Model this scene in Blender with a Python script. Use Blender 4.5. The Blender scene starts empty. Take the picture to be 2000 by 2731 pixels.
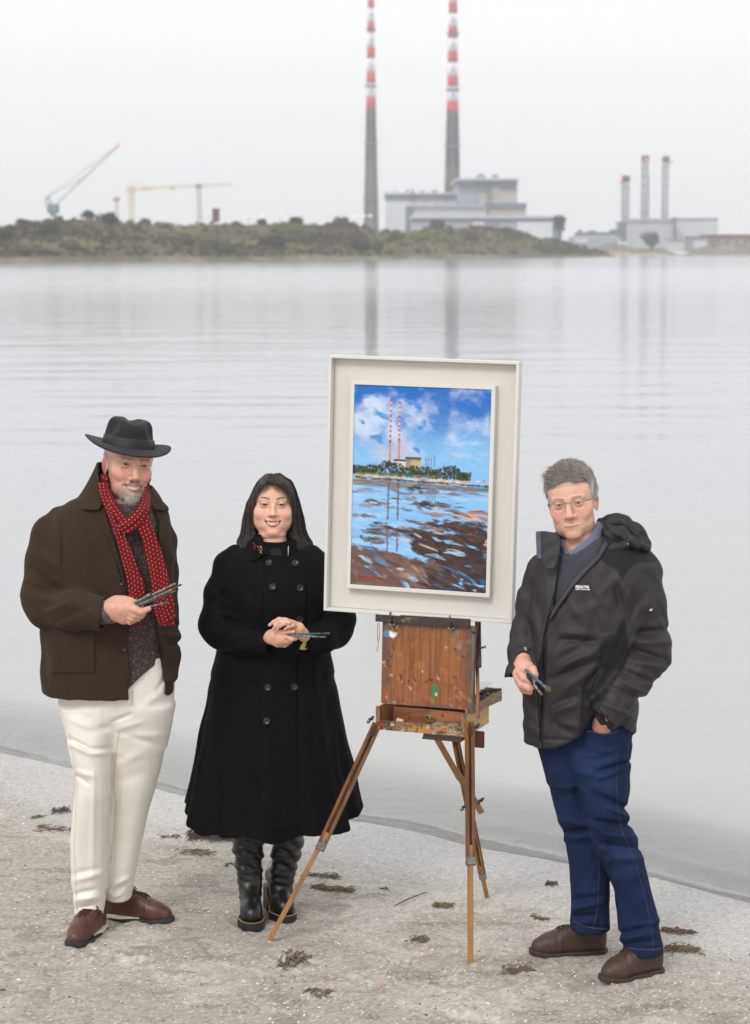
import bpy, math, random
import numpy as np
from mathutils import Vector, Matrix

sc = bpy.context.scene
COL = sc.collection
rng = np.random.default_rng(7)
random.seed(7)

# ------------------------------------------------------------------ camera
F_PX, CAM_H, HORIZON = 5850.0, 2.56, 665.0
TH = math.atan((1365.5 - HORIZON) / F_PX)
cam_d = bpy.data.cameras.new("camera")
cam = bpy.data.objects.new("camera", cam_d)
COL.objects.link(cam)
cam.location = (0, 0, CAM_H)
cam.rotation_euler = (math.pi / 2 - TH, 0, 0)
cam_d.sensor_fit = 'HORIZONTAL'
cam_d.sensor_width = 24.0
cam_d.lens = F_PX / 2000 * 24.0
cam_d.clip_start, cam_d.clip_end = 0.1, 6000
cam_d.dof.use_dof = True
cam_d.dof.focus_distance = 7.9
cam_d.dof.aperture_fstop = 4.6
sc.camera = cam

# ------------------------------------------------------------------ sky, sun, exposure
SUN_EL, SUN_AZ = math.radians(42), math.radians(-28)      # from the left, behind the camera
w = bpy.data.worlds.new("World")
sc.world = w
w.use_nodes = True
nt = w.node_tree
nt.nodes.clear()
N, LK = nt.nodes.new, nt.links.new
out = N('ShaderNodeOutputWorld'); bg = N('ShaderNodeBackground')
bg.inputs['Strength'].default_value = 0.1
LK(bg.outputs[0], out.inputs[0])
sky = N('ShaderNodeTexSky'); sky.sky_type = 'NISHITA'; sky.sun_disc = False
sky.sun_elevation = SUN_EL; sky.sun_rotation = math.pi - SUN_AZ
tc = N('ShaderNodeTexCoord'); sep = N('ShaderNodeSeparateXYZ')
LK(tc.outputs['Generated'], sep.inputs[0])
ramp = N('ShaderNodeValToRGB')
els = ramp.color_ramp.elements
els[0].position = 0.0; els[0].color = (0.735, 0.75, 0.775, 1)
els[1].position = 1.0; els[1].color = (1.02, 1.02, 1.02, 1)
for p, c in ((0.02, (0.77, 0.785, 0.81, 1)), (0.055, (0.88, 0.885, 0.905, 1)), (0.095, (1.07, 1.07, 1.08, 1)), (0.16, (1.12, 1.12, 1.12, 1))):
    e = els.new(p); e.color = c
LK(sep.outputs['Z'], ramp.inputs[0])
# the cloud deck is brighter behind the photographer
back = N('ShaderNodeMapRange'); back.inputs[1].default_value = 0.3; back.inputs[2].default_value = -1.0
back.inputs[3].default_value = 10.0; back.inputs[4].default_value = 11.2
LK(sep.outputs['Y'], back.inputs[0])
noi = N('ShaderNodeTexNoise'); noi.inputs['Scale'].default_value = 3.0; noi.inputs['Detail'].default_value = 4
mp = N('ShaderNodeMapping'); mp.inputs['Scale'].default_value = (1, 1, 4)
LK(tc.outputs['Generated'], mp.inputs[0]); LK(mp.outputs[0], noi.inputs[0])
nr = N('ShaderNodeMapRange'); nr.inputs[3].default_value = 0.96; nr.inputs[4].default_value = 1.04
LK(noi.outputs[0], nr.inputs[0])
mul = N('ShaderNodeMath'); mul.operation = 'MULTIPLY'
LK(back.outputs[0], mul.inputs[0]); LK(nr.outputs[0], mul.inputs[1])
vm = N('ShaderNodeVectorMath'); vm.operation = 'SCALE'
LK(ramp.outputs[0], vm.inputs[0]); LK(mul.outputs[0], vm.inputs['Scale'])
mx = N('ShaderNodeMix'); mx.data_type = 'RGBA'; mx.inputs[0].default_value = 0.97
LK(sky.outputs[0], mx.inputs[6]); LK(vm.outputs[0], mx.inputs[7])
LK(mx.outputs[2], bg.inputs[0])

sun_d = bpy.data.lights.new("sun", 'SUN')
sun_d.energy = 1.5; sun_d.angle = math.radians(18); sun_d.color = (1.0, 0.98, 0.955)
sun = bpy.data.objects.new("sun", sun_d); COL.objects.link(sun)
sd = Vector((math.sin(SUN_AZ) * math.cos(SUN_EL), -math.cos(SUN_AZ) * math.cos(SUN_EL), math.sin(SUN_EL)))
sun.rotation_euler = sd.to_track_quat('Z', 'Y').to_euler()
sc.view_settings.view_transform = 'Standard'
sc.view_settings.look = 'None'
sc.view_settings.exposure = 0.0
sc.view_settings.gamma = 1.0
sc.cycles.max_bounces = 8
sc.cycles.volume_bounces = 2
sc.cycles.use_denoising = True

# ------------------------------------------------------------------ helpers
def W(px, py, Y):
    """world point at depth Y that the photograph (2000 x 2731) shows at px, py"""
    dx, u = (px - 1000) / F_PX, (1365.5 - py) / F_PX
    t = Y / (math.cos(TH) + u * math.sin(TH))
    return np.array((t * dx, Y, CAM_H + t * (-math.sin(TH) + u * math.cos(TH))))

def ground_y(py):
    """depth of the level ground seen at row py"""
    return CAM_H / math.tan(TH + math.atan((py - 1365.5) / F_PX))

def lin(r, g, b):
    f = lambda c: (c / 255) / 12.92 if c <= 10.3 else ((c / 255 + 0.055) / 1.055) ** 2.4
    return (f(r), f(g), f(b))

ORG = {}
def org(o):
    return ORG.get(o.name, np.zeros(3)) if o is not None else np.zeros(3)

def tag(o, label=None, cat=None, group=None, kind=None):
    for k, v in (('label', label), ('category', cat), ('group', group), ('kind', kind)):
        if v: o[k] = v
    return o

def thing(name, loc, label, cat, group=None):
    o = bpy.data.objects.new(name, None)
    COL.objects.link(o); o.location = loc; o.empty_display_size = 0.1
    ORG[o.name] = np.array(loc, float)
    return tag(o, label, cat, group)

def mesh_obj(name, V, F, mat, parent=None, smooth=True, cols=None, uv=None, loc=None):
    V = np.asarray(V, np.float32)
    o0 = org(parent) if parent is not None else (np.zeros(3) if loc is None else np.array(loc, float))
    me = bpy.data.meshes.new(name)
    if isinstance(F, np.ndarray):
        n, k = F.shape
        me.vertices.add(len(V)); me.vertices.foreach_set('co', (V - o0).astype(np.float32).ravel())
        me.loops.add(n * k); me.loops.foreach_set('vertex_index', F.astype(np.int32).ravel())
        me.polygons.add(n); me.polygons.foreach_set('loop_start', np.arange(0, n * k, k, dtype=np.int32))
        me.update(calc_edges=True)
    else:
        me.from_pydata((V - o0).tolist(), [], F)
        me.update()
    me.polygons.foreach_set('use_smooth', np.full(len(me.polygons), smooth, bool))
    if cols is not None:
        a = me.attributes.new('Col', 'FLOAT_COLOR', 'POINT')
        c = np.ones((len(V), 4), np.float32); c[:, :3] = cols
        a.data.foreach_set('color', c.ravel())
    if uv is not None:
        l = me.uv_layers.new(name='UVMap')
        vi = np.empty(len(me.loops), np.int32); me.loops.foreach_get('vertex_index', vi)
        l.data.foreach_set('uv', np.asarray(uv, np.float32)[vi].ravel())
    for m in (mat if isinstance(mat, (list, tuple)) else [mat]):
        me.materials.append(m)
    o = bpy.data.objects.new(name, me); COL.objects.link(o)
    if parent is not None:
        o.parent = parent
    elif loc is not None:
        o.location = loc
    ORG[o.name] = o0
    return o

class MB:
    """collects shapes and links them as one mesh"""
    def __init__(s): s.V, s.F, s.n = [], [], 0
    def add(s, V, F):
        s.V.append(np.asarray(V, float)); s.F += [tuple(i + s.n for i in f) for f in F]; s.n += len(V); return s
    def box(s, c, half, ax=None, bev=0.0):
        c = np.array(c, float); ax = np.eye(3) if ax is None else np.array(ax, float)
        h = np.array(half, float); b = min(bev, h.min() * 0.9)
        if b <= 0:
            P = [(x, y, z) for x in (-1, 1) for y in (-1, 1) for z in (-1, 1)]
            V = [c + (np.array(p) * h) @ ax for p in P]
            return s.add(V, [(0, 1, 3, 2), (4, 6, 7, 5), (0, 4, 5, 1), (2, 3, 7, 6), (0, 2, 6, 4), (1, 5, 7, 3)])
        V, I = [], {}
        for sx in (-1, 1):
            for sy in (-1, 1):
                for sz in (-1, 1):
                    for a in range(3):
                        p = np.array((sx, sy, sz)) * (h - b); p[a] = (sx, sy, sz)[a] * h[a]
                        I[(sx, sy, sz, a)] = len(V); V.append(c + p @ ax)
        F = []
        for a in range(3):
            o1, o2 = [(1, 2), (2, 0), (0, 1)][a]
            for sg in (-1, 1):
                q = []
                for e1, e2 in ((-1, -1), (1, -1), (1, 1), (-1, 1)):
                    k = [0, 0, 0]; k[a] = sg; k[o1] = e1; k[o2] = e2; q.append(I[(*k, a)])
                F.append(q if sg > 0 else q[::-1])
        for a in range(3):
            o1, o2 = [(1, 2), (2, 0), (0, 1)][a]
            for s1 in (-1, 1):
                for s2 in (-1, 1):
                    k0, k1 = [0, 0, 0], [0, 0, 0]
                    k0[a], k1[a] = -1, 1; k0[o1] = k1[o1] = s1; k0[o2] = k1[o2] = s2
                    q = [I[(*k0, o1)], I[(*k1, o1)], I[(*k1, o2)], I[(*k0, o2)]]
                    F.append(q if s1 * s2 < 0 else q[::-1])
        for sx in (-1, 1):
            for sy in (-1, 1):
                for sz in (-1, 1):
                    q = [I[(sx, sy, sz, a)] for a in range(3)]
                    F.append(q if sx * sy * sz > 0 else q[::-1])
        return s.add(V, F)
    def tube(s, pts, rad, n=12, cap=True):
        P = [np.array(p, float) for p in pts]
        R = rad if hasattr(rad, '__len__') else [rad] * len(P)
        V, F = [], []
        ref = None
        for i, p in enumerate(P):
            t = P[min(i + 1, len(P) - 1)] - P[max(i - 1, 0)]; t /= np.linalg.norm(t) + 1e-12
            if ref is None: ref = np.array((0, 0, 1.0)) if abs(t[2]) < 0.9 else np.array((1.0, 0, 0))
            a = np.cross(ref, t); a /= np.linalg.norm(a) + 1e-12; b = np.cross(t, a); ref = b
            for k in range(n):
                th = 2 * math.pi * k / n
                V.append(p + R[i] * (math.cos(th) * a + math.sin(th) * b))
        m = len(P)
        for i in range(m - 1):
            for k in range(n):
                F.append((i * n + k, i * n + (k + 1) % n, (i + 1) * n + (k + 1) % n, (i + 1) * n + k))
        if cap:
            F.append(tuple(range(n - 1, -1, -1))); F.append(tuple((m - 1) * n + k for k in range(n)))
        return s.add(V, F)
    def cyl(s, a, b, r0, r1=None, n=16):
        return s.tube([a, b], [r0, r0 if r1 is None else r1], n)
    def lathe(s, c, prof, ax=None, n=24):
        c = np.array(c, float); ax = np.eye(3) if ax is None else np.array(ax, float)
        V, F = [], []
        for r, z in prof:
            for k in range(n):
                t = 2 * math.pi * k / n
                V.append(c + np.array((r * math.cos(t), r * math.sin(t), z)) @ ax)
        for i in range(len(prof) - 1):
            for k in range(n):
                F.append((i * n + k, i * n + (k + 1) % n, (i + 1) * n + (k + 1) % n, (i + 1) * n + k))
        F.append(tuple(range(n - 1, -1, -1))); F.append(tuple((len(prof) - 1) * n + k for k in range(n)))
        return s.add(V, F)
    def build(s, name, mat, parent=None, smooth=False, loc=None):
        return mesh_obj(name, np.concatenate(s.V), s.F, mat, parent, smooth, loc=loc)

def axes(yaw=0.0, pitch=0.0, roll=0.0):
    """rows: right, away, up; yaw turns the front to the left of the picture"""
    m = Matrix.Rotation(-yaw, 3, 'Z') @ Matrix.Rotation(pitch, 3, 'X') @ Matrix.Rotation(roll, 3, 'Y')
    return np.array(m.transposed())

# value noise on arrays
_H = rng.random(65536).astype(np.float32)
def vnoise(P):
    P = np.asarray(P, np.float32)
    i = np.floor(P).astype(np.int64); f = P - i; f = f * f * (3 - 2 * f)
    def h(a, b, c): return _H[(a * 73856093 ^ b * 19349663 ^ c * 83492791) & 65535]
    x, y, z = i[..., 0], i[..., 1], i[..., 2]
    fx, fy, fz = f[..., 0], f[..., 1], f[..., 2]
    r = 0
    for dx in (0, 1):
        for dy in (0, 1):
            for dz in (0, 1):
                r = r + h(x + dx, y + dy, z + dz) * (fx if dx else 1 - fx) * (fy if dy else 1 - fy) * (fz if dz else 1 - fz)
    return r * 2 - 1
def fbm(P, oct=4):
    P = np.asarray(P, np.float32); a, r = 1.0, 0
    for k in range(oct):
        r = r + a * vnoise(P * 2 ** k + 17.3 * k); a *= 0.5
    return r
def sstep(a, b, x):
    t = np.clip((x - a) / (b - a), 0, 1); return t * t * (3 - 2 * t)

# ------------------------------------------------------------------ materials
MATS = {}
def M(name, col=(0.5, 0.5, 0.5), rough=0.6, var=0.0, vscale=30.0, bump=0.0, bscale=200.0, attr=False, sheen=0.0, metal=0.0,
      spec=0.5, stretch=None, col2=None, emit=0.0, bdist=0.002, detail=4.0, sss=0.0, bump2=0.0, b2scale=20.0, coat=0.0):
    if name in MATS: return MATS[name]
    m = bpy.data.materials.new(name); m.use_nodes = True; MATS[name] = m
    t = m.node_tree; b = t.nodes['Principled BSDF']; n, l = t.nodes.new, t.links.new
    b.inputs['Roughness'].default_value = rough; b.inputs['Metallic'].default_value = metal
    b.inputs['Specular IOR Level'].default_value = spec
    if sheen: b.inputs['Sheen Weight'].default_value = sheen; b.inputs['Sheen Roughness'].default_value = 0.5
    if coat: b.inputs['Coat Weight'].default_value = coat; b.inputs['Coat Roughness'].default_value = 0.15
    if sss:
        b.inputs['Subsurface Weight'].default_value = sss; b.inputs['Subsurface Radius'].default_value = (0.012, 0.005, 0.003)
        b.inputs['Subsurface Scale'].default_value = 0.5
    co = n('ShaderNodeTexCoord'); vec = co.outputs['Object']
    if stretch:
        mpn = n('ShaderNodeMapping'); mpn.inputs['Scale'].default_value = stretch; l(vec, mpn.inputs[0]); vec = mpn.outputs[0]
    if attr:
        a = n('ShaderNodeAttribute'); a.attribute_name = 'Col'; c = a.outputs['Color']
    else:
        r = n('ShaderNodeRGB'); r.outputs[0].default_value = (*col, 1); c = r.outputs[0]
    if var or col2:
        x = n('ShaderNodeTexNoise'); x.inputs['Scale'].default_value = vscale; x.inputs['Detail'].default_value = detail
        x.inputs['Roughness'].default_value = 0.65; l(vec, x.inputs[0])
        if col2:
            rr = n('ShaderNodeMapRange'); rr.inputs[1].default_value = 0.38; rr.inputs[2].default_value = 0.62; l(x.outputs[0], rr.inputs[0])
            q = n('ShaderNodeMix'); q.data_type = 'RGBA'; l(rr.outputs[0], q.inputs[0]); l(c, q.inputs[6]); q.inputs[7].default_value = (*col2, 1)
            c = q.outputs[2]
        if var:
            rr = n('ShaderNodeMapRange'); rr.inputs[1].default_value = 0.3; rr.inputs[2].default_value = 0.7
            rr.inputs[3].default_value = 1 - var; rr.inputs[4].default_value = 1 + var; l(x.outputs[0], rr.inputs[0])
            q = n('ShaderNodeVectorMath'); q.operation = 'SCALE'; l(c, q.inputs[0]); l(rr.outputs[0], q.inputs['Scale']); c = q.outputs[0]
    l(c, b.inputs['Base Color'])
    if emit:
        l(c, b.inputs['Emission Color']); b.inputs['Emission Strength'].default_value = emit
    nrm = None
    for amt, s_, d_ in ((bump, bscale, bdist), (bump2, b2scale, bdist * 6)):
        if amt:
            x = n('ShaderNodeTexNoise'); x.inputs['Scale'].default_value = s_; x.inputs['Detail'].default_value = 3; l(vec, x.inputs[0])
            k = n('ShaderNodeBump'); k.inputs['Strength'].default_value = amt; k.inputs['Distance'].default_value = d_
            l(x.outputs[0], k.inputs['Height'])
            if nrm: l(nrm, k.inputs['Normal'])
            nrm = k.outputs[0]
    if nrm: l(nrm, b.inputs['Normal'])
    return m
# ------------------------------------------------------------------ shoreline, sand, water
SHORE_PX = [(0, 2002), (182, 2042), (424, 2093), (490, 2112), (964, 2187), (1123, 2221), (1239, 2252), (1745, 2335), (2000, 2393)]
SX, SY = [], []
for px, py in SHORE_PX:
    Y = ground_y(py); SX.append(W(px, py, Y)[0]); SY.append(Y)
SX = np.array([-400, -8, -3.5] + SX + [2.2, 4.5, 400.0]); SY = np.array([40.0, 15.0, 12.2] + SY + [7.9, 6.9, -20.0])
def shore_y(x):
    return np.interp(x, SX, SY)
ZW = -0.012
def sand_base(x, y):
    d = (y - shore_y(x)) * 0.8
    d = d + 0.06 * np.sin(x * 3.1 + 1.0) * 0
    z = np.where(d > -0.42, ZW - 0.032 * d, 0.0015)
    z = np.where((d <= -0.42) & (d > -0.9), 0.0015, z)
    return np.maximum(z, -1.5), d

gx = np.concatenate([-np.geomspace(2300, 3.05, 46), np.arange(-3.0, 3.0001, 0.0078), np.geomspace(3.05, 2300, 46)])
gy = np.concatenate([np.linspace(-15, 6.1, 24), np.arange(6.2, 11.3, 0.0074), np.geomspace(11.33, 2400, 60)])
X, Y = np.meshgrid(gx, gy, indexing='ij')
Z, D = sand_base(X, Y)
near = sstep(-0.12, -0.7, D) * (np.abs(X) < 3.05) * (Y < 11.4)
P2 = np.stack([X, Y, np.zeros_like(X)], -1)
fine = 0.0045 * fbm(P2 * np.array((9, 9, 1)), 5) + 0.0028 * np.maximum(fbm(P2 * np.array((38, 38, 1)) + 5, 3), 0)
patch_n = sstep(-0.1, 0.5, fbm(P2 * 2.6 + 9, 3))
Z = Z + near * (fine * (0.55 + 0.8 * patch_n)) + 0.0012 * fbm(P2 * 6 + 3, 3) * (D > -0.7) * (np.abs(X) < 3.05)
# scuffed footprints and dug clumps
SCUFF = [(765, 2560, .12, .05), (700, 2690, .10, .03), (835, 2655, .1, .03), (1110, 2505, .05, .02), (1370, 2582, .09, .03), (560, 2690, .1, .02), (310, 2660, .1, .02),
         (1480, 2600, .1, .02), (1850, 2620, .12, .02), (1240, 2700, .08, .02), (150, 2350, .1, .02), (480, 2400, .1, .02), (60, 2650, .14, .03), (930, 2610, .1, .02),
         (1640, 2690, .1, .02), (400, 2560, .12, .02), (1780, 2700, .1, .02), (720, 2517, .045, .02), (1256, 2577, .045, .02), (205, 2545, .12, .018), (380, 2470, .16, .015), (670, 2492, .1, .018), (770, 2472, .1, .015), (1500, 2562, .16, .016), (1690, 2635, .14, .018)]
for px, py, r, a in SCUFF:
    q = W(px, py, ground_y(py))
    dd = np.hypot((X - q[0]) / r, (Y - q[1]) / (r * 1.1))
    m = np.exp(-dd ** 2 * 2)
    Z = Z + m * a * 0.5 * (fbm(P2 * 34 + px, 3) * 0.9 + 0.12)
for i in range(26):
    q = W(random.uniform(20, 1980), 0, ground_y(random.uniform(2420, 2725))); q = W(1000 + (q[0] / q[1]) * F_PX, 2600, q[1]); an = random.uniform(0, 3.14); c_, s_ = math.cos(an), math.sin(an)
    a_, b_ = ((X - q[0]) * c_ + (Y - q[1]) * s_) / .13, (-(X - q[0]) * s_ + (Y - q[1]) * c_) / .048; rr = np.sqrt(a_ * a_ + b_ * b_); Z = Z - .011 * np.exp(-rr ** 4) + .006 * np.exp(-((rr - 1.25) / .22) ** 2) * (.4 + .9 * np.maximum(fbm(P2 * 22 + i, 2), 0)) * (D < -.5)
nx, ny = len(gx), len(gy)
idx = np.arange(nx * ny).reshape(nx, ny)
Fq = np.stack([idx[:-1, :-1], idx[1:, :-1], idx[1:, 1:], idx[:-1, 1:]], -1).reshape(-1, 4)
wet = sstep(-1.15, -0.15, D + 0.25 * fbm(P2 * 1.3, 2))
dryp = patch_n
base = np.array(lin(172, 164, 154)); light = np.array(lin(212, 207, 200)); wet_sheen = np.array(lin(186, 183, 180)); dark = np.array(lin(118, 109, 99))
c = base + (light - base) * (sstep(0.1, 0.9, fbm(P2 * 3.3 + 40, 4) + 0.25 * fbm(P2 * 30, 2)) * 0.45)[..., None]
c = c + (dark - c) * (0.4 * sstep(0.25, 0.8, fbm(P2 * np.array((7, 14, 1)) + 80, 4)) * (1 - wet))[..., None]
c = c + (wet_sheen - c) * wet[..., None]; c = c + (np.array(lin(192, 190, 187)) - c) * sstep(0, .5, D)[..., None]  # wet band made paler: its sky reflection is put into the colour
g = rng.random(X.shape)
c = c * (1 + .20 * (rng.random(X.shape) - .5) + .16 * vnoise(P2 * 95))[..., None]
c = np.where((g > 0.955)[..., None] & (np.abs(X) < 3.05)[..., None], c + (np.array(lin(225, 222, 216)) - c) * 0.6, c)
c = np.where((g < 0.05)[..., None] & (np.abs(X) < 3.05)[..., None], c * 0.6, c)
sand_m = M('sand', rough=0.9, attr=True, var=0.14, vscale=260, bump=0.8, bscale=420, bdist=0.003, spec=0.25)
t = sand_m.node_tree; b = t.nodes['Principled BSDF']
a = t.nodes.new('ShaderNodeAttribute'); a.attribute_name = 'wet'
mr = t.nodes.new('ShaderNodeMapRange'); mr.inputs[3].default_value = 0.95; mr.inputs[4].default_value = 0.34
t.links.new(a.outputs['Fac'], mr.inputs[0]); t.links.new(mr.outputs[0], b.inputs['Roughness'])
mr = t.nodes.new('ShaderNodeMapRange'); mr.inputs[3].default_value = 0.15; mr.inputs[4].default_value = 0.55
t.links.new(a.outputs['Fac'], mr.inputs[0]); t.links.new(mr.outputs[0], b.inputs['Specular IOR Level'])
sand = mesh_obj('ground', np.stack([X, Y, Z], -1).reshape(-1, 3), Fq, sand_m, cols=c.reshape(-1, 3))
at_ = sand.data.attributes.new('wet', 'FLOAT', 'POINT'); at_.data.foreach_set('value', wet.astype(np.float32).ravel())
tag(sand, 'grey brown sandy beach littered with shell fragments', 'beach', kind='structure')
SAND_Z = Z
def ground_z(x, y):
    i = np.clip(np.searchsorted(gx, x), 0, nx - 1); j = np.clip(np.searchsorted(gy, y), 0, ny - 1)
    return float(SAND_Z[i, j])
def on_ground(px, py, lift=0.0):
    q = W(px, py, ground_y(py)); q[2] = ground_z(q[0], q[1]) + lift; return q

# water: one sheet whose edge follows the shoreline
ws = np.concatenate([-np.geomspace(2300, 4.1, 40), np.arange(-4, 4.001, 0.03), np.geomspace(4.1, 2300, 40)])
wd = np.concatenate([np.linspace(0, 0.5, 34), np.linspace(0.52, 3.5, 90), np.geomspace(3.6, 2390, 70)])
S_, D_ = np.meshgrid(ws, wd, indexing='ij')
wy = np.minimum(shore_y(S_) + D_ - 0.02 + 0.035 * np.sin(S_ * 2.3 + 0.6) + 0.015 * np.sin(S_ * 7.1), 2395)
wy = np.maximum(wy, -14)
P3 = np.stack([S_, wy, np.zeros_like(S_)], -1)
dd = D_ + 0.05 * fbm(P3 * 2, 2) * (D_ < 40)
wz = ZW + 0.010 * np.exp(-((dd - 0.08) / 0.05) ** 2) * (.5 + sstep(-.5, .4, fbm(P3 * 1.7 + 2, 2))) + 0.003 * np.exp(-((dd - 0.42) / 0.09) ** 2) * sstep(-0.3, 0.4, fbm(P3 * 0.9 + 4, 2)) \
     + 0.003 * np.exp(-((dd - 1.25) / 0.14) ** 2) * sstep(-0.2, 0.5, fbm(P3 * 0.6 + 8, 2))
wz = np.where(D_ < 0.02, ZW - 0.004, wz) + 0.0012
k = np.arange(S_.size).reshape(S_.shape)
Fw = np.stack([k[:-1, :-1], k[1:, :-1], k[1:, 1:], k[:-1, 1:]], -1).reshape(-1, 4)
wm = bpy.data.materials.new('sea_water'); wm.use_nodes = True
t = wm.node_tree; t.nodes.clear(); n, l = t.nodes.new, t.links.new
o_ = n('ShaderNodeOutputMaterial')
geo = n('ShaderNodeNewGeometry')
spx = n('ShaderNodeSeparateXYZ'); l(geo.outputs['Position'], spx.inputs[0])
def calm(base, pts_):
    r = n('ShaderNodeFloatCurve') if 0 else n('ShaderNodeValToRGB'); e = r.color_ramp.elements
    e[0].position, e[1].position = pts_[0][0] / 400, pts_[-1][0] / 400; e[0].color = (pts_[0][1],) * 3 + (1,); e[1].color = (pts_[-1][1],) * 3 + (1,)
    for a_, v_ in pts_[1:-1]: q_ = e.new(a_ / 400); q_.color = (v_, v_, v_, 1)
    m_ = n('ShaderNodeMath'); m_.operation = 'DIVIDE'; l(spx.outputs['Y'], m_.inputs[0]); m_.inputs[1].default_value = 400; l(m_.outputs[0], r.inputs[0])
    k_ = n('ShaderNodeMath'); k_.operation = 'MULTIPLY'; l(r.outputs[0], k_.inputs[0]); k_.inputs[1].default_value = base; return k_.outputs[0]
def ripple(scale, st, amt, dist, prev=None, det=2):
    mpn = n('ShaderNodeMapping'); mpn.inputs['Scale'].default_value = st; mpn.inputs['Rotation'].default_value = (0, 0, math.radians(-7))
    l(geo.outputs['Position'], mpn.inputs[0])
    x = n('ShaderNodeTexNoise'); x.inputs['Scale'].default_value = scale; x.inputs['Detail'].default_value = det; l(mpn.outputs[0], x.inputs[0])
    kk = n('ShaderNodeBump'); kk.inputs['Strength'].default_value = amt
    if hasattr(dist, 'node'): l(dist, kk.inputs['Distance'])
    else: kk.inputs['Distance'].default_value = dist
    l(x.outputs[0], kk.inputs['Height'])
    if prev: l(prev, kk.inputs['Normal'])
    return kk.outputs[0]
n1 = ripple(1.0, (0.16, 0.55, 1), 1.0, calm(0.30, [(9, .05), (30, .17), (55, .22), (66, .2), (92, .2), (160, .8), (240, .8), (320, .35), (390, .35)]))
n2 = ripple(1.0, (1.2, 4.0, 1), 1.0, calm(0.012, [(9, .25), (55, .5), (66, .55), (92, .55), (160, 1.0), (390, 1.0)]), n1)
n3 = ripple(1.0, (5.0, 13.0, 1), 1.0, calm(0.0022, [(9, 1.0), (16, .7), (40, .3), (390, .3)]), n2)
gl = n('ShaderNodeBsdfGlossy'); gl.inputs['Roughness'].default_value = 0.09; l(calm(1.0, [(9, .07), (40, .12), (58, .10), (70, .075), (92, .08), (160, .135), (250, .135), (320, .10), (390, .09)]), gl.inputs['Roughness']); gl.inputs['Color'].default_value = (0.97, 0.97, 0.985, 1); l(n3, gl.inputs['Normal'])
df = n('ShaderNodeBsdfDiffuse'); dmx = n('ShaderNodeMix'); dmx.data_type = 'RGBA'; dmx.inputs[6].default_value = (*lin(170, 170, 168), 1); dmx.inputs[7].default_value = (*lin(158, 160, 162), 1); dat = n('ShaderNodeMapRange'); dat.inputs[1].default_value = 10.5; dat.inputs[2].default_value = 24; l(spx.outputs['Y'], dat.inputs[0]); l(dat.outputs[0], dmx.inputs[0]); l(dmx.outputs[2], df.inputs['Color']); l(n2, df.inputs['Normal'])
tr = n('ShaderNodeBsdfTransparent'); tr.inputs['Color'].default_value = (0.93, 0.935, 0.935, 1)
at = n('ShaderNodeAttribute'); at.attribute_name = 'depth'
m1 = n('ShaderNodeMixShader'); l(at.outputs['Fac'], m1.inputs[0]); l(tr.outputs[0], m1.inputs[1]); l(df.outputs[0], m1.inputs[2])
fr = n('ShaderNodeFresnel'); fr.inputs['IOR'].default_value = 1.333; l(n3, fr.inputs['Normal'])
m2 = n('ShaderNodeMixShader'); l(fr.outputs[0], m2.inputs[0]); l(m1.outputs[0], m2.inputs[1]); l(gl.outputs[0], m2.inputs[2])
l(m2.outputs[0], o_.inputs[0])
water = mesh_obj('water', np.stack([S_, wy, wz], -1).reshape(-1, 3), Fw, wm)
a = water.data.attributes.new('depth', 'FLOAT', 'POINT'); a.data.foreach_set('value', (0.05 + 0.95 * sstep(0.0, 1.6, D_)).astype(np.float32).ravel())
tag(water, 'calm pale grey bay water reflecting the overcast sky', 'sea', kind='structure')

# shell fragments lying on the sand: nobody could count them
V, F, C = [], [], []
nS = 9000
for i in range(nS):
    px, py = random.uniform(-20, 2020), 2130 + 620 * random.random() ** 0.75
    q = W(px, py, ground_y(py)); x, y = q[0], q[1]
    dsh = (y - shore_y(x)) * 0.8
    if dsh > -0.05: continue
    pn = 0.5 + 0.5 * math.sin(x * 5 + 2 * math.sin(y * 7)) * math.sin(y * 6.1 + x * 3)
    if random.random() > 0.3 + 0.7 * pn: continue
    s = 0.0016 + 0.0042 * random.random() ** 4 * (1.6 if random.random() < 0.1 else 1)
    z = ground_z(x, y); k0 = len(V); th = random.uniform(0, 6.28); el = random.uniform(0.45, 1)
    tilt = random.uniform(-0.5, 0.5)
    for j in range(6):
        a_ = j * math.pi / 3; u, v = s * math.cos(a_), s * el * math.sin(a_)
        V.append((x + u * math.cos(th) - v * math.sin(th), y + u * math.sin(th) + v * math.cos(th), z + 0.0012 + tilt * u * 0.6))
    V.append((x, y, z + 0.0015 + s * 0.45))
    F += [(k0 + j, k0 + (j + 1) % 6, k0 + 6) for j in range(6)]
    r = random.random()
    cc = lin(232, 228, 220) if r < 0.62 else lin(205, 190, 172) if r < 0.84 else lin(64, 58, 54) if r < 0.97 else lin(190, 120, 80)
    C += [cc] * 7
sh = mesh_obj('shell_fragments', V, F, M('shell', attr=True, rough=0.5), smooth=False, cols=np.array(C))
tag(sh, 'tiny white and grey shell fragments strewn over the sand', 'shells', kind='stuff')

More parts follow.
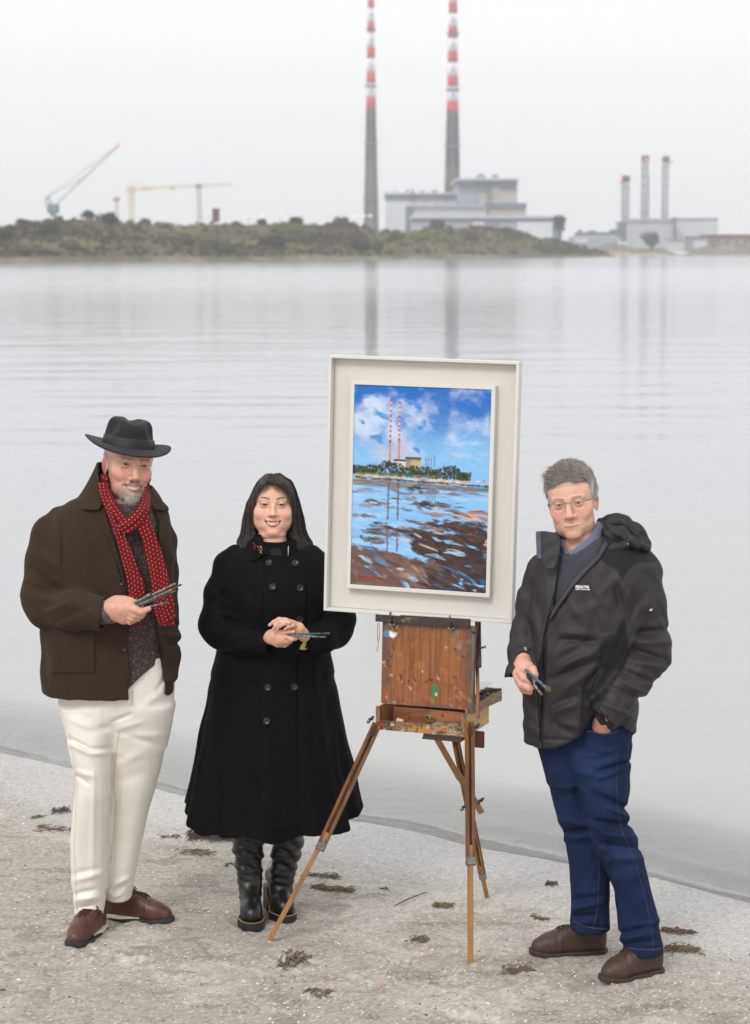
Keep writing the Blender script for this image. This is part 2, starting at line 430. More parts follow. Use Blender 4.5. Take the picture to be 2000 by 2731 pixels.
# ------------------------------------------------------------------ seaweed scraps, twig, pebbles
def strands(mb, c, L, wd_, n, ht, ang, seg=5, r=0.0016):
    for _ in range(n):
        a = ang + random.gauss(0, 0.35); s0 = random.uniform(-0.5, 0.5) * L
        p = np.array((c[0] + s0 * math.cos(ang) + random.gauss(0, wd_ * 0.3) * -math.sin(ang), c[1] + s0 * math.sin(ang) + random.gauss(0, wd_ * 0.5) * math.cos(ang), 0.0))
        ln = L * random.uniform(0.15, 0.45); pts = []
        h0 = random.random() * ht
        for k in range(seg):
            a += random.gauss(0, 0.35); p = p + np.array((math.cos(a), math.sin(a), 0)) * ln / seg
            pts.append((p[0], p[1], max(ground_z(p[0], p[1]), -0.02) + 0.002 + h0 * math.sin(math.pi * k / (seg - 1))))
        mb.tube(pts, [r * 0.6] + [r * random.uniform(0.8, 1.7)] * (seg - 2) + [r * 0.3], n=5)
WEED = [(552, 2236, .24, .06, 170, .035, -0.15, 'weed_dark', 'big dark brown clump of seaweed lying behind the woman in black'),
        (440, 2232, .10, .015, 22, .008, 0.0, 'weed_red', 'thin reddish strand of seaweed left of the big dark clump'),
        (505, 2277, .16, .03, 40, .012, -0.1, 'weed_green', 'flat green seaweed scrap below the big dark clump'),
        (155, 2166, .08, .05, 45, .025, 0.2, 'weed_dark', 'curled brown seaweed tuft near the water left of the white trousers'),
        (95, 2182, .07, .02, 30, .012, 0.6, 'weed_green', 'small bright green sprig of seaweed nearest the left edge'),
        (140, 2213, .22, .03, 35, .01, -0.1, 'weed_red', 'long loose line of red brown weed beside the white trousers'),
        (845, 2338, .15, .025, 60, .012, -0.25, 'weed_brown', 'brown seaweed strand half hidden behind the leaning easel leg'),
        (870, 2372, .17, .03, 80, .016, -0.25, 'weed_brown', 'longer brown seaweed strand just right of the leaning easel leg'),
        (1172, 2417, .08, .035, 60, .016, -0.2, 'weed_green', 'mossy green seaweed clump left of the upright front easel leg'),
        (1465, 2357, .05, .03, 45, .016, 0.1, 'weed_dark', 'small dark seaweed tuft on wet sand between easel and blue jeans'),
        (1433, 2450, .07, .03, 40, .014, -0.4, 'weed_green', 'pale green seaweed scrap behind the brown shoe toe'),
        (1795, 2486, .12, .03, 80, .015, -0.25, 'weed_red', 'dark red seaweed strip right of the jeans, the farther one'),
        (1805, 2532, .14, .035, 90, .018, -0.3, 'weed_brown', 'olive brown seaweed strip right of the jeans, the nearer one'),
        (1112, 2512, .07, .03, 45, .02, 0.1, 'weed_brown', 'small dark weed clump on the sand between the two front easel legs'),
        (1368, 2590, .11, .04, 60, .016, 0.1, 'weed_brown', 'ragged weed and sand clump between easel and front brown shoe'),
        (770, 2570, .12, .07, 90, .022, 0.6, 'weed_brown', 'large sandy weed lump in the middle foreground'),
        (840, 2655, .11, .025, 40, .012, 0.3, 'weed_brown', 'thin weed scrap in the foreground nearest the camera'),
        (610, 2306, .05, .02, 20, .01, 0.0, 'weed_green', 'tiny green seaweed bit left of the tall black boots'),
        (1021, 2373, .035, .02, 14, .008, -0.5, 'weed_dark', 'tiny dark scrap of weed in the middle between the easel legs')]
wc = {'weed_dark': lin(74, 60, 52), 'weed_red': lin(104, 74, 64), 'weed_green': lin(100, 100, 62), 'weed_brown': lin(110, 94, 72)}
for px, py, L, wd_, n_, ht, ang, mt, lab in WEED:
    q = on_ground(px, py); mb = MB(); strands(mb, q, L * .92, wd_, int(n_ * 1.25), ht * .6, ang, r=.0013)
    o = mb.build('seaweed', M(mt, wc[mt], 0.45, var=0.5, vscale=60), smooth=True, loc=q)
    tag(o, lab, 'seaweed', 'seaweed scraps on the beach')
q0, q1 = on_ground(1052, 2418, .004), on_ground(1136, 2387, .012)
mb = MB(); mb.tube([q0, q0 * .6 + q1 * .4 + np.array((0, 0, .004)), q1], [.0016, .0022, .0018], 6)
mb.tube([q0 * .3 + q1 * .7, q0 * .5 + q1 * .5 + np.array((.012, .03, .006))], [.0015, .0008], 5)
tag(mb.build('twig', M('twig', lin(62, 50, 44), 0.8), smooth=True, loc=q0), 'thin dark twig lying on the sand between the easel legs', 'twig')
for px, py, r, cc, lab in ((1905 / 1.0, 2600, .0, 0, 0),):
    pass
for px, py, r, cc, lab in ((1011, 2634, .011, lin(200, 140, 90), 'orange brown shell on the sand at the middle foreground'), (6, 2640, .012, lin(110, 70, 60), 'dark red shell at the left edge of the sand'),
                           (604, 2312, .009, lin(40, 40, 42), 'small black pebble left of the tall black boots')):
    q = on_ground(px, py); mb = MB()
    mb.lathe(q, [(r * .2, -.002), (r, .001), (r * .9, r * .35), (r * .5, r * .6), (r * .1, r * .7)], n=10)
    tag(mb.build('seashell' if 'shell' in lab else 'pebble', M('sh%d' % px, cc, 0.5, var=.3), smooth=True, loc=q), lab, 'shell' if 'shell' in lab else 'pebble')

# ------------------------------------------------------------------ headland
HL = [(-2000, 655), (-1500, 610), (-800, 596), (-260, 590), (-120, 585), (0, 586), (60, 577), (121, 569), (169, 563), (236, 565), (290, 571), (339, 577), (400, 576), (484, 580), (605, 578), (666, 583), (787, 578), (847, 583), (914, 577),
      (968, 583), (1013, 598), (1085, 606), (1158, 590), (1231, 592), (1303, 594), (1376, 600), (1412, 618), (1449, 629), (1485, 632), (1521, 640), (1559, 651), (1593, 661), (1630, 676), (1643, 683)]
HS = [(-2000, 712), (-260, 704), (0, 701), (400, 697), (800, 694), (1100, 691), (1400, 688), (1550, 686), (1643, 684.5)]
us = np.concatenate([np.linspace(-2000, -270, 90), np.linspace(-260, 1643, 240)]); vs = np.linspace(0, 1, 44)
V = np.zeros((len(us), len(vs) + 6, 3)); C = np.zeros_like(V)
def hl_depth(u):
    return ground_y(float(np.interp(u, *zip(*HS))))
def hl_point(u, v):
    y0 = hl_depth(u); top = np.interp(u, *zip(*HL)); y1 = y0 + 75 + 25 * math.sin(u * 0.006)
    z1 = W(u, top, y1)[2] - 2.0 * min(1, (1643 - u) / 100)
    prof = 0.10 * sstep(0, .05, v) + 0.42 * sstep(0.05, 0.45, v) + 0.48 * sstep(0.45, 1.0, v)
    y = y0 + (y1 - y0) * v; z = max(z1, .3) * float(prof)
    x = W(u, 665, y)[0]
    z += 0.5 * float(vnoise(np.array((x * .06, y * .06, 3.0)))) * min(1, v * 6) * min(1, (1643 - u) / 120)
    return x, y, z
for i, u in enumerate(us):
    for j, v in enumerate(vs):
        V[i, j] = hl_point(u, v)
    for j in range(6):
        k = (j + 1) / 6; e = V[i, len(vs) - 1]
        V[i, len(vs) + j] = (e[0] * (1 + .03 * k), e[1] + 40 * k, e[2] * (1 - k ** 2) - 0.5 * k)
Pn = V * np.array((.02, .02, .05))
nz = fbm(Pn, 4); nz2 = fbm(Pn * 3 + 30, 3)
g1, g2, g3, g4 = map(np.array, (lin(86, 86, 62), lin(92, 80, 64), lin(104, 108, 66), lin(70, 70, 60)))
C = g2 + (g1 - g2) * sstep(-.2, .4, nz)[..., None]
C = C + (g3 - C) * (sstep(.25, .6, nz2) * .8)[..., None]
C = C + (g4 - C) * (sstep(.2, .7, -nz2) * .7)[..., None]
vv = np.concatenate([vs, np.ones(6)])[None, :, None] * np.ones((len(us), 1, 1))
rock = np.array(lin(116, 108, 96)) * (0.75 + .5 * (nz2[..., None] > 0.05))
C = np.where(vv < 0.05, rock, C)
k = np.arange(V.shape[0] * V.shape[1]).reshape(V.shape[:2])
Fh = np.stack([k[:-1, :-1], k[1:, :-1], k[1:, 1:], k[:-1, 1:]], -1).reshape(-1, 4)
hl = mesh_obj('headland', V.reshape(-1, 3), Fh, M('headland', attr=True, rough=.95, var=.35, vscale=.25, spec=.1), cols=C.reshape(-1, 3))
tag(hl, 'low scrub covered headland across the water', 'headland', kind='structure')

def leaf_clump(V, F, C, c, r, n, col, flat=0.8, size=0.35):
    """many leaf sized faces spread through a rounded volume"""
    for _ in range(n):
        d = np.array([random.gauss(0, 1) for _ in range(3)]); d /= np.linalg.norm(d) + 1e-9
        p = c + d * r * np.array((1, 1, flat)) * random.uniform(.35, 1) ** .5
        if p[2] < c[2] - r * flat * .7: p[2] = c[2] - r * flat * .5
        s = r * size * random.uniform(.5, 1.2)
        a = np.array([random.gauss(0, 1) for _ in range(3)]); a /= np.linalg.norm(a); b_ = np.cross(a, d); b_ /= np.linalg.norm(b_) + 1e-9
        k0 = len(V); V += [p + a * s, p + b_ * s * .7, p - a * s, p - b_ * s * .7]
        F.append((k0, k0 + 1, k0 + 2, k0 + 3))
        m = random.uniform(.88, 1.12); C += [[x * m for x in col]] * 4
# scrub: one mass
V, F, C = [], [], []
pal = [lin(82, 82, 60), lin(90, 76, 62), lin(76, 72, 60), lin(98, 84, 70), lin(64, 68, 56), lin(88, 88, 62), lin(82, 70, 66)]
for i in range(3900):
    u = random.uniform(-250, 1625) if i > 500 else random.uniform(-1900, -250); v = random.uniform(.09, 1.0)
    x, y, z = hl_point(u, v)
    if z < .9: continue
    gr = float(fbm(np.array((x * .018, y * .018, 7.0)), 3))
    if gr > .34 and random.random() < .75: continue
    r = random.uniform(.5, 1.1) * (1.0 if v > .6 else .8) * (y / 550) * min(1, (1680 - u) / 160)
    leaf_clump(V, F, C, np.array((x, y, z + r * .3)), r, 26, pal[int((gr + 1) * 11 + random.random() * 2.5) % 7], .75, .42)
scrub = mesh_obj('scrub', V, F, M('foliage', attr=True, rough=.9, spec=.1), smooth=False, cols=np.array(C))
tag(scrub, 'brown and green winter scrub covering the headland', 'scrub', kind='stuff')

def tree(px, py_base, h, r, col, lab, name='shrub', v=None, n=3, depth=None):
    if depth is None:
        best = min((abs(W(px, py_base, hl_point(px, vv_)[1])[2] - hl_point(px, vv_)[2]), vv_) for vv_ in np.linspace(.1, 1, 30))
        x, y, z = hl_point(px, best[1])
    else:
        x, y, z = W(px, py_base, depth)
    base = np.array((x, y, z - .3)); h, r = h * (.5 if depth is None else .8), r * (1.05 if depth is None else .85)
    o = thing(name, base, lab, 'tree' if 'tree' in name else 'shrub', 'trees and shrubs on the headland')
    mb = MB(); mb.tube([base - np.array((0, 0, .5)), base + np.array((.1, 0, h * .3)), base + np.array((-.1, .1, h * .6))], [r * .1, r * .08, r * .03], 7)
    for a in range(3):
        e = base + np.array((math.cos(a * 2.1) * r * .5, math.sin(a * 2.1) * r * .5, h * .7)); mb.tube([base + np.array((.1, 0, h * .3)), e], [r * .05, r * .02], 5)
    mb.build('trunk', M('bark', lin(70, 60, 52), .9), o, True)
    V, F, C = [], [], []
    for i in range(9):
        a = random.uniform(0, 6.28); rr = r * random.uniform(.0, .62)
        c = base + np.array((math.cos(a) * rr, math.sin(a) * rr, h * random.uniform(.35, .8)))
        leaf_clump(V, F, C, c, r * random.uniform(.35, .55), 70, [k_ * random.uniform(.75, 1.25) for k_ in col], .9, .26)
    mesh_obj('crown', V, F, M('foliage', attr=True), o, False, np.array(C))
dk, br, ol, gy_ = lin(52, 60, 54), lin(100, 84, 68), lin(86, 88, 62), lin(118, 106, 96)
for a in ((125, 630, 5.2, 3.6, dk, 'largest dark round shrub on the left slope of the headland'), (292, 595, 4.4, 3.4, dk, 'wide dark evergreen on the skyline under the yellow crane'),
          (236, 580, 4, 2.2, dk, 'small pointed dark shrub on the skyline right of the lattice crane'), (160, 585, 3, 1.6, dk, 'dark shrub on the skyline just below the lattice crane'),
          (12, 645, 4.4, 2.4, dk, 'dark shrub cut by the left edge of the photo'), (60, 588, 2.5, 2.4, dk, 'low dark shrub on the skyline at the far left'),
          (187, 660, 4.0, 2.5, gy_, 'pale bare grey shrub low on the left slope'), (70, 680, 3.2, 2.0, br, 'brown shrub near the waterline at the far left'),
          (210, 625, 3.6, 2.6, br, 'russet shrub right of the largest dark shrub'), (395, 582, 2.5, 2.0, ol, 'olive shrub on the skyline right of the yellow crane mast'),
          (500, 652, 4, 2.4, br, 'brown bushy shrub halfway down the middle slope'), (580, 668, 4, 3.2, ol, 'olive green shrub low on the middle slope'),
          (730, 660, 5, 3.6, dk, 'dark green thicket low below the bright grass patch'), (697, 590, 3, 1.8, dk, 'dark shrub on the skyline among the white lights'),
          (790, 592, 3, 2.4, dk, 'dark hump of shrub on the skyline left of the round tree'), (914, 586, 3.4, 2.3, ol, 'round topped tree on the skyline left of the chimneys'),
          (885, 635, 4.4, 3.0, gy_, 'pale mauve bare shrub below the round skyline tree'), (960, 668, 3.6, 3.4, dk, 'dark shrub low on the slope below the left chimney'),
          (1060, 640, 4.4, 3.4, br, 'brown shrub below the white power station wall'), (1170, 603, 4.0, 3.4, br, 'brown shrub against the grey power station base'),
          (1260, 640, 5, 4.2, br, 'wide brown shrub below the tall power station block'), (1010, 665, 4, 2.6, ol, 'olive shrub low on the shore under the left chimney')):
    tree(*a)
tree(1493, 629, 11, 5.0, dk, 'dark conical tree standing at the right end of the power station', 'conifer_tree', depth=900)
tree(1737, 662, 9, 7.0, dk, 'lone dark round tree in front of the three grey stacks', 'shore_tree', depth=1010)

# grassy patches on the slope
def grass(px0, px1, py0, lab):
    V, F, C = [], [], []
    for i in range(260):
        u = random.uniform(px0, px1); pyq = py0 + random.gauss(0, 4)
        best = min((abs(W(u, pyq, hl_point(u, q_)[1])[2] - hl_point(u, q_)[2]), q_) for q_ in np.linspace(.1, 1, 16))
        x, y, z = hl_point(u, best[1]); leaf_clump(V, F, C, np.array((x, y, z + .35)), .8, 5, lin(112, 126, 62), .35, .9)
    o = mesh_obj('grass', V, F, M('foliage', attr=True), smooth=False, cols=np.array(C)); tag(o, lab, 'grass', kind='stuff')
grass(725, 800, 611, 'bright green grass patch near the top of the headland slope')
grass(1090, 1190, 632, 'pale green grass slope below the power station')
grass(1380, 1470, 650, 'narrow green grass bank at the right end of the headland')

# ------------------------------------------------------------------ power station and far shore
def bx(mb, px0, px1, py0, py1, Y, dep, dy=0.0):
    a, b = W(px0, py0, Y + dy), W(px1, py1, Y + dy)
    z0, z1 = min(a[2], b[2]), max(a[2], b[2])
    mb.box(((a[0] + b[0]) / 2, Y + dy + dep / 2, (z0 + z1) / 2), (abs(b[0] - a[0]) / 2, dep / 2, (z1 - z0) / 2))
    return mb
wht, grey, beige, slate = M('clad_white', lin(200, 200, 204), .7, var=.06, vscale=.1), M('clad_grey', lin(150, 156, 166), .7, var=.06, vscale=.1), \
    M('clad_beige', lin(176, 168, 156), .8, var=.08, vscale=.1), M('clad_slate', lin(92, 104, 122), .6, var=.1, vscale=.1)
def bld(name, lab, px, D, parts, cat='building', grp=None):
    q = W(px, 665, D); o = thing(name, (q[0], D, 0), lab, cat, grp)
    for nm, m_, boxes in parts:
        for a in boxes: bx(MB(), *a[:4], D, a[4], a[5] if len(a) > 5 else 0).build(nm, m_, o)
    return o
bld('turbine_hall', 'long white power station hall with dark window band left of the tall block', 1120, 1060, [
    ('wall', wht, [(1029, 1222, 532, 640, 60, 0)]), ('roof', M('roofpale', lin(176, 180, 186), .7), [(1025, 1224, 513, 519, 66, -2)]), ('window_band', slate, [(1028, 1223, 519, 532, 62, -1)]),
    ('pillar', slate, [(1097, 1102, 513, 535, 4, -3)]), ('roof_vent', grey, [(1050, 1056, 508, 513, 6, 10), (1083, 1092, 505, 513, 8, 10), (1096, 1104, 505, 513, 8, 10), (1122, 1130, 507, 513, 8, 10), (1152, 1166, 506, 513, 8, 10)]),
    ('wall_joint', grey, [(1131, 1133, 533, 547, 2, -1.2), (1164, 1166, 533, 547, 2, -1.2), (1188, 1190, 533, 547, 2, -1.2)])])
bld('boiler_house', 'tall beige and grey boiler house block, the highest of the power station', 1300, 1040, [
    ('wall', beige, [(1278, 1379, 494, 600, 70, 0)]), ('side_wall', grey, [(1221, 1278, 494, 600, 68, 1.5)]), ('window_band', slate, [(1220, 1380, 481, 494, 74, -2)]),
    ('roof', M('roofpale', lin(176, 180, 186), .7), [(1216, 1384, 475, 481, 78, -4)]), ('duct', slate, [(1302, 1307, 496, 532, 3, -3)]),
    ('louvre', slate, [(1280, 1290, 500, 508, 2, -1.2), (1292, 1299, 500, 508, 2, -1.2), (1338, 1346, 500, 507, 2, -1.2), (1352, 1360, 500, 507, 2, -1.2), (1366, 1376, 500, 507, 2, -1.2)]),
    ('roof_vent', grey, [(1272, 1296, 468, 475, 14, 20), (1277, 1290, 463, 468, 10, 22), (1314, 1330, 468, 475, 14, 20), (1318, 1327, 464, 468, 10, 22)])])
bld('annex_building', 'white stepped annex with slate blue end wall in front of the turbine hall', 1190, 1000, [
    ('wall', wht, [(1100, 1297, 553, 640, 40, 0)]), ('roof', grey, [(1084, 1298, 547, 553, 44, -2)]), ('end_wall', slate, [(1084, 1100, 553, 645, 38, -1)])])
bld('switch_house', 'grey block with dark top band at the right of the tall block', 1350, 1010, [
    ('wall', beige, [(1299, 1402, 556, 600, 40, 0)]), ('window_band', slate, [(1297, 1404, 541, 556, 42, -1)])])
bld('long_shed', 'long low shed with blue grey fascia and white doors along the power station front', 1300, 960, [
    ('wall', grey, [(1098, 1498, 590, 680, 30, 0)]), ('roof', M('roofpale', lin(176, 180, 186), .7), [(1096, 1503, 575, 582, 34, -2)]), ('fascia', slate, [(1097, 1501, 582, 590, 32, -1)]),
    ('door', wht, [(1262, 1292, 592, 600, 2, -1.4), (1380, 1473, 592, 660, 2, -1.4)]), ('end_wall', slate, [(1474, 1498, 590, 665, 2, -1.3)]), ('pillar', slate, [(1311, 1315, 590, 600, 2, -1.5), (1324, 1328, 590, 600, 2, -1.5)])])

def chimney(cx, stripes, rows, rings, D, lab):
    q = W(cx, 665, D); o = thing('striped_chimney', (q[0], D, 0), lab, 'chimney', 'tall red and white chimneys of the power station')
    zs = [W(cx, r[0], D)[2] for r in rows]; rs = [r[1] / 2 / F_PX * D for r in rows]
    def rad(z): return float(np.interp(z, zs[::-1], rs[::-1]))
    bounds = [(W(cx, a, D)[2], W(cx, b, D)[2]) for a, b in stripes]   # (top, bottom) of red bands
    step = bounds[-1][0] - bounds[-1][1]
    pitch = (bounds[0][1] - bounds[-1][1]) / (len(bounds) - 1)
    z = bounds[0][1] + pitch
    while z < 196: bounds.insert(0, (z + step, z)); z += pitch
    bounds.sort(key=lambda t_: t_[1]); lo = bounds[0][1]
    conc = M('stack_concrete', lin(90, 74, 68), .9, var=.16, vscale=.08, stretch=(1, 1, .2))
    prof = [(rad(zz), zz) for zz in np.linspace(0, lo, 14)]
    MB().lathe((q[0], D, 0), prof, n=28).build('shaft', conc, o, True)
    MB().lathe((q[0], D, 0), [(rad(zz) + .03, zz) for zz in np.linspace(lo - 26, lo - .02, 6)], n=28).build('dark_shaft', M('stack_dark', lin(60, 58, 66), .9, var=.12, vscale=.1), o, True)
    for i, (t_, b_) in enumerate(bounds):
        MB().lathe((q[0], D, 0), [(rad(b_), b_), (rad(t_), t_)], n=28).build('red_band', M('band_red', lin(196, 30, 42), .6, var=.06, vscale=.1), o, True)
        nb = bounds[i + 1][1] if i + 1 < len(bounds) else t_ + 3
        MB().lathe((q[0], D, 0), [(rad(t_), t_), (rad(nb), nb)], n=28).build('white_band', M('band_white', lin(226, 226, 228), .6, var=.05, vscale=.1), o, True)
        if i < 5:
            m_ = (t_ + nb) / 2; MB().box((q[0], D - rad(m_) - .1, m_), (.35, .2, .6)).build('inspection_door', M('stack_dark'), o)
    for r_ in rings:
        z = W(cx, r_, D)[2]; R = rad(z)
        mb = MB().lathe((q[0], D, 0), [(R, z - .4), (R + .8, z - .3), (R + .8, z), (R, z + .05)], n=28)
        for s in (.5, 1.0): mb.lathe((q[0], D, 0), [(R + .75, z + s), (R + .8, z + s + .06), (R + .7, z + s + .06)], n=28)
        mb.build('platform', M('galv', lin(140, 143, 150), .6), o)
    mb = MB()
    zz = np.linspace(2, 195, 60)
    for s in (-.35, .35): mb.tube([(q[0] + s, D - rad(z) - .35, z) for z in zz], .07, 5)
    mb.build('ladder', M('galv', lin(140, 143, 150), .6), o)
chimney(989.5, [(0, 22), (58, 87), (125, 156), (192.5, 222), (260, 292)], [(-400, 13), (0, 16.5), (290, 26), (480, 34), (595, 39.5), (660, 42)], [231, 80, 381, 530], 1150,
        'left of the two tall red and white striped chimneys')
chimney(1205.5, [(6.5, 36), (72.6, 101.7), (137, 167), (203, 232), (270.6, 301.5)], [(-400, 17), (20, 22.5), (290, 31), (500, 41), (660, 47)], [241.5, 92, 391], 1120,
        'right of the two tall red and white striped chimneys')

# grey stacks on the far shore
for px, wpx, top, bot, lab in ((1666.5, 21, 469, 600, 'shortest of the three grey stacks on the far shore'), (1717.5, 19, 415, 590, 'middle tall grey stack on the far shore'),
                               (1772, 18, 417, 590, 'rightmost tall grey stack on the far shore')):
    D = 1180; q = W(px, 665, D); z1 = W(px, top, D)[2]; R = wpx / 2 / F_PX * D
    o = thing('grey_stack', (q[0], D, 0), lab, 'chimney', 'grey stacks on the far shore')
    MB().lathe((q[0], D, 0), [(R, 0), (R * .97, z1 - 3)], n=24).build('shaft', M('stack_grey', lin(164, 162, 167), .8, var=.08, vscale=.1, stretch=(1, 1, .15)), o, True)
    MB().lathe((q[0], D, 0), [(R * 1.06, z1 - 3), (R * 1.06, z1), (R * .8, z1 + .1)], n=24).build('cap', M('stack_dark'), o, True)
    mb = MB()
    for s in np.linspace(8, z1 - 6, 9): mb.lathe((q[0], D, 0), [(R, s - .3), (R * 1.14, s), (R, s + .3)], n=24)
    for s in (-.3, .3): mb.tube([(q[0] - R * .9 + s, D - R * .5, 5), (q[0] - R * .9 + s, D - R * .5, z1)], .2, 5)
    mb.build('ladder', M('galv'), o)
    lx = {1666.5: -R - .8, 1717.5: 0.0, 1772: R + 1.2}[px]
    MB().lathe((q[0] + lx, D - R - .8, z1 - 2.2), [(.1, -.8), (.6, -.5), (.75, 0), (.6, .5), (.1, .8)], n=10).build('warning_light', M('red_light', (1, .16, .16), emit=.9), o, True)
    MB().box((q[0] + lx * .8, D - R * .9, z1 - 3.4), (abs(lx) * .35 + .3, .5, .25)).build('lamp_bracket', M('galv'), o)
bld('pipe_stack', 'thin grey pipe stack close behind the middle tall stack', 1729, 1195, [('shaft', M('stack_grey'), [(1726.5, 1731, 472, 590, 1.2, 0)]), ('cap', M('stack_dark'), [(1726, 1731.5, 468, 472, 1.6, -.2)])], 'chimney')
bld('far_plant_block', 'pale grey plant block below the three grey stacks', 1735, 1130, [
    ('wall', M('far_pale', lin(176, 178, 184), .8, var=.04, vscale=.05), [(1671, 1800, 590, 672, 50, 0)]), ('roof', M('far_roof', lin(158, 160, 166), .8), [(1690, 1730, 583, 590, 40, 3), (1746, 1790, 582, 590, 40, 3), (1671, 1801, 588, 591, 52, -1)]),
    ('lift_tower', slate, [(1653, 1669, 592, 655, 12, 2)]), ('corner_tower', slate, [(1796, 1803, 580, 652, 8, -2)])])
bld('far_hall', 'plain pale hall right of the grey stacks', 1860, 1140, [('wall', M('far_pale2', lin(190, 194, 198), .8, var=.04, vscale=.05), [(1804, 1914, 584, 672, 50, 0)]), ('roof', M('far_roof'), [(1803, 1916, 581, 584, 52, -1)])])
bld('low_plant_sheds', 'low grey sheds left of the grey stacks', 1590, 1120, [('wall', M('far_grey', lin(150, 156, 164), .8), [(1530, 1655, 631, 675, 30, 0)]), ('roof', slate, [(1541, 1652, 619, 629, 20, 4)]),
    ('door', wht, [(1533, 1568, 636, 648, 2, -1.2), (1646, 1672, 644, 660, 2, -1.2)]), ('roof_vent', slate, [(1543, 1552, 613, 619, 5, 6), (1572, 1590, 615, 619, 5, 6), (1628, 1648, 612, 619, 5, 6)])])
bld('white_tank_shed', 'small white shed at the foot of the far plant block', 1800, 1090, [('wall', wht, [(1785, 1822, 640, 672, 16, 0)]), ('roof', M('far_roof'), [(1784, 1823, 637, 640, 18, -1)])])
bld('red_brick_building', 'low red brick building at the right edge of the far shore', 1950, 1080, [('wall', M('brick', lin(140, 92, 88), .9, var=.12, vscale=.2), [(1892, 2060, 628, 672, 30, 0)]), ('roof', M('brick_roof', lin(116, 86, 88), .9), [(1890, 2062, 625, 629, 32, -1)]),
    ('window', M('far_grey'), [(1925, 1932, 640, 655, 2, -1.2), (1950, 1958, 640, 655, 2, -1.2), (1972, 1980, 640, 655, 2, -1.2)])])
bld('grey_workshop', 'grey workshop with pale door beside the red brick building', 1865, 1060, [('wall', M('far_grey'), [(1842, 1890, 634, 672, 20, 0)]), ('door', wht, [(1850, 1884, 642, 664, 2, -1.2)]), ('roof', slate, [(1840, 1892, 631, 634, 22, -1)])])
bld('white_boat_shed', 'low white boat shed at the right edge below the brick building', 1970, 1050, [('wall', wht, [(1920, 1985, 652, 673, 16, 0)]), ('roof', M('far_roof'), [(1918, 1990, 649, 652, 18, -1)])])
# far spit
us = np.linspace(1480, 2500, 90); V, F, C = [], [], []
for i, u in enumerate(us):
    hgt = (2.2 + 1.6 * math.sin(u * .02) + 1.2 * math.sin(u * .051)) * min(1, (u - 1480) / 100)
    for j in range(8):
        v = j / 7; y = 960 + 120 * v; x = W(u, 665, y)[0]; V.append((x, y, -0.3 + (hgt + 1.0) * float(sstep(0, .6, v)) * (.9 + .3 * math.sin(u * .3 + j))))
        C.append(lin(176, 158, 134) if v < .22 and u < 1790 else lin(112, 104, 92) if v < .3 else lin(108, 108, 84))
k = np.arange(len(V)).reshape(90, 8)
tag(mesh_obj('far_shore', V, np.stack([k[:-1, :-1], k[1:, :-1], k[1:, 1:], k[:-1, 1:]], -1).reshape(-1, 4), M('far_shore', attr=True, rough=.95, var=.2, vscale=.2), cols=np.array(C)), 'low sandy far shore below the grey stacks', 'shore', kind='structure')

# ------------------------------------------------------------------ cranes, lights on the headland
def lattice(mb, a, b, wd_, n):
    a, b = np.array(a, float), np.array(b, float); t_ = (b - a) / np.linalg.norm(b - a)
    u = np.cross(t_, (0, 1, 0)); u /= np.linalg.norm(u); v = np.cross(t_, u)
    cs = [(u * s + v * r) * wd_ / 2 for s, r in ((-1, -1), (1, -1), (1, 1), (-1, 1))]
    for c in cs: mb.cyl(a + c, b + c, .085 * wd_, n=5)
    for i in range(n):
        p, q = a + (b - a) * i / n, a + (b - a) * (i + 1) / n
        for j in range(4): mb.cyl(p + cs[j], q + cs[(j + 1) % 4], .045 * wd_, n=4)
D = 620
p = lambda px, py: W(px, py, D)
o = thing('lattice_crane', p(141, 580), 'green mobile crane with long grey lattice boom raised to the right', 'crane')
mb = MB(); lattice(mb, p(150, 545), p(315, 388), .46, 50); mb.build('boom', M('crane_grey', lin(140, 145, 152), .6), o)
mb = MB(); lattice(mb, p(141, 552), p(126, 524), .7, 6); lattice(mb, p(126, 524), p(119, 548), .4, 5); mb.build('mast', M('crane_green', lin(116, 132, 130), .6), o)
mb = MB(); mb.box(p(142, 556), (1.6, 1.5, 1.2), bev=.2); mb.box(p(142, 566), (.8, 1.2, 1.2)); mb.build('cab', M('crane_green'), o)
mb = MB(); mb.cyl(p(126, 524), p(313, 390), .07, n=4); mb.cyl(p(128, 524), p(230, 470), .07, n=4); mb.build('cable', M('crane_grey'), o)
mb = MB().lathe(p(315, 386), [(.05, -.5), (.4, -.3), (.48, 0), (.4, .3), (.05, .5)], n=10); mb.build('warning_light', M('red_light'), o, True)
D = 700
o = thing('tower_crane', p(351, 585), 'pale yellow tower crane with long level jib on two masts', 'crane')
ye = M('crane_yellow', lin(206, 190, 152), .6); tn = M('crane_tan', lin(150, 136, 124), .7)
mb = MB(); lattice(mb, p(351, 590), p(351, 503), 1.3, 14); mb.build('mast', ye, o)
mb = MB(); lattice(mb, p(338, 505), p(615, 492), .8, 40); mb.build('jib', ye, o)
mb = MB(); mb.box(p(352, 506), (1.0, .9, 1.0)); mb.build('cab', ye, o)
mb = MB(); mb.cyl(p(335, 512), p(352, 488), .08, n=4); mb.cyl(p(352, 488), p(430, 500), .06, n=4); mb.cyl(p(337, 506), p(333, 560), .06, n=4); mb.build('cable', ye, o)
mb = MB(); mb.box(p(390, 504), (1.6, .5, .5)); mb.box(p(460, 502), (.8, .4, .6)); mb.build('trolley', ye, o)
o = thing('second_tower_crane', p(533, 588), 'thin dark crane mast standing under the yellow jib', 'crane')
mb = MB(); lattice(mb, p(533, 590), p(530, 497), 1.1, 14); mb.build('mast', tn, o)
mb = MB(); mb.box(p(530, 497), (.9, .8, .7)); mb.build('cab', tn, o)
o = thing('mast_pole', p(312, 580), 'slim reddish mast on the skyline left of the yellow crane', 'mast')
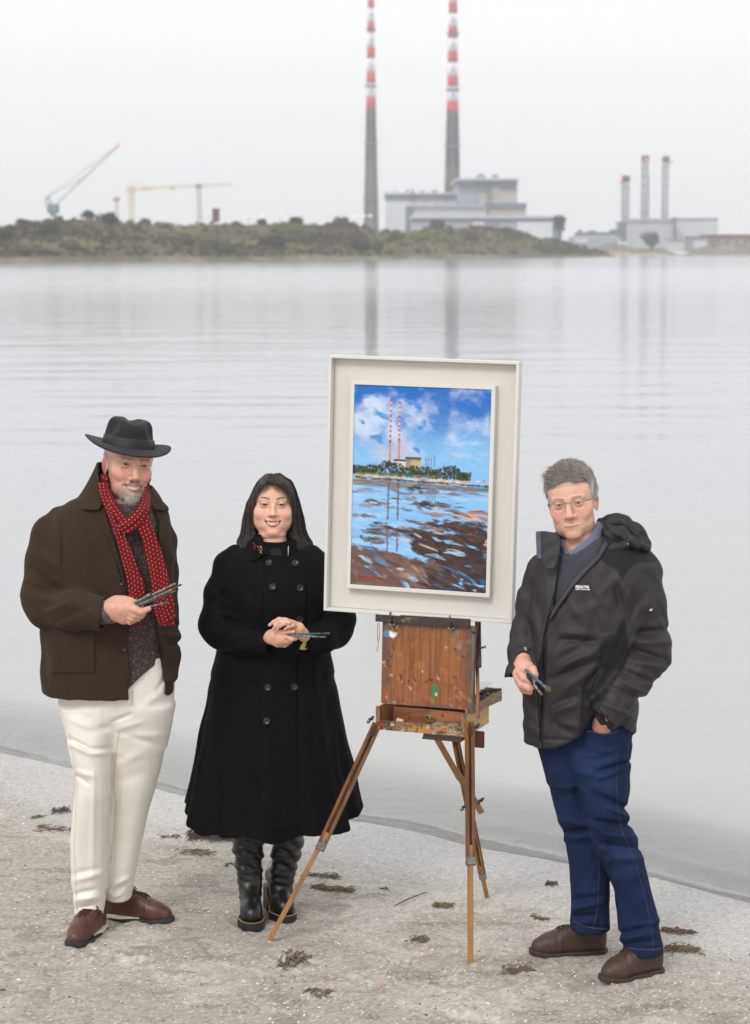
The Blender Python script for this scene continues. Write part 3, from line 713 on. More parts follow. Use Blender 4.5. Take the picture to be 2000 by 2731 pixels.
mb = MB(); lattice(mb, p(312, 588), p(311, 530), .7, 10); mb.build('mast', M('mast_red', lin(178, 140, 132), .7), o)
mb = MB(); mb.box(p(311, 531), (1.0, .6, .6)); mb.build('head', M('mast_red'), o)
o = thing('brick_tower', p(575, 590), 'small square dark red brick tower on the headland skyline', 'tower')
mb = MB(); bx(mb, 566, 584, 561, 592, 660, 2.2); mb.build('wall', M('brick2', lin(108, 62, 60), .9, var=.1, vscale=.3), o)
mb = MB(); bx(mb, 565, 585, 556, 561, 659.6, 2.9); mb.build('parapet', M('brick2b', lin(96, 62, 60), .9), o)
LIT = [(663, 577), (700, 577), (747, 574), (946, 579), (972, 578), (984, 577.5), (990, 578)]
names = ['leftmost white floodlight on the headland skyline', 'second white floodlight from the left on the skyline', 'brightest white floodlight on the skyline in the middle of the headland', 'white floodlight left of the left chimney foot',
         'left light of the white row at the chimney foot', 'middle light of the white row at the chimney foot', 'right light of the white row at the chimney foot']
for (px, py), lab in zip(LIT, names):
    D = 650 if px < 900 else 800
    q = p(px, py); o = thing('floodlight', (q[0], D, 5.0), lab, 'floodlight', 'floodlights along the headland')
    MB().cyl((q[0], D, 3), (q[0], D, q[2]), .09, n=6).build('pole', M('galv'), o)
    s = .28 * D / 650
    MB().box((q[0], D, q[2] + s), (s * .8, s * .35, s * .8), bev=.1).build('lamp_head', M('galv'), o)
    MB().box((q[0], D - s * .36, q[2] + s), (s * .7, .03, s * .7)).build('lamp_face', M('white_light', (1, .97, .88), emit=1.0), o)

# ------------------------------------------------------------------ sea air
hz = MB().box((0, 1225, 118), (2600, 1262, 122)).build('haze', None)
hz.data.materials.clear()
hm = bpy.data.materials.new('haze'); hm.use_nodes = True; t = hm.node_tree; t.nodes.clear()
o_ = t.nodes.new('ShaderNodeOutputMaterial'); pv = t.nodes.new('ShaderNodeVolumePrincipled')
pv.inputs['Color'].default_value = (0.985, 0.99, 1.0, 1); pv.inputs['Density'].default_value = 0.00030; pv.inputs['Anisotropy'].default_value = 0.0
t.links.new(pv.outputs[0], o_.inputs['Volume']); hz.data.materials.append(hm)
tag(hz, 'thin pale haze over the bay', 'haze', kind='stuff'); hz.display_type = 'WIRE'
# ------------------------------------------------------------------ framed painting
class Paint:
    """a small painter: brush strokes laid on an array of colours"""
    def __init__(s, w, h, col):
        s.w, s.h = w, h; s.a = np.zeros((h, w, 3)) + np.array(col); s.hgt = np.zeros((h, w))
    def stroke(s, u0, v0, u1, v1, wd_, col, op=0.9, bend=0.0, taper=True):
        x0, y0, x1, y1, r = u0 * s.w, v0 * s.h, u1 * s.w, v1 * s.h, max(wd_ * s.w, .35)
        pad = r * 2 + abs(bend) * s.w + 2
        xa, xb = int(max(0, min(x0, x1) - pad)), int(min(s.w, max(x0, x1) + pad + 1))
        ya, yb = int(max(0, min(y0, y1) - pad)), int(min(s.h, max(y0, y1) + pad + 1))
        if xa >= xb or ya >= yb: return
        yy, xx = np.mgrid[ya:yb, xa:xb].astype(float)
        dx, dy = x1 - x0, y1 - y0; L2 = dx * dx + dy * dy + 1e-9; L = math.sqrt(L2)
        t = np.clip(((xx - x0) * dx + (yy - y0) * dy) / L2, 0, 1)
        off = bend * s.w * np.sin(t * math.pi)
        d = np.hypot(xx - (x0 + t * dx - dy / L * off), yy - (y0 + t * dy + dx / L * off))
        rr = r * (1 - .7 * np.abs(2 * t - 1) ** 2) if taper else r
        bristle = .8 + .2 * np.sin((xx * dy - yy * dx) / L * 2.1 + col[0] * 40)
        m = np.clip((rr - d) / 1.1 + .5, 0, 1) * op * bristle
        s.a[ya:yb, xa:xb] += (np.array(col) - s.a[ya:yb, xa:xb]) * m[..., None]
        s.hgt[ya:yb, xa:xb] = np.maximum(s.hgt[ya:yb, xa:xb] * (1 - .5 * m), m * .7 * np.clip(r / 3, .3, 1))
def J(c, a=.12):
    k = 1 + random.uniform(-a, a); return [min(1, max(0, x * k * (1 + random.uniform(-a, a) * .4))) for x in c]

random.seed(21)
PW, PH = 300, 428
p_ = Paint(PW, PH, lin(120, 175, 225))
vv, uu = np.mgrid[0:PH, 0:PW]; vv = vv / PH; uu = uu / PW
q3 = np.stack([uu * 5 + .4 * vv, vv * 7, 0 * uu + 3.1], -1)
skyc = np.array(lin(36, 108, 190)) * np.ones((PH, PW, 1)); low = np.array(lin(134, 190, 236))
skyc = skyc + (low - skyc) * sstep(.04, .36, vv + .05 * fbm(q3, 3))[..., None]
cl = fbm(q3 * 1.6 + 11, 5) * .62 + .95 * np.exp(-((uu - .30 - .55 * (vv - .2)) / .26) ** 2 - ((vv - .22) / .17) ** 2) + .5 * np.exp(-((uu - .05) / .2) ** 2 - ((vv - .2) / .12) ** 2) - .12
cl = np.maximum(cl, .55 * np.exp(-((uu - .76) / .12) ** 2 - ((vv - .325) / .018) ** 2) + .5 * np.exp(-((uu - .89) / .07) ** 2 - ((vv - .262) / .014) ** 2) + .5 * np.exp(-((uu - .95) / .04) ** 2 - ((vv - .315) / .014) ** 2) + .5 * np.exp(-((uu - .77) / .05) ** 2 - ((vv - .275) / .02) ** 2))
cm = sstep(.05, .9, cl)[..., None]
cloud = np.array(lin(202, 216, 238)) + (np.array(lin(184, 190, 216)) - np.array(lin(202, 216, 238))) * sstep(.2, .35, vv + .06 * fbm(q3 * 2, 2))[..., None]
p_.a = skyc + (cloud - skyc) * cm * .92
for i in range(620):                         # dabs over the sky
    u, v = random.random(), random.random() * .42
    c0 = p_.a[min(PH - 1, int(v * PH)), min(PW - 1, int(u * PW))]
    an = random.uniform(-.6, .6); L = random.uniform(.015, .06)
    p_.stroke(u, v, u + L * math.cos(an), v + L * math.sin(an) * .6, random.uniform(.006, .014), J(c0, .17), .55)
for u, v, L in ((.44, .09, .05), (.46, .11, .04), (.5, .17, .03), (.13, .25, .08), (.16, .265, .06), (.05, .18, .03), (.47, .2, .03), (.18, .15, .09), (.14, .13, .08), (.45, .305, .04)):
    for k in range(5): p_.stroke(u + random.gauss(0, .012), v + random.gauss(0, .008), u + L, v + random.gauss(0, .01) + .01, .01, J(lin(64, 140, 212)), .6)
# stacks and buildings of the view
for u0, vt, vb in ((.272, .066, .395), (.337, .078, .372)):
    for k in range(60):
        v = vt + (vb - vt) * k / 60; wd_ = .0042 + .0045 * (k / 60)
        fr_ = k / 60
        if fr_ < .66:
            c0 = lin(176, 40, 36) if int(fr_ * 26) % 2 == 0 else lin(236, 206, 192)
        else: c0 = lin(196, 150, 126)
        p_.stroke(u0 - .002 * fr_, v, u0 - .002 * fr_, v + .006, wd_, J(c0, .1), 1, taper=False)
        p_.stroke(u0 + wd_ * .7 - .002 * fr_, v, u0 + wd_ * .7 - .002 * fr_, v + .006, wd_ * .35, J([x * .62 for x in c0], .1), .8, taper=False)
def S(u0, v0, u1, v1, wd_, col, op=.9, bend=0.0):
    n = max(2, int(math.hypot(u1 - u0, v1 - v0) / .03))
    for _k in range(n + 1):
        a = random.uniform(0, .45); b = a + random.uniform(.4, .6); jv = random.gauss(0, wd_ * .45)
        p_.stroke(u0 + (u1 - u0) * a, v0 + (v1 - v0) * a + jv, u0 + (u1 - u0) * b, v0 + (v1 - v0) * b + jv + random.gauss(0, .002), wd_ * random.uniform(.35, .8), J(col, .07), op, bend + random.gauss(0, .004))
def rect(u0, v0, u1, v1, c0):
    p_.a[int(v0 * PH):int(v1 * PH) + 1, int(u0 * PW):int(u1 * PW) + 1] = np.array(c0)
rect(.308, .366, .412, .405, lin(206, 206, 210)); rect(.306, .364, .412, .371, lin(70, 62, 62)); rect(.392, .353, .5, .405, lin(176, 160, 128))
rect(.388, .35, .5, .36, lin(84, 78, 72)); rect(.43, .36, .5, .405, lin(190, 172, 132)); rect(.392, .36, .425, .405, lin(150, 142, 124))
for k in range(9): p_.stroke(.4 + k * .011, .357, .4 + k * .011, .368, .0022, lin(60, 55, 52), .9)
for u, vt in ((.536, .348), (.552, .346), (.574, .344), (.597, .332)):
    for k in range(10): p_.stroke(u, vt + k * .0065, u, vt + .0065 + k * .0065, .0032, J(lin(92, 72, 70) if k % 3 else lin(176, 160, 150)), .9, taper=False)
for u in (.36, .43, .45, .47, .488): p_.stroke(u, .342, u, .353, .0012, lin(90, 80, 80), .8)
# wooded spit
for i in range(1100):
    u = random.random() * .86; top = .405 - .03 * math.exp(-((u - .27) / .1) ** 2) - .012 * math.exp(-((u - .5) / .08) ** 2) - .028 * math.exp(-((u - .71) / .05) ** 2) + .06 * max(0, u - .74) - .012 * math.sin(u * 60) * .4
    v = random.uniform(top, .44 + .012 * u)
    c0 = random.choice([lin(44, 54, 38), lin(58, 66, 40), lin(38, 36, 46), lin(82, 92, 48), lin(52, 40, 44), lin(30, 40, 32)])
    p_.stroke(u, v, u + random.uniform(-.004, .004), v - random.uniform(.000, .006), random.uniform(.003, .009), J(c0, .3), .9, taper=False)
for i in range(120):
    u = random.uniform(0, .6); p_.stroke(u, .438 + random.gauss(0, .003), u + .03, .438 + random.gauss(0, .003), .004, J(random.choice([lin(96, 124, 50), lin(70, 104, 46), lin(140, 130, 70)]), .2), .8)
for i in range(150):
    u = random.uniform(.0, .82); v = .449 + .014 * u + random.gauss(0, .003)
    p_.stroke(u, v, u + random.uniform(.02, .05), v + random.uniform(-.004, .006), random.uniform(.003, .006), J(random.choice([lin(214, 186, 162), lin(186, 150, 124), lin(222, 206, 188), lin(168, 124, 98)]), .1), .85)
for k in range(22): u = .52 + random.random() * .3; p_.stroke(u, .445 + random.random() * .012, u + .02, .462 + random.random() * .008, .005, J(random.choice([lin(226, 206, 178), lin(196, 148, 110)]), .1), .9)
for i in range(150):
    u = random.uniform(0, 1); v = .459 + .014 * u + random.gauss(0, .0025); p_.stroke(u, v, u + .03, v + .001, .004, J(lin(60, 50, 56), .2), .8)
for k in range(16): u = random.uniform(.8, 1); p_.stroke(u, .452, u + .04, .455, .003, J(lin(200, 160, 130)), .7)
p_.stroke(.955, .452, .958, .44, .006, lin(196, 40, 36), 1); p_.stroke(.90, .452, .93, .451, .005, lin(232, 232, 236), .9)
for i in range(260):                          # wet flats below the spit
    u = random.uniform(-.05, 1); v = random.uniform(.468, .5) + .014 * u
    p_.stroke(u, v, u + random.uniform(.05, .16), v + random.gauss(0, .002), random.uniform(.003, .007), J(random.choice([lin(122, 110, 106), lin(152, 140, 132), lin(104, 98, 92), lin(140, 150, 160), lin(86, 84, 80)]), .12), .75)
# pools: blue ground, then brown bars
p_.a[int(.505 * PH):, :] = p_.a[int(.505 * PH):, :] * .12 + np.array(lin(140, 192, 238)) * .88
for i in range(420):
    u = random.uniform(-.1, 1); v = random.uniform(.5, 1)
    p_.stroke(u, v, u + random.uniform(.05, .2), v + random.uniform(-.004, .012), random.uniform(.006, .012), J(random.choice([lin(150, 200, 244), lin(128, 182, 232), lin(170, 208, 240), lin(116, 168, 218)]), .06), .6)
def bars(n, u0, u1, v0, v1, cols, w0=.006, w1=.013, L0=.06, L1=.2, sl=.02, op=.85):
    for i in range(int(n * .62)):
        u, v = random.uniform(u0, u1), random.uniform(v0, v1)
        L = random.uniform(L0, L1); S(u, v, u + L, v + L * sl * random.uniform(.3, 2.2), random.uniform(w0, w1), J(random.choice(cols), .14), op, bend=random.uniform(-.01, .01))
br1 = [lin(122, 96, 84), lin(150, 120, 102), lin(100, 82, 78), lin(134, 104, 110), lin(96, 84, 80)]
dk1 = [lin(66, 48, 46), lin(50, 40, 42), lin(82, 58, 48), lin(58, 44, 50), lin(74, 60, 54)]
wr1 = [lin(178, 120, 86), lin(150, 92, 62), lin(206, 168, 140), lin(176, 128, 124)]
grn = [lin(52, 66, 54), lin(74, 84, 66), lin(44, 50, 48)]
bars(46, -.1, .9, .505, .53, br1, .003, .006, op=.6); bars(30, .38, .5, .49, .515, grn, .004, .008, .03, .08); bars(10, .42, .5, .53, .55, [lin(180, 170, 150), lin(120, 112, 100)], .006, .01, .03, .06)
bars(40, .05, .8, .555, .585, br1 + dk1, .003, .008, .05, .16, .04); bars(22, .45, .55, .565, .6, dk1 + grn, .005, .01, .04, .1)
bars(24, .02, .35, .588, .605, br1 + wr1 + grn, .003, .006, .04, .12); bars(30, .45, 1.0, .585, .625, wr1 + br1, .005, .010, .05, .18, .05)
bars(26, .7, 1, .6, .63, wr1 + dk1[2:3], .005, .009, .08, .2, .06); bars(20, -.05, .15, .64, .655, br1, .004, .008, .06, .12, .05)
bars(44, .36, .95, .648, .685, dk1 + br1 + grn[1:2], .005, .010, .06, .2, .07); bars(70, .55, .92, .65, .71, dk1, .007, .013, .06, .16, .08)
bars(16, .14, .25, .678, .688, grn, .004, .007, .04, .08); bars(60, .05, .62, .69, .735, br1 + dk1[2:], .006, .011, .08, .2, .10)
bars(230, .42, .9, .71, .80, dk1, .010, .018, .08, .2, .12, .9); bars(40, .8, 1.0, .7, .76, dk1 + wr1[1:2], .006, .012, .05, .12, .1)
bars(20, .02, .2, .755, .775, grn + br1, .006, .012, .06, .14, .02); bars(16, .93, 1, .73, .76, [lin(214, 196, 192), lin(180, 130, 110)], .006, .01, .04, .08, .2)
# brown foreshore rising towards the right
for i in range(760):
    u = random.uniform(-.1, 1); edge = .80 + .055 * sstep(.1, .5, u) - .07 * sstep(.5, .75, u) + (0 if u < .75 else -.0)
    v = random.uniform(edge, 1.02)
    dkf = sstep(.28, .62, u + .3 * (v - .9)); L = random.uniform(.05, .2)
    c0 = random.choice(dk1 if random.random() < dkf else br1[:1] + br1[2:3] + [lin(116, 86, 74), lin(104, 76, 70), lin(128, 96, 84), lin(112, 80, 66), lin(96, 70, 60)])
    S(u, v, u + L, v + L * random.uniform(.14, .30), random.uniform(.007, .017), J(c0, .09), .8, bend=random.uniform(-.015, .015))
pool = [lin(86, 140, 186), lin(150, 196, 226), lin(60, 110, 158), lin(196, 214, 228), lin(40, 90, 146)]
for u0, v0, u1, v1, wd_, ci in ((.05, .80, .19, .81, .008, 4), (.12, .825, .18, .86, .008, 4), (.18, .855, .27, .885, .02, 0), (.06, .85, .1, .86, .008, 3), (.08, .86, .16, .885, .013, 1), (.03, .925, .05, .925, .014, 2),
                                (.08, .925, .2, .955, .008, 4), (.15, .905, .22, .92, .008, 4), (.34, .905, .4, .905, .012, 3), (.4, .925, .5, .955, .022, 1), (.42, .935, .48, .945, .02, 3), (.45, .92, .49, .93, .008, 2),
                                (.24, .94, .27, .945, .010, 0), (.38, .965, .43, .99, .02, 0), (.4, .97, .44, 1.0, .014, 1), (.55, .825, .7, .845, .008, 1), (.57, .83, .63, .832, .008, 0), (.5, .845, .57, .848, .008, 1),
                                (.68, .805, .83, .81, .012, 1), (.7, .795, .84, .815, .01, 3), (.68, .745, .74, .755, .014, 1), (.6, .735, .66, .75, .012, 1), (.72, .757, .82, .77, .006, 1), (.84, .765, .94, .785, .010, 0),
                                (.86, .77, .92, .775, .008, 1), (.97, .8, 1.0, .81, .012, 0), (.66, .875, .8, .905, .006, 2), (.78, .895, .9, .94, .008, 2), (.8, .9, .85, .915, .008, 0), (.88, .93, .92, .955, .012, 0), (.95, .93, 1, .945, .02, 4),
                                (.92, .955, .98, .96, .01, 1), (.8, .955, .82, .958, .012, 1), (.9, .985, .92, .99, .012, 1), (.64, .91, .69, .925, .006, 2), (.84, .87, .88, .875, .012, 0), (.6, .97, .68, .985, .006, 2), (.7, .99, .76, 1, .008, 2)):
    for _k in range(3): p_.stroke(u0 + random.gauss(0, .004), v0 + random.gauss(0, wd_ * .25), u1 + random.gauss(0, .006), v1 + random.gauss(0, wd_ * .25), wd_ * .5, J(pool[ci], .12), .8, bend=random.gauss(0, .006))
bars(26, .32, .5, .86, .92, [lin(190, 146, 98), lin(156, 122, 104), lin(120, 104, 96)], .006, .012, .06, .14, .3, .7)
for u0, v0, u1, v1 in ((.46, .72, .52, .74), (.5, .77, .64, .80), (.6, .71, .68, .715), (.7, .61, .95, .645), (.3, .745, .45, .765)):
    for k in range(3): p_.stroke(u0, v0 + k * .003, u1, v1 + k * .003, .003, J(lin(226, 200, 182), .08), .8)
for u0 in (.267, .338):                       # mirrored stacks
    for k in range(110):
        v = .475 + .345 * k / 110
        if .66 < v < .7 or (.735 < v < .75): continue
        c0 = lin(104, 72, 60) if v < .6 else lin(120, 52, 60) if v > .72 else lin(92, 70, 64)
        p_.stroke(u0 + random.gauss(0, .002), v, u0 + random.gauss(0, .004), v + .004, .0052 * random.uniform(.5, 1.1), J(c0, .2), .7, taper=False)
for u0 in (.545, .56, .575, .59, .605):
    for k in range(14): v = .505 + .055 * k / 14; p_.stroke(u0, v, u0 + random.gauss(0, .004), v + .005, .003, J(lin(62, 62, 84), .2), .7)
# red signature scrawl
sg = lin(150, 36, 40)
def sig(pts):
    for a, b in zip(pts[:-1], pts[1:]): p_.stroke(a[0], a[1], b[0], b[1], .0036, sg, .95, taper=False)
sig([(.068, .957), (.055, .951), (.056, .942), (.068, .943), (.064, .953), (.07, .955), (.066, .968), (.06, .969), (.074, .957)])
sig([(.076, .957), (.083, .954), (.08, .958), (.089, .957), (.092, .952), (.096, .957), (.103, .955), (.107, .959), (.113, .955), (.118, .958), (.124, .956), (.13, .953), (.132, .96)])
sig([(.157, .962), (.160, .948), (.17, .949), (.163, .955), (.172, .957), (.164, .963)]); sig([(.176, .956), (.18, .96), (.187, .954), (.178, .969)])
sig([(.19, .961), (.195, .956), (.2, .961), (.206, .957), (.212, .962), (.218, .957), (.223, .963), (.232, .961)])

b3 = np.pad(p_.a, ((1, 1), (1, 1), (0, 0)), mode='edge'); p_.a = .6 * p_.a + .4 * sum(b3[i:i + PH, j:j + PW] for i in range(3) for j in range(3)) / 9     # wet in wet edges
YAW = math.radians(17.9); ROLL = math.radians(1.05)
FC = (W(872.7, 947.4, 8.012) + W(1383.5, 956, 7.79) + W(1369.5, 1663.7, 7.79) + W(862, 1635.6, 8.012)) / 4
A = axes(YAW, math.radians(-1.0), ROLL)       # rows: right, away, up
def fr(u, n, v): return FC + u * A[0] - n * A[1] + v * A[2]
FWd, FHt = .716, .943
pic = thing('framed_painting', fr(0, 0, -FHt / 2), 'framed oil painting of striped chimneys over a blue tidal bay, standing on the easel', 'painting')
def frame_mb(w_, h_, lip, n0, n1, bev):
    mb = MB(); nm, hd = (n0 + n1) / 2, (n1 - n0) / 2
    mb.box(fr(0, nm, h_ / 2 - lip / 2), (w_ / 2, hd, lip / 2), A, bev); mb.box(fr(0, nm, -h_ / 2 + lip / 2), (w_ / 2, hd, lip / 2), A, bev)
    mb.box(fr(-w_ / 2 + lip / 2, nm - .0004, 0), (lip / 2, hd, h_ / 2 - lip + .0005), A, bev * .6); mb.box(fr(w_ / 2 - lip / 2, nm - .0004, 0), (lip / 2, hd, h_ / 2 - lip + .0005), A, bev * .6)
    return mb
cream = M('frame_paint', lin(216, 213, 208), .42, var=.03, vscale=14, bump=.15, bscale=90)
frame_mb(FWd, FHt, .011, -.046, 0, .0012).build('outer_frame', cream, pic)
mb = MB(); mb.box(fr(0, -.040, 0), (FWd / 2 - .0115, .004, FHt / 2 - .0115), A, .001); mb.build('mount_board', M('mount', lin(210, 206, 200), .6, var=.03, vscale=9), pic)
mb = MB(); mb.box(fr(0, -.0465, 0), (FWd / 2 - .02, .002, FHt / 2 - .02), A); mb.build('backing_board', M('backing', lin(120, 92, 66), .9, var=.1), pic)
IW, IH = .545, .764
frame_mb(IW, IH, .0145, -.036, -.004, .001).build('inner_frame', cream, pic)
cw, chh = .508, .728
gu, gv = np.meshgrid(np.linspace(-.5, .5, PW), np.linspace(.5, -.5, PH))
hg = p_.hgt * .0009 + .00015 * rng.random(p_.hgt.shape)
Vp = FC + (gu * (IW - .028))[..., None] * A[0] + (gv * (IH - .028))[..., None] * A[2] - (-.0095 + hg)[..., None] * A[1]
k = np.arange(PW * PH).reshape(PH, PW)
mesh_obj('canvas', Vp.reshape(-1, 3), np.stack([k[:-1, :-1], k[1:, :-1], k[1:, 1:], k[:-1, 1:]], -1).reshape(-1, 4), M('oil_paint', attr=True, rough=.42, spec=.35, bump=.25, bscale=700, bdist=.0006), pic, True, np.clip(p_.a, 0, 1).reshape(-1, 3))

# ------------------------------------------------------------------ box easel
FL, FR = W(1003, 1944, 7.90), W(1240, 1966, 7.775)
ey = math.atan2(-(FR - FL)[1], (FR - FL)[0]); E = axes(ey); BWd = float(np.linalg.norm((FR - FL)[:2])); Zb = (FL[2] + FR[2]) / 2
def eb(u, n, z): return np.array((FL[0], FL[1], Zb)) + u * E[0] + n * E[1] + z * np.array((0, 0, 1.0))   # u right, n back, z up from the tray bottom
def wood(name, col, grey_, sc_=22, st=(1, 1, .12), amt=1):
    return M(name, col, .55, var=.22, vscale=sc_, col2=grey_, stretch=st, bump=.3, bscale=120, spec=.35, detail=6)
W1 = wood('easel_wood', lin(158, 104, 58), lin(92, 70, 54)); W2 = wood('easel_light', lin(184, 136, 82), lin(134, 100, 70)); W3 = wood('easel_grey', lin(128, 118, 108), lin(96, 84, 76), 40)
W4 = wood('easel_dark', lin(92, 62, 44), lin(52, 44, 44), 40, (.3, 1, 1)); iron = M('iron', lin(84, 84, 84), .45, metal=.7, var=.2, vscale=90); brass = M('worn_brass', lin(150, 136, 100), .5, metal=.6, var=.3, vscale=80)
ea = thing('box_easel', (0.33, 8.0, 0), 'paint splattered wooden box easel on three extended legs holding the framed painting', 'easel')
def board(name, o_, right, up, nrm, w_, h_, th, painter, parent, res=.003):
    """a painted board: one face carries stains laid on with the painter"""
    nu, nv = max(6, int(w_ / res)), max(6, int(h_ / res))
    pt = Paint(nu, nv, (.5, .5, .5)); painter(pt)
    a, b_ = np.meshgrid(np.linspace(0, w_, nu), np.linspace(h_, 0, nv))
    V0 = o_ + a[..., None] * right + b_[..., None] * up + (pt.hgt * .0006)[..., None] * nrm
    V0[0], V0[-1] = V0[0] - pt.hgt[0][..., None] * .0006 * nrm, V0[-1]
    k = np.arange(nu * nv).reshape(nv, nu); F_ = [tuple(q) for q in np.stack([k[:-1, :-1], k[1:, :-1], k[1:, 1:], k[:-1, 1:]], -1).reshape(-1, 4)]
    V = list(V0.reshape(-1, 3)); C = list(np.clip(pt.a, 0, 1).reshape(-1, 3)); n0 = len(V)
    cs = [o_, o_ + w_ * right, o_ + w_ * right + h_ * up, o_ + h_ * up]
    V += [c_ for c_ in cs] + [c_ - th * nrm for c_ in cs]; ec = pt.a.mean((0, 1)) * .7; C += [ec] * 8
    f = lambda *i: tuple(n0 + j for j in i)
    F_ += [f(4, 7, 6, 5), f(0, 4, 5, 1), f(1, 5, 6, 2), f(2, 6, 7, 3), f(3, 7, 4, 0)]
    return mesh_obj(name, V, F_, M('stained_wood', attr=True, rough=.5, bump=.25, bscale=300, spec=.4), parent, False, np.array(C))
def grain(pt, c0, c1, seed, vert=True, k=26):
    v, u = np.mgrid[0:pt.h, 0:pt.w]; u = u / max(pt.w, pt.h); v = v / max(pt.w, pt.h)
    s = (k, 2.2) if vert else (2.2, k)
    g_ = fbm(np.stack([u * s[0], v * s[1], 0 * u + seed], -1), 4); g2 = fbm(np.stack([u * 3, v * 3, 0 * u + seed + 5], -1), 3)
    m = sstep(-.9, .9, g_ + .5 * g2)[..., None]; pt.a = np.array(c0) * (1 - m) + np.array(c1) * m
def splat(pt, n, cols, s0=.004, s1=.02, op=.8, box=(0, 0, 1, 1)):
    for _ in range(n):
        u, v = random.uniform(box[0], box[2]), random.uniform(box[1], box[3]); c0 = random.choice(cols)
        for _k in range(random.randint(1, 4)):
            a = random.uniform(0, 6.28); L = random.uniform(.0, .03)
            p0 = (u + random.gauss(0, .012), v + random.gauss(0, .012)); pt.stroke(*p0, p0[0] + L * math.cos(a), p0[1] + L * math.sin(a), random.uniform(s0, s1), J(c0, .15), op)
PCOL = [lin(70, 66, 66), lin(120, 112, 116), lin(190, 186, 184), lin(52, 46, 46), lin(110, 90, 96), lin(84, 70, 60)]
def lid_paint(pt):
    grain(pt, lin(126, 76, 42), lin(156, 98, 54), 3, True, 55)
    v, u = np.mgrid[0:pt.h, 0:pt.w]; u = u / pt.w; v = v / pt.h
    e = np.maximum(sstep(.16, 0, u), np.maximum(sstep(.84, 1, u), np.maximum(sstep(.12, 0, v), .7 * sstep(.9, 1, v)))) * sstep(-.5, .4, fbm(np.stack([u * 7, v * 7, 0 * u], -1), 3))
    pt.a += (np.array(lin(96, 78, 70)) - pt.a) * (e * .9)[..., None]
    for k in range(70):
        u0, v0 = random.random(), random.random(); pt.stroke(u0, v0, u0 + random.gauss(0, .05), v0 + random.gauss(0, .05), random.uniform(.01, .05), J(random.choice([lin(104, 58, 30), lin(150, 92, 48), lin(84, 60, 44), lin(196, 128, 66)]), .1), .28)
    for i in range(60):
        u0 = random.random(); v0 = random.uniform(.3, .95); pt.stroke(u0, v0, u0 + random.gauss(0, .004), v0 + random.uniform(.03, .16), .0028, lin(84, 46, 26), random.uniform(.15, .45))
    splat(pt, 34, PCOL, .003, .009, .6); splat(pt, 10, [lin(170, 160, 156)], .004, .02, .45, (0, .7, 1, 1)); splat(pt, 14, PCOL[:4], .004, .016, .7, (0, 0, .2, .75)); splat(pt, 8, [lin(128, 118, 120)], .012, .03, .5, (.75, .05, 1, .35))
    for k in range(26): pt.stroke(.04 + random.gauss(0, .02), .155 + random.gauss(0, .02), .07 + random.gauss(0, .02), .165, .018, J(random.choice([lin(70, 110, 168), lin(96, 140, 196), lin(120, 130, 150)])), .7)
    for k in range(14): pt.stroke(.11 + random.gauss(0, .014), .155 + random.gauss(0, .025), .12 + random.gauss(0, .014), .18, .016, lin(236, 236, 238), .85)
    pt.stroke(.115, .03, .115, .14, .012, lin(200, 180, 170), .4)
    for k in range(18): pt.stroke(.60 + random.gauss(0, .014), .76 + random.gauss(0, .03), .585 + random.gauss(0, .012), .83 + random.gauss(0, .02), .018, J(lin(56, 124, 72), .1), .95)
    pt.stroke(.575, .845, .57, .87, .03, lin(50, 116, 66), .95); pt.stroke(.62, .73, .62, .75, .012, lin(50, 116, 66), .95)
    for k in range(5): pt.stroke(.60, .825 + k * .006, .62, .818 + k * .006, .008, lin(206, 224, 206), .8)
    for k in range(10): pt.stroke(.79 + random.gauss(0, .02), .07 + random.gauss(0, .02), .82 + random.gauss(0, .01), .1 + random.gauss(0, .02), .02, J(lin(132, 126, 126), .06), .8)
    for k in range(8): pt.stroke(.85 + random.gauss(0, .02), .25 + random.gauss(0, .015), .87, .27, .016, J(lin(130, 122, 124), .08), .7)
    for u0, v0, du, dv in ((.2, .62, .03, .06), (.215, .65, .0, .06), (.3, .68, .01, .04), (.36, .66, .02, .05), (.5, .68, .06, -.02), (.56, .66, .0, .04), (.55, .03, .0, .05), (.48, .7, .04, .01), (.8, .27, .02, .02), (.88, .36, .03, .01),
                           (.04, .5, .05, -.03), (.04, .53, .03, -.02), (.12, .3, .02, .05), (.08, .36, .0, .05), (.8, .6, .0, .03), (.18, .05, .02, .02), (.9, .87, .03, .01), (.09, .44, .03, -.03)):
        for k in range(3): pt.stroke(u0 + random.gauss(0, .004), v0, u0 + du, v0 + dv + random.gauss(0, .006), .005, lin(44, 34, 28), .85)
    for u0, v0 in ((.02, .5), (.03, .52), (.1, .64), (.12, .65), (.32, .77), (.33, .79), (.71, .27), (.625, .65), (.62, .64), (.16, .14), (.06, .91), (.45, .58)):
        for k in range(3): pt.stroke(u0 + random.gauss(0, .008), v0 + random.gauss(0, .01), u0 + random.gauss(0, .008) + .004, v0 + random.gauss(0, .01), .005, lin(214, 208, 200), .6)
    for k in range(12): pt.stroke(.65 + random.random() * .24, .70 + random.gauss(0, .012), .66 + random.random() * .24, .70 + random.gauss(0, .014), .004, lin(120, 72, 36), .45)
    for k in range(6): pt.stroke(.14 + random.gauss(0, .02), .965, .16, .97, .02, J(lin(110, 148, 130), .1), .7)
    for k in range(6): pt.stroke(.165 + random.gauss(0, .006), .3 + random.random() * .08, .166, .33 + random.random() * .1, .006, J(lin(112, 124, 60), .1), .7)
def dirty(c0, c1, n, cols, seed, vert=False):
    def f(pt):
        grain(pt, c0, c1, seed, vert, 14); splat(pt, n, cols, .006, .03, .75)
    return f
LT, LB = W(1009, 1667, 7.92), W(1006, 1876, 7.935)
lid_h = LT[2] - LB[2] + .012; lean = np.array((0, 0, 1.0)) + .05 * E[1]; lean /= np.linalg.norm(lean)
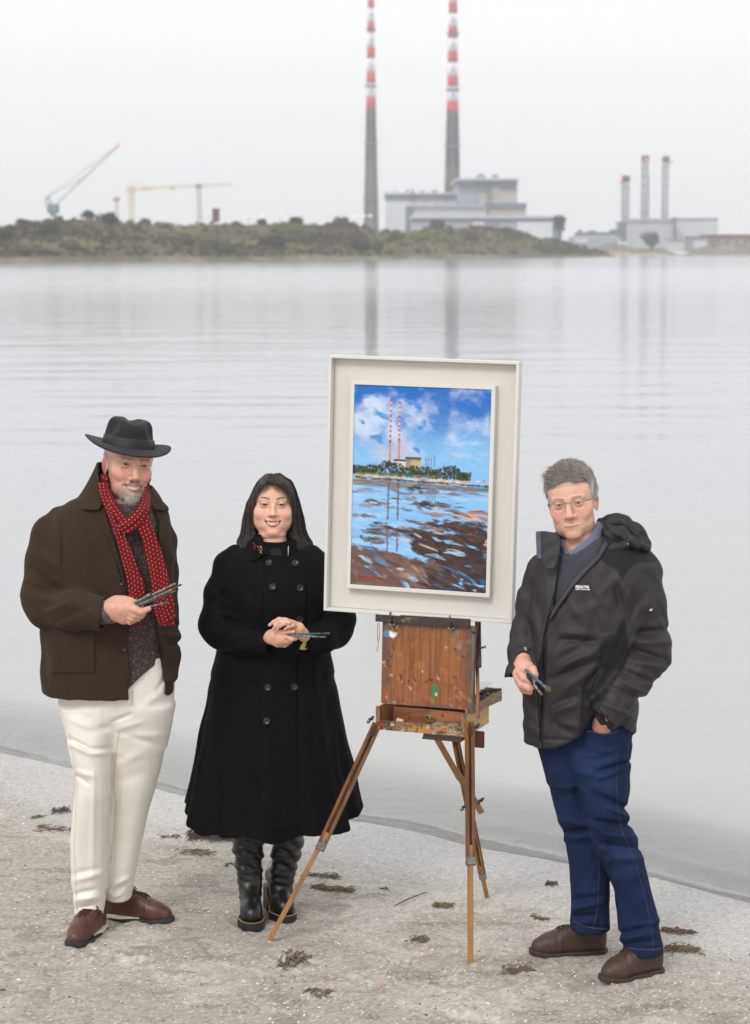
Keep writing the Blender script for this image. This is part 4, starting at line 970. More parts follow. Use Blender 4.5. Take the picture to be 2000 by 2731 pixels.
n_front = -np.cross(E[0], lean); n_front = n_front if n_front @ E[1] < 0 else -n_front
lid0 = eb(.002, .045, LB[2] - Zb)
board('lid_panel', lid0, E[0], lean, n_front, BWd + .004, lid_h, .012, lid_paint, ea)
def lp(u, v, d=0.0): return lid0 + u * E[0] + v * lean + d * n_front
mb = MB(); mb.box(lp(BWd + .0085, lid_h / 2, -.008), (.004, .012, lid_h / 2), np.array((E[0], -n_front, lean)), .001); mb.build('lid_edge', W3, ea)
# canvas holder bar, hooks, wing nuts
LA = np.array((E[0], -n_front, lean))
def bar_paint(pt): grain(pt, lin(62, 52, 48), lin(40, 40, 44), 8, False, 10); splat(pt, 34, [lin(52, 60, 74), lin(96, 98, 100), lin(38, 36, 36), lin(110, 84, 58), lin(84, 92, 96)], .004, .014, .7); splat(pt, 7, [lin(120, 134, 60)], .004, .01, .8, (.27, .3, .36, .9))
board('holder_bar', lp(-.022, lid_h - .004, .016), E[0], lean, n_front, BWd + .018, .030, .02, bar_paint, ea)
for u in (.038, .268):
    mb = MB(); mb.tube([lp(u + .006, lid_h - .008, .02), lp(u + .003, lid_h + .012, .024), lp(u, lid_h + .03, .024), lp(u, lid_h + .034, .016)], [.0035, .0035, .0032, .003], 8); mb.build('hook', iron, ea, True)
    mb = MB(); mb.lathe(lp(u + .006, lid_h - .016, .012), [(.006, -.008), (.007, 0), (.005, .01)], np.array((E[0], lean, n_front)), 10)
    for s in (-1, 1): mb.tube([lp(u + .006, lid_h - .016, .018), lp(u + .006 + s * .012, lid_h - .009, .022), lp(u + .006 + s * .011, lid_h - .018, .022)], [.004, .0035, .002], 7)
    mb.build('wing_nut', brass, ea, True)
mb = MB(); mb.cyl(lp(BWd + .003, lid_h - .02, .006), lp(BWd + .022, lid_h - .02, .006), .004); mb.cyl(lp(BWd + .012, lid_h - .026, .006), lp(BWd + .02, lid_h - .010, .006), .0045); mb.build('side_screw', iron, ea, True)
# open tray
tray = [lin(120, 84, 50), lin(176, 128, 72)]
def tray_paint(pt):
    grain(pt, lin(96, 72, 54), lin(176, 126, 74), 12, False, 10); splat(pt, 60, PCOL[:1] + PCOL[3:] + [lin(60, 48, 40)], .01, .04, .6); splat(pt, 46, PCOL + [lin(196, 140, 70), lin(150, 130, 110)], .005, .022, .8); splat(pt, 30, PCOL[2:3] + [lin(60, 50, 44)], .003, .008, .8, (.75, 0, 1, 1))
    for k in range(12): pt.stroke(.045 + random.gauss(0, .008), .35 + random.random() * .3, .075 + random.gauss(0, .01), .35 + random.random() * .35, .02, J(lin(192, 58, 38), .1), .95)
    splat(pt, 8, [lin(206, 160, 170), lin(180, 170, 190)], .006, .016, .6, (.55, .1, .75, .8))
board('tray_front', eb(0, 0, .0), E[0], np.array((0, 0, 1.0)), -E[1], BWd, .034, .008, tray_paint, ea, .0022)
ft = dirty(lin(120, 92, 70), lin(150, 118, 88), 12, PCOL, 21, True)
board('tray_post', eb(-.001, -.002, .030), E[0], np.array((0, 0, 1.0)), -E[1], .016, .056, .012, ft, ea)
board('tray_post', eb(BWd - .015, -.002, .030), E[0], np.array((0, 0, 1.0)), -E[1], .016, .052, .012, ft, ea)
DEP = .27
sd_p = dirty(lin(196, 150, 92), lin(216, 172, 112), 30, [lin(132, 108, 80), lin(96, 84, 72), lin(150, 130, 104), lin(120, 130, 150)], 31, False)
board('side_wall', eb(BWd + .0005, 0.002, -.004), E[1], np.array((0, 0, 1.0)), E[0], DEP, .078, .009, sd_p, ea)
mb = MB(); mb.box(eb(.004, DEP / 2, .040), (.0045, DEP / 2 - .002, .043), E, .001); mb.build('side_wall', W1, ea)
mb = MB(); mb.box(eb(BWd / 2, DEP / 2 + .004, .002), (BWd / 2 - .009, DEP / 2 - .008, .003), E); mb.build('tray_floor', W4, ea)
mb = MB(); mb.box(eb(BWd / 2, DEP - .004, .038), (BWd / 2 - .01, .004, .034), E); mb.build('back_wall', W1, ea)
board('drawer_front', eb(.045, .060, .012), E[0], np.array((0, 0, 1.0)), -E[1], BWd - .055, .062, .01, dirty(lin(110, 66, 38), lin(168, 104, 58), 30, PCOL[:2] + PCOL[3:5], 41, False), ea)
mb = MB()
for s in (-1, 1): mb.tube([eb(.19 + s * .006 + .011 * math.cos(a), .056, .044 + .011 * math.sin(a)) for a in np.linspace(0, 6.28, 13)], .0022, 6, False)
mb.cyl(eb(.19, .058, .034), eb(.19, .05, .052), .003); mb.build('ring_pull', brass, ea, True)
mb = MB(); mb.box(eb(BWd - .085, .035, -.014), (.075, .05, .004), E, .001); mb.box(eb(BWd - .085, .0, -.008), (.075, .004, .008), E, .001); mb.build('palette_slide', W4, ea)
# open drawer on the right, tilted
def slab(name, quad, th, mat):
    q = [np.array(v) for v in quad]; n_ = np.cross(q[1] - q[0], q[3] - q[0]); n_ /= np.linalg.norm(n_); mb = MB(); mb.add(q + [v - n_ * th for v in q], [(3, 2, 1, 0), (4, 5, 6, 7), (0, 1, 5, 4), (1, 2, 6, 5), (2, 3, 7, 6), (3, 0, 4, 7)]); return mb.build(name, mat, ea)
dw = wood('drawer_w', lin(176, 140, 88), lin(104, 100, 94), 60, (1, .2, 1))
slab('drawer_side', [W(1246, 1910, 7.81), W(1339, 1868, 8.06), W(1338, 1835, 8.06), W(1246, 1892, 7.81)], .008, dw)
slab('drawer_end', [W(1338, 1868, 8.062), W(1252, 1856, 8.14), W(1252, 1828, 8.14), W(1338, 1836, 8.062)], .007, dw)
slab('drawer', [W(1246, 1898, 7.83), W(1336, 1856, 8.05), W(1250, 1850, 8.12), W(1215, 1885, 7.9)], .004, W4)
# upright strut beside the lid
s0, s1 = W(1275, 1913, 7.80), W(1274, 1640, 7.93)
def bar(mb, a, b, w_, d_, side, bev=.0012):
    t_ = b - a; L = np.linalg.norm(t_); t_ = t_ / L; s_ = side - (side @ t_) * t_; s_ /= np.linalg.norm(s_); f_ = np.cross(t_, s_)
    return mb.box((a + b) / 2, (w_ / 2, d_ / 2, L / 2), np.array((s_, f_, t_)), bev)
mb = MB(); bar(mb, W(1275, 1913, 7.79), W(1271, 1640, 7.95), .0105, .014, E[0]); mb.build('strut', W1, ea)
mb = MB(); bar(mb, W(1278, 1780, 7.835), W(1276, 1640, 7.965), .016, .01, E[0]); mb.build('strut', W4, ea)
mb = MB(); c0 = W(1286, 1727, 7.83); mb.cyl(c0 - .012 * E[0], c0 + .004 * E[0], .004); mb.tube([c0 + (.004, 0, .001), c0 + (.012, 0, .006), c0 + (.011, 0, -.003)], [.0035, .003, .002], 7); mb.build('wing_nut', iron, ea, True)
mb = MB(); mb.box(W(1279, 1972, 7.9), (.018, .006, .031), E, .003); mb.build('hanging_flap', wood('flap', lin(112, 66, 46), lin(84, 54, 42), 30), ea)
mb = MB(); mb.tube([W(1008, 1662, 7.9), W(1006, 1690, 7.89), W(1009, 1720, 7.895), W(1004, 1737, 7.89)], .0013, 5); mb.tube([W(1011, 1662, 7.9), W(1012, 1700, 7.89), W(1008, 1712, 7.89)], .0013, 5); mb.build('cord', M('cord', lin(150, 124, 84), .9), ea, True)
# legs
def leg(a, b, c, side, nm='leg', wup=.031, wlow=.0165, mats=(W1, W3)):
    """a top, b end of the grooved upper part, c tip; side = direction across the two rails"""
    t_ = (b - a) / np.linalg.norm(b - a); s_ = side - (side @ t_) * t_; s_ /= np.linalg.norm(s_); f_ = np.cross(t_, s_); f_ = -f_ if f_[1] > 0 else f_
    mb = MB()
    for s in (-1, 1): bar(mb, a + s_ * s * (wup / 2 - .005), b + s_ * s * (wup / 2 - .005), .010, .022, side)
    bar(mb, a - f_ * .008, b - f_ * .008, wup - .02, .005, side, 0)
    o = mb.build(nm, mats[0], ea)
    mb = MB(); bar(mb, a + s_ * (wup / 2 + .0012), b + s_ * (wup / 2 + .0012), .0022, .0225, side, 0); mb.build('painted_edge', mats[1], o)
    mb = MB(); bar(mb, a + t_ * .012, a + t_ * .02 + t_ * .03, wup * .9, .024, side, .004); mb.build('leg_block', W4, o)
    mb = MB(); up_ = b - t_ * .075; bar(mb, up_ + f_ * .002, c, wlow, .018, side); mb.build('lower_leg', W2, o)
    mb = MB(); mb.box(b - t_ * .02 + f_ * .004, (wlow / 2 + .006, .0125, .013), np.array((s_, f_, t_)), .001); mb.cyl(b - t_ * .045 + f_ * .008, b - t_ * .045 + f_ * .0145, .005, n=10); mb.build('clamp', M('tin', lin(150, 150, 148), .4, metal=.8, var=.25, vscale=70), o)
    return o
l1 = leg(W(1005, 1930, 7.88), W(851, 2266, 7.90), W(714, 2517, 7.915), np.array((1.0, 0, .35)), mats=(W1, W3))
l2 = leg(W(1251, 1925, 7.755), W(1254, 2308, 7.70), W(1254.5, 2577, 7.66), np.array((1.0, .3, 0)), wup=.029, wlow=.0175)
l3 = leg(W(1211, 1958, 8.05), W(1287, 2342, 8.44), W(1298, 2390, 8.49), np.array((1.0, .2, 0)), mats=(wood('leg_back', lin(170, 122, 72), lin(120, 88, 60)), W4), wup=.027, wlow=.017)
mb = MB(); bar(mb, W(1163, 1966, 7.93), W(1225, 2075, 8.1), .022, .010, np.array((1.0, 0, .4))); bar(mb, W(1212, 2050, 8.075), W(1284, 2166, 8.27), .024, .012, np.array((1.0, 0, .4))); mb.build('brace', W2, ea)
for c0, parent in ((W(988, 1918, 7.85), l1), (W(1269, 1938, 7.74), l2), (W(1237, 2152, 8.2), l3), (W(1281, 2135, 8.2), l3)):
    mb = MB(); mb.cyl(c0 + (-.008, 0, 0), c0 + (.01, 0, 0), .0045, n=10)
    for s in (-1, 1): mb.tube([c0 + (.0, -.004, 0), c0 + (.006 * s, -.008, .010 * s), c0 + (.012 * s, -.008, .013 * s), c0 + (.011 * s, -.006, .004 * s)], [.004, .004, .003, .002], 7)
    mb.build('wing_nut', iron, parent, True)
# things lying on the easel
mb = MB(); a_, b_, c_, d_ = W(1247, 1853, 7.9), W(1263, 1853.5, 7.87), W(1312, 1819, 8.02), W(1247, 1816, 8.1)
n_ = np.cross(b_ - a_, d_ - a_); n_ /= np.linalg.norm(n_)
V = [a_, b_, c_, d_]; mb.add(V + [v - n_ * .004 for v in V], [(0, 1, 2, 3), (7, 6, 5, 4), (0, 4, 5, 1), (1, 5, 6, 2), (2, 6, 7, 3), (3, 7, 4, 0)])
tag(mb.build('palette_board', M('white_board', lin(238, 238, 240), .5), loc=a_), 'white board lying tilted over the open drawer of the easel', 'board')
TUBES = [(1283, 1842, 0, lin(60, 50, 52)), (1289, 1850, .5, lin(150, 52, 46)), (1297, 1838, -.3, lin(48, 44, 48)), (1304, 1846, .9, lin(86, 78, 80)), (1310, 1840, .2, lin(40, 38, 42)), (1291, 1846, 1.2, lin(190, 186, 188)), (1279, 1856, .4, lin(44, 40, 42)), (1265, 1862, .2, lin(38, 36, 38)), (1256, 1868, .9, lin(50, 44, 46))]
tl = ['dark paint tube against the white board in the easel drawer', 'red capped paint tube in the middle of the easel drawer', 'black paint tube upper right among the tubes', 'grey crumpled paint tube near the drawer side', 'black paint tube farthest right in the drawer',
      'small pale paint tube between the darker tubes', 'dark paint tube just right of the strut', 'dark paint tube left of the strut', 'dark paint tube nearest the lid panel']
for (px, py, an, cc), lab in zip(TUBES, tl):
    q = W(px, py + 3, 7.93 + (px - 1283) * .003); t_ = np.array((math.cos(an), math.sin(an), .15)); o = thing('paint_tube', q, lab, 'paint tube', 'paint tubes in the easel drawer')
    mb = MB(); mb.tube([q - t_ * .03, q - t_ * .01, q + t_ * .02, q + t_ * .026], [.004, .0085, .0085, .004], 10); mb.build('tube_body', M('tube_%d' % px, cc, .35, var=.3, vscale=60, spec=.6), o, True)
    mb = MB(); mb.cyl(q + t_ * .026, q + t_ * .036, .0045, .004, 10); mb.build('cap', M('tube_cap', lin(40, 38, 40), .4), o, True)
for u, lab in ((.235, 'left of the two grey pebbly tins peeking over the tray front'), (.288, 'right of the two grey pebbly tins peeking over the tray front')):
    q = eb(u, .03, .026); mb = MB(); mb.lathe(q, [(.001, -.018), (.026, -.016), (.030, 0), (.026, .009), (.012, .014), (.001, .015)], n=18)
    tag(mb.build('dipper_cup', M('stone_grey', lin(124, 118, 110), .7, var=.25, vscale=60), smooth=True, loc=q), lab, 'tin', 'tins in the easel tray')
q = eb(.085, .022, .034); mb = MB(); mb.box(q, (.013, .008, .006), axes(.3, .2, .3), .002)
tag(mb.build('rag_scrap', M('rag', lin(206, 190, 160), .9), loc=q), 'pale scrap of rag at the left of the easel tray', 'rag')
# ------------------------------------------------------------------ implicit surfaces
f32 = np.float32
def proj(P):
    x, y, z = P[:, 0], P[:, 1], P[:, 2] - CAM_H
    zc = y * math.cos(TH) - z * math.sin(TH); u = y * math.sin(TH) + z * math.cos(TH)
    return 1000 + F_PX * x / zc, 1365.5 - F_PX * u / zc
def smin(a, b, k):
    h = np.maximum(k - np.abs(a - b), 0) / k; return np.minimum(a, b) - h * h * k * 0.25
def smax(a, b, k): return -smin(-a, -b, k)
def ell(p, c, r):
    q = p - np.array(c, f32); r = np.array(r, f32)
    k0 = np.sqrt((((q / r) ** 2)).sum(1)); k1 = np.sqrt(((q / (r * r)) ** 2).sum(1)) + 1e-9
    return k0 * (k0 - 1) / k1
def cap(p, a, b, ra, rb):
    a, b = np.array(a, f32), np.array(b, f32); ab = b - a
    t = np.clip(((p - a) @ ab) / (ab @ ab), 0, 1)
    return np.sqrt(((p - a - t[:, None] * ab) ** 2).sum(1)) - (ra + (rb - ra) * t)
def chain(p, pts, k=0.0, flat=None):
    """pts rows (x, y, z, r)"""
    d = None
    for a, b in zip(pts[:-1], pts[1:]):
        e = cap(p, a[:3], b[:3], a[3], b[3]); d = e if d is None else (smin(d, e, k) if k else np.minimum(d, e))
    return d
def crom(pts, n=6):
    """smooth a polyline of points (any width of columns)"""
    P = np.array(pts, float); P = np.vstack([2 * P[0] - P[1], P, 2 * P[-1] - P[-2]]); o = []
    for i in range(1, len(P) - 2):
        for t in np.linspace(0, 1, n, endpoint=False):
            a, b, c, d = P[i - 1], P[i], P[i + 1], P[i + 2]
            o.append(.5 * (2 * b + (c - a) * t + (2 * a - 5 * b + 4 * c - d) * t * t + (3 * b - a - 3 * c + d) * t ** 3))
    o.append(P[-2]); return np.array(o)
def pxc(rows, Y):
    """chain rows given as (px, py, dy, r)"""
    return [(*W(r[0], r[1], Y + r[2]), r[3]) for r in rows]
def poly2(px, py, poly):
    d = np.full(px.shape, 1e9, f32); s = np.ones(px.shape, f32); n = len(poly)
    for i in range(n):
        ax, ay = poly[i]; bx_, by = poly[(i + 1) % n]; ex, ey = bx_ - ax, by - ay
        wx, wy = px - ax, py - ay; t = np.clip((wx * ex + wy * ey) / (ex * ex + ey * ey + 1e-9), 0, 1)
        d = np.minimum(d, (wx - ex * t) ** 2 + (wy - ey * t) ** 2)
        c1 = py >= ay; c2 = py < by; c3 = ex * wy > ey * wx
        s = np.where((c1 & c2 & c3) | (~c1 & ~c2 & ~c3), -s, s)
    return s * np.sqrt(d)
def prism(P, poly):
    px, py = proj(P); return poly2(px, py, poly) * (P[:, 1] / F_PX)
class ZLoft:
    """upright body of elliptical sections read off the photograph: rows (py, left px, right px, half depth, depth shift)"""
    def __init__(s, rows, Y, sm=0.02, p=2.0, mod=None):
        T = []
        for r in rows:
            sh = r[4] if len(r) > 4 else 0.0
            a, b = W(r[1], r[0], Y + sh), W(r[2], r[0], Y + sh); T.append((a[2], (a[0] + b[0]) / 2, (b[0] - a[0]) / 2, r[3], Y + sh))
        T = np.array(sorted(T)); s.z0, s.z1 = T[0, 0], T[-1, 0]
        s.zz = np.linspace(s.z0 - .06, s.z1 + .06, 500); dz = s.zz[1] - s.zz[0]
        kk = np.arange(-60, 61) * dz; kern = np.exp(-(kk / sm) ** 2 / 2); kern /= kern.sum()
        s.t = []
        for c in range(1, 5):
            v = np.interp(s.zz, T[:, 0], T[:, c]); v = np.convolve(np.pad(v, 60, mode='edge'), kern, 'valid'); s.t.append(v)
        s.p, s.mod = p, mod
    def par(s, z): return [np.interp(z, s.zz, v).astype(f32) for v in s.t]
    def __call__(s, P, cap_=True, grow=0.0):
        z = P[:, 2]; cx, rx, ry, cy = s.par(z)
        a, b = (P[:, 0] - cx) / rx, (P[:, 1] - cy) / ry
        q = np.sqrt(a * a + b * b) if s.p == 2 else (np.abs(a) ** s.p + np.abs(b) ** s.p) ** (1 / s.p)
        if s.mod is not None: q = q / (1 + s.mod(np.arctan2(b, a), z))
        d = (q - 1) * np.minimum(rx, ry) - grow
        if cap_: d = smax(d, np.maximum(s.z0 - z, z - s.z1), 0.012)
        return d
    def front(s, P):
        return P[:, 1] - s.par(P[:, 2])[3]
def folds(P, segs, Y, cy=None):
    """ridges (+) and creases (-) that the cloth shows: (px0, py0, px1, py1, width m, height m)"""
    px, py = proj(P); o = np.zeros(len(P), f32); k = P[:, 1] / F_PX
    for a in segs:
        ex, ey = a[2] - a[0], a[3] - a[1]; wx, wy = px - a[0], py - a[1]
        t = np.clip((wx * ex + wy * ey) / (ex * ex + ey * ey + 1e-9), 0, 1)
        d = np.hypot(wx - ex * t, wy - ey * t) * k
        o += a[5] * np.exp(-(d / a[4]) ** 2) * (1 - .6 * np.abs(2 * t - 1) ** 2)
    if cy is not None: o *= (P[:, 1] < cy)
    return o
def surf(f, lo, hi, h, slack=1.6, relax=1):
    lo, hi = np.array(lo, float), np.array(hi, float); B = 8
    nb = np.ceil((hi - lo) / h / B).astype(int); N_ = nb * B
    bi = np.stack(np.meshgrid(*[np.arange(k) for k in nb], indexing='ij'), -1).reshape(-1, 3)
    cen = (lo + (bi * B + (B - 1) / 2) * h).astype(f32)
    fc = f(cen); keep = np.abs(fc) < slack * B * h * .9
    val = np.repeat(np.repeat(np.repeat(np.sign(fc).reshape(nb), B, 0), B, 1), B, 2).astype(f32)
    off = np.stack(np.meshgrid(*[np.arange(B)] * 3, indexing='ij'), -1).reshape(-1, 3)
    kb = bi[keep] * B
    for i in range(0, len(kb), 1500):
        ijk = (kb[i:i + 1500, None, :] + off[None]).reshape(-1, 3)
        val[ijk[:, 0], ijk[:, 1], ijk[:, 2]] = f((lo + ijk * h).astype(f32))
    S = val < 0
    c8 = [S[i:N_[0] - 1 + i, j:N_[1] - 1 + j, k:N_[2] - 1 + k] for i in (0, 1) for j in (0, 1) for k in (0, 1)]
    an, al = c8[0].copy(), c8[0].copy()
    for q in c8[1:]: an |= q; al &= q
    act = np.argwhere(an & ~al)
    idm = np.full(N_ - 1, -1, np.int32); idm[act[:, 0], act[:, 1], act[:, 2]] = np.arange(len(act))
    co = np.array([(i, j, k) for i in (0, 1) for j in (0, 1) for k in (0, 1)])
    v8 = np.stack([val[act[:, 0] + c[0], act[:, 1] + c[1], act[:, 2] + c[2]] for c in co], 1)
    acc = np.zeros((len(act), 3)); cnt = np.zeros(len(act))
    for a in range(8):
        for b in range(a + 1, 8):
            if np.abs(co[a] - co[b]).sum() != 1: continue
            m = (v8[:, a] < 0) != (v8[:, b] < 0); t = v8[:, a] / (v8[:, a] - v8[:, b] + 1e-12)
            acc[m] += (co[a] + (co[b] - co[a]) * t[:, None])[m]; cnt[m] += 1
    V = lo + (act + acc / cnt[:, None]) * h
    F = []
    for ax in range(3):
        sl0 = [slice(None)] * 3; sl1 = [slice(None)] * 3; sl0[ax] = slice(0, -1); sl1[ax] = slice(1, None)
        ch = np.argwhere(S[tuple(sl0)] != S[tuple(sl1)])
        b, c = (ax + 1) % 3, (ax + 2) % 3
        ch = ch[(ch[:, b] > 0) & (ch[:, c] > 0) & (ch[:, b] < N_[b] - 1) & (ch[:, c] < N_[c] - 1)]
        q = []
        for db, dc in ((-1, -1), (0, -1), (0, 0), (-1, 0)):
            e = ch.copy(); e[:, b] += db; e[:, c] += dc; q.append(idm[e[:, 0], e[:, 1], e[:, 2]])
        q = np.stack(q, 1); ins = S[ch[:, 0], ch[:, 1], ch[:, 2]]
        q[~ins] = q[~ins][:, ::-1]; F.append(q[(q >= 0).all(1)])
    F = np.concatenate(F)
    for _ in range(relax):
        A_ = np.zeros_like(V); n_ = np.zeros(len(V))
        for i in range(4):
            a, b = F[:, i], F[:, (i + 1) % 4]
            for k in range(3):
                A_[:, k] += np.bincount(a, V[b, k], len(V)) + np.bincount(b, V[a, k], len(V))
            n_ += np.bincount(a, minlength=len(V)) + np.bincount(b, minlength=len(V))
        V = V + .5 * (A_ / np.maximum(n_, 1)[:, None] - V)
    return V, F
def bounds_px(x0, y0, x1, y1, Y, dy0, dy1):
    a = [W(x, y, Y + d) for x in (x0, x1) for y in (y0, y1) for d in (dy0, dy1)]; return np.min(a, 0), np.max(a, 0)
def hit(f, px, py, Y0, Y1, n=160):
    Ys = np.linspace(Y0, Y1, n); P = np.array([W(px, py, y) for y in Ys], f32); d = f(P); i = np.argmax(d < 0)
    if not (d < 0).any(): return None
    if i == 0: return P[0].astype(float)
    t = d[i - 1] / (d[i - 1] - d[i]); return (P[i - 1] + (P[i] - P[i - 1]) * t).astype(float)
def normal(f, p, e=.003):
    p = np.array(p, f32); D_ = np.eye(3, dtype=f32) * e
    g_ = f(np.concatenate([p + D_, p - D_])); n_ = (g_[:3] - g_[3:]); return n_ / (np.linalg.norm(n_) + 1e-9)
def hair_obj(name, curves, mat, parent, rad=.0006, tip=.3):
    o0 = org(parent); cv = bpy.data.hair_curves.new(name)
    cv.add_curves([len(c) for c in curves])
    P = np.concatenate(curves) - o0
    cv.position_data.foreach_set('vector', P.astype(f32).ravel())
    a = cv.attributes.get('radius') or cv.attributes.new('radius', 'FLOAT', 'POINT')
    R = np.concatenate([np.linspace(1, tip, len(c)) * (rad if not hasattr(rad, '__len__') else rad[i]) for i, c in enumerate(curves)])
    a.data.foreach_set('value', R.astype(f32)); cv.materials.append(mat)
    o = bpy.data.objects.new(name, cv); COL.objects.link(o); o.parent = parent; ORG[o.name] = o0
    return o
def hair_mat(name, cols, rough=.45):
    if name in MATS: return MATS[name]
    m = bpy.data.materials.new(name); m.use_nodes = True; MATS[name] = m; t = m.node_tree; b = t.nodes['Principled BSDF']; b.inputs['Roughness'].default_value = rough
    b.inputs['Specular IOR Level'].default_value = .4
    i = t.nodes.new('ShaderNodeHairInfo'); r = t.nodes.new('ShaderNodeValToRGB'); e = r.color_ramp.elements
    e[0].color = (*cols[0], 1); e[1].color = (*cols[-1], 1)
    for j, c in enumerate(cols[1:-1]): q = e.new((j + 1) / (len(cols) - 1)); q.color = (*c, 1)
    t.links.new(i.outputs['Random'], r.inputs[0]); t.links.new(r.outputs[0], b.inputs['Base Color']); return m

# ------------------------------------------------------------------ heads
class Head:
    def __init__(s, eye_px, Y, sc_, yaw, roll, pitch=-4, **k):
        R = Matrix.Rotation(math.radians(roll), 3, 'Y') @ Matrix.Rotation(math.radians(yaw), 3, 'Z') @ Matrix.Rotation(math.radians(pitch), 3, 'X')
        s.R = np.array(R); s.s = sc_ / 1000; s.k = dict(fw=1.0, jw=1.0, chin=0.0, smile=0.0, open=0.0, eye=4.2, nose=1.0, lip=1.0, cheek=0.0, mw=25.0, dbl=0.0, gaze=0.0, sk=1.0); s.k.update(k)
        s.c = W(*eye_px, Y) - s.s * s.R @ np.array((0, -84.0, 0))
    def loc(s, P): return ((P - s.c.astype(f32)) @ s.R.astype(f32) / s.s).astype(f32) * np.array((1, -1, 1), f32)    # x, forward, up in mm
    def world(s, q): return s.c + s.s * (s.R @ (np.array(q, float) * np.array((1, -1, 1))))
    def mouth(s, x):
        k = s.k; t = np.abs(x) / k['mw']; up = k['smile'] * 7 * t ** 2
        return k.get('mz', -71) + up, t
    def __call__(s, P): return s.f(s.loc(P)) * s.s
    def f(s, q, ears=True):
        k = s.k; m = q.copy(); m[:, 0] = np.abs(m[:, 0]); fw, jw, ch, sm = k['fw'], k['jw'], k['chin'], k['smile']
        tp = k.get('top', 1); d = ell(q, (0, -8, 36 * tp), (75 * k['sk'], 96, 82 * tp)); d = smin(d, ell(q, (0, 48, 36 * tp), (62, 43, 44 * tp)), 20)
        d = smin(d, ell(q, (0, 24, -30), (64 * fw, 64, 86)), 25); d = smin(d, ell(q, (0, 34, -70 - ch * .6), (53 * jw, 52, 42)), 24)
        d = smin(d, ell(q, (0, 80, -100 - ch), (21 * jw, 17, 15)), 18)
        d = smin(d, ell(m, (44 * fw, 54, -24), (21, 23, 19)), 16)
        if k.get('round', 0): d = smin(d, ell(q, (0, 26, -52), (68 * k['round'], 62, 56)), 16)
        if sm or k['cheek']: d = smin(d, ell(m, (35 * fw, 69 + 3 * sm, -40 + 3 * sm), (19 + 3 * k['cheek'], 16, 16)), 16)
        if k['dbl']: d = smin(d, ell(q, (0, 40, -112), (50, 42, 22)), 14)
        d = smin(d, cap(m, (9, 88 - 8 + k.get('ridge', 8), 15), (44, 76, 17), k.get('ridge', 8), k.get('ridge', 8)), 10)
        d = smax(d, -ell(m, (31, 99, -1), (18, 17, 12)), 11)
        n_ = k['nose']; nz = k.get('nz', 1.0)
        d = smin(d, cap(q, (0, 86, 6), (0, 106, -36 * nz), 6.5 * n_, 9.5 * n_), 9); d = smin(d, ell(q, (0, 109, -41 * nz), (11 * n_, 10, 9)), 7); d = smin(d, ell(m, (13.5 * n_, 97, -44 * nz), (8, 10, 8)), 5)
        d = smax(d, -ell(m, (7, 103, -44 * nz - 8.5), (4, 5, 3.2)), 2)
        mz, t = s.mouth(q[:, 0])
        d = smin(d, ell(q, (0, 70, -72), (37, 25, 25)), 14)
        ar = np.clip(1 - t, 0, 1); fwd_l = 96.5 - 9 * t ** 2                       # lips follow the jaw's curve
        op = k['open'] * np.sqrt(ar)
        h = .6 + .0 * t
        for sg, th in ((1, 5.0 * k['lip']), (-1, 6.0 * k['lip'])):
            zc = mz + sg * (op + th * .55 * np.sqrt(ar)); r = th * .62 * np.sqrt(np.clip(1.02 - t, 0.0, 1)) + .3
            dl = np.hypot((q[:, 1] - fwd_l) * .8, q[:, 2] - zc) - r; dl = np.where(t > 1.05, 20, dl); d = smin(d, np.maximum(dl, (t - 1.02) * k['mw']), 3.2)
        hole = np.hypot(np.maximum(np.abs(q[:, 2] - mz) - op, 0) * 1.0, np.maximum(88 - q[:, 1], 0)) - .7
        hole = np.maximum(hole, (t - .97) * k['mw'])
        if k['open'] > 1: d = smax(d, -hole, 1.5)
        else: d = d + 1.6 * np.exp(-((q[:, 2] - mz) / 1.3) ** 2) * (t < 1) * (q[:, 1] > 70)
        if k['open'] > 1:
            tt = np.hypot(q[:, 0] / 1.35, q[:, 1] - 66) - 24.5; tt = np.maximum(tt, np.abs(q[:, 2] - k.get('mz', -71) - sm * 3) - 11)
            tt = tt + .5 * np.exp(-(np.sin(q[:, 0] * .42) / .25) ** 2)
            d = np.minimum(d, np.maximum(tt, (t - 1) * k['mw']))
        # nasolabial fold, crease under the lip
        d = d + (1.2 + k.get('nl', 1.5) * sm) * np.exp(-(cap(m, (17, 96, -44), (k['mw'] + 9, 80, -76), 0, 0) / 3.4) ** 2) + 1.2 * np.exp(-(cap(q, (-11, 96, -86), (11, 96, -86), 0, 0) / 4) ** 2)
        d = d + .8 * np.exp(-(cap(m, (20, 88, -13), (42, 80, -12), 0, 0) / 2.2) ** 2) * (0.5 + sm)
        for wz, wd_ in ((34, 30), (41, 34), (48, 30)): d = d + k.get('wr', 0) * .7 * np.exp(-((q[:, 2] - wz - 2.5 * np.sin(q[:, 0] * .09 + wz)) / 1.5) ** 2) * (m[:, 0] < wd_) * (q[:, 1] > 40)
        for az in (-.5, -.1, .3): d = d + k.get('wr', 0) * .8 * np.exp(-(cap(m, (50, 68, 1 + az * 3), (62, 52, 1 + az * 22), 0, 0) / 1.6) ** 2)
        d = d + k.get('wr', 0) * 1.2 * np.exp(-(cap(m, (19, 86, -10), (42, 78, -16), 0, 0) / 2.4) ** 2)
        # eyes
        ex = (m[:, 0] - 31) / 15.0; zu = k['eye'] * (1 - ex ** 2) - .3 + .8 * ex; zl = -k['eye'] * .62 * (1 - ex ** 2) - .3 + .8 * ex
        sp = np.sqrt((m[:, 0] - 31) ** 2 + (q[:, 1] - 76.5) ** 2 + q[:, 2] ** 2)
        lid = sp - 14.2
        d = smin(d, np.maximum(lid, np.minimum(-(q[:, 2] - zu), (q[:, 2] - zl)) * 1.0), 4)
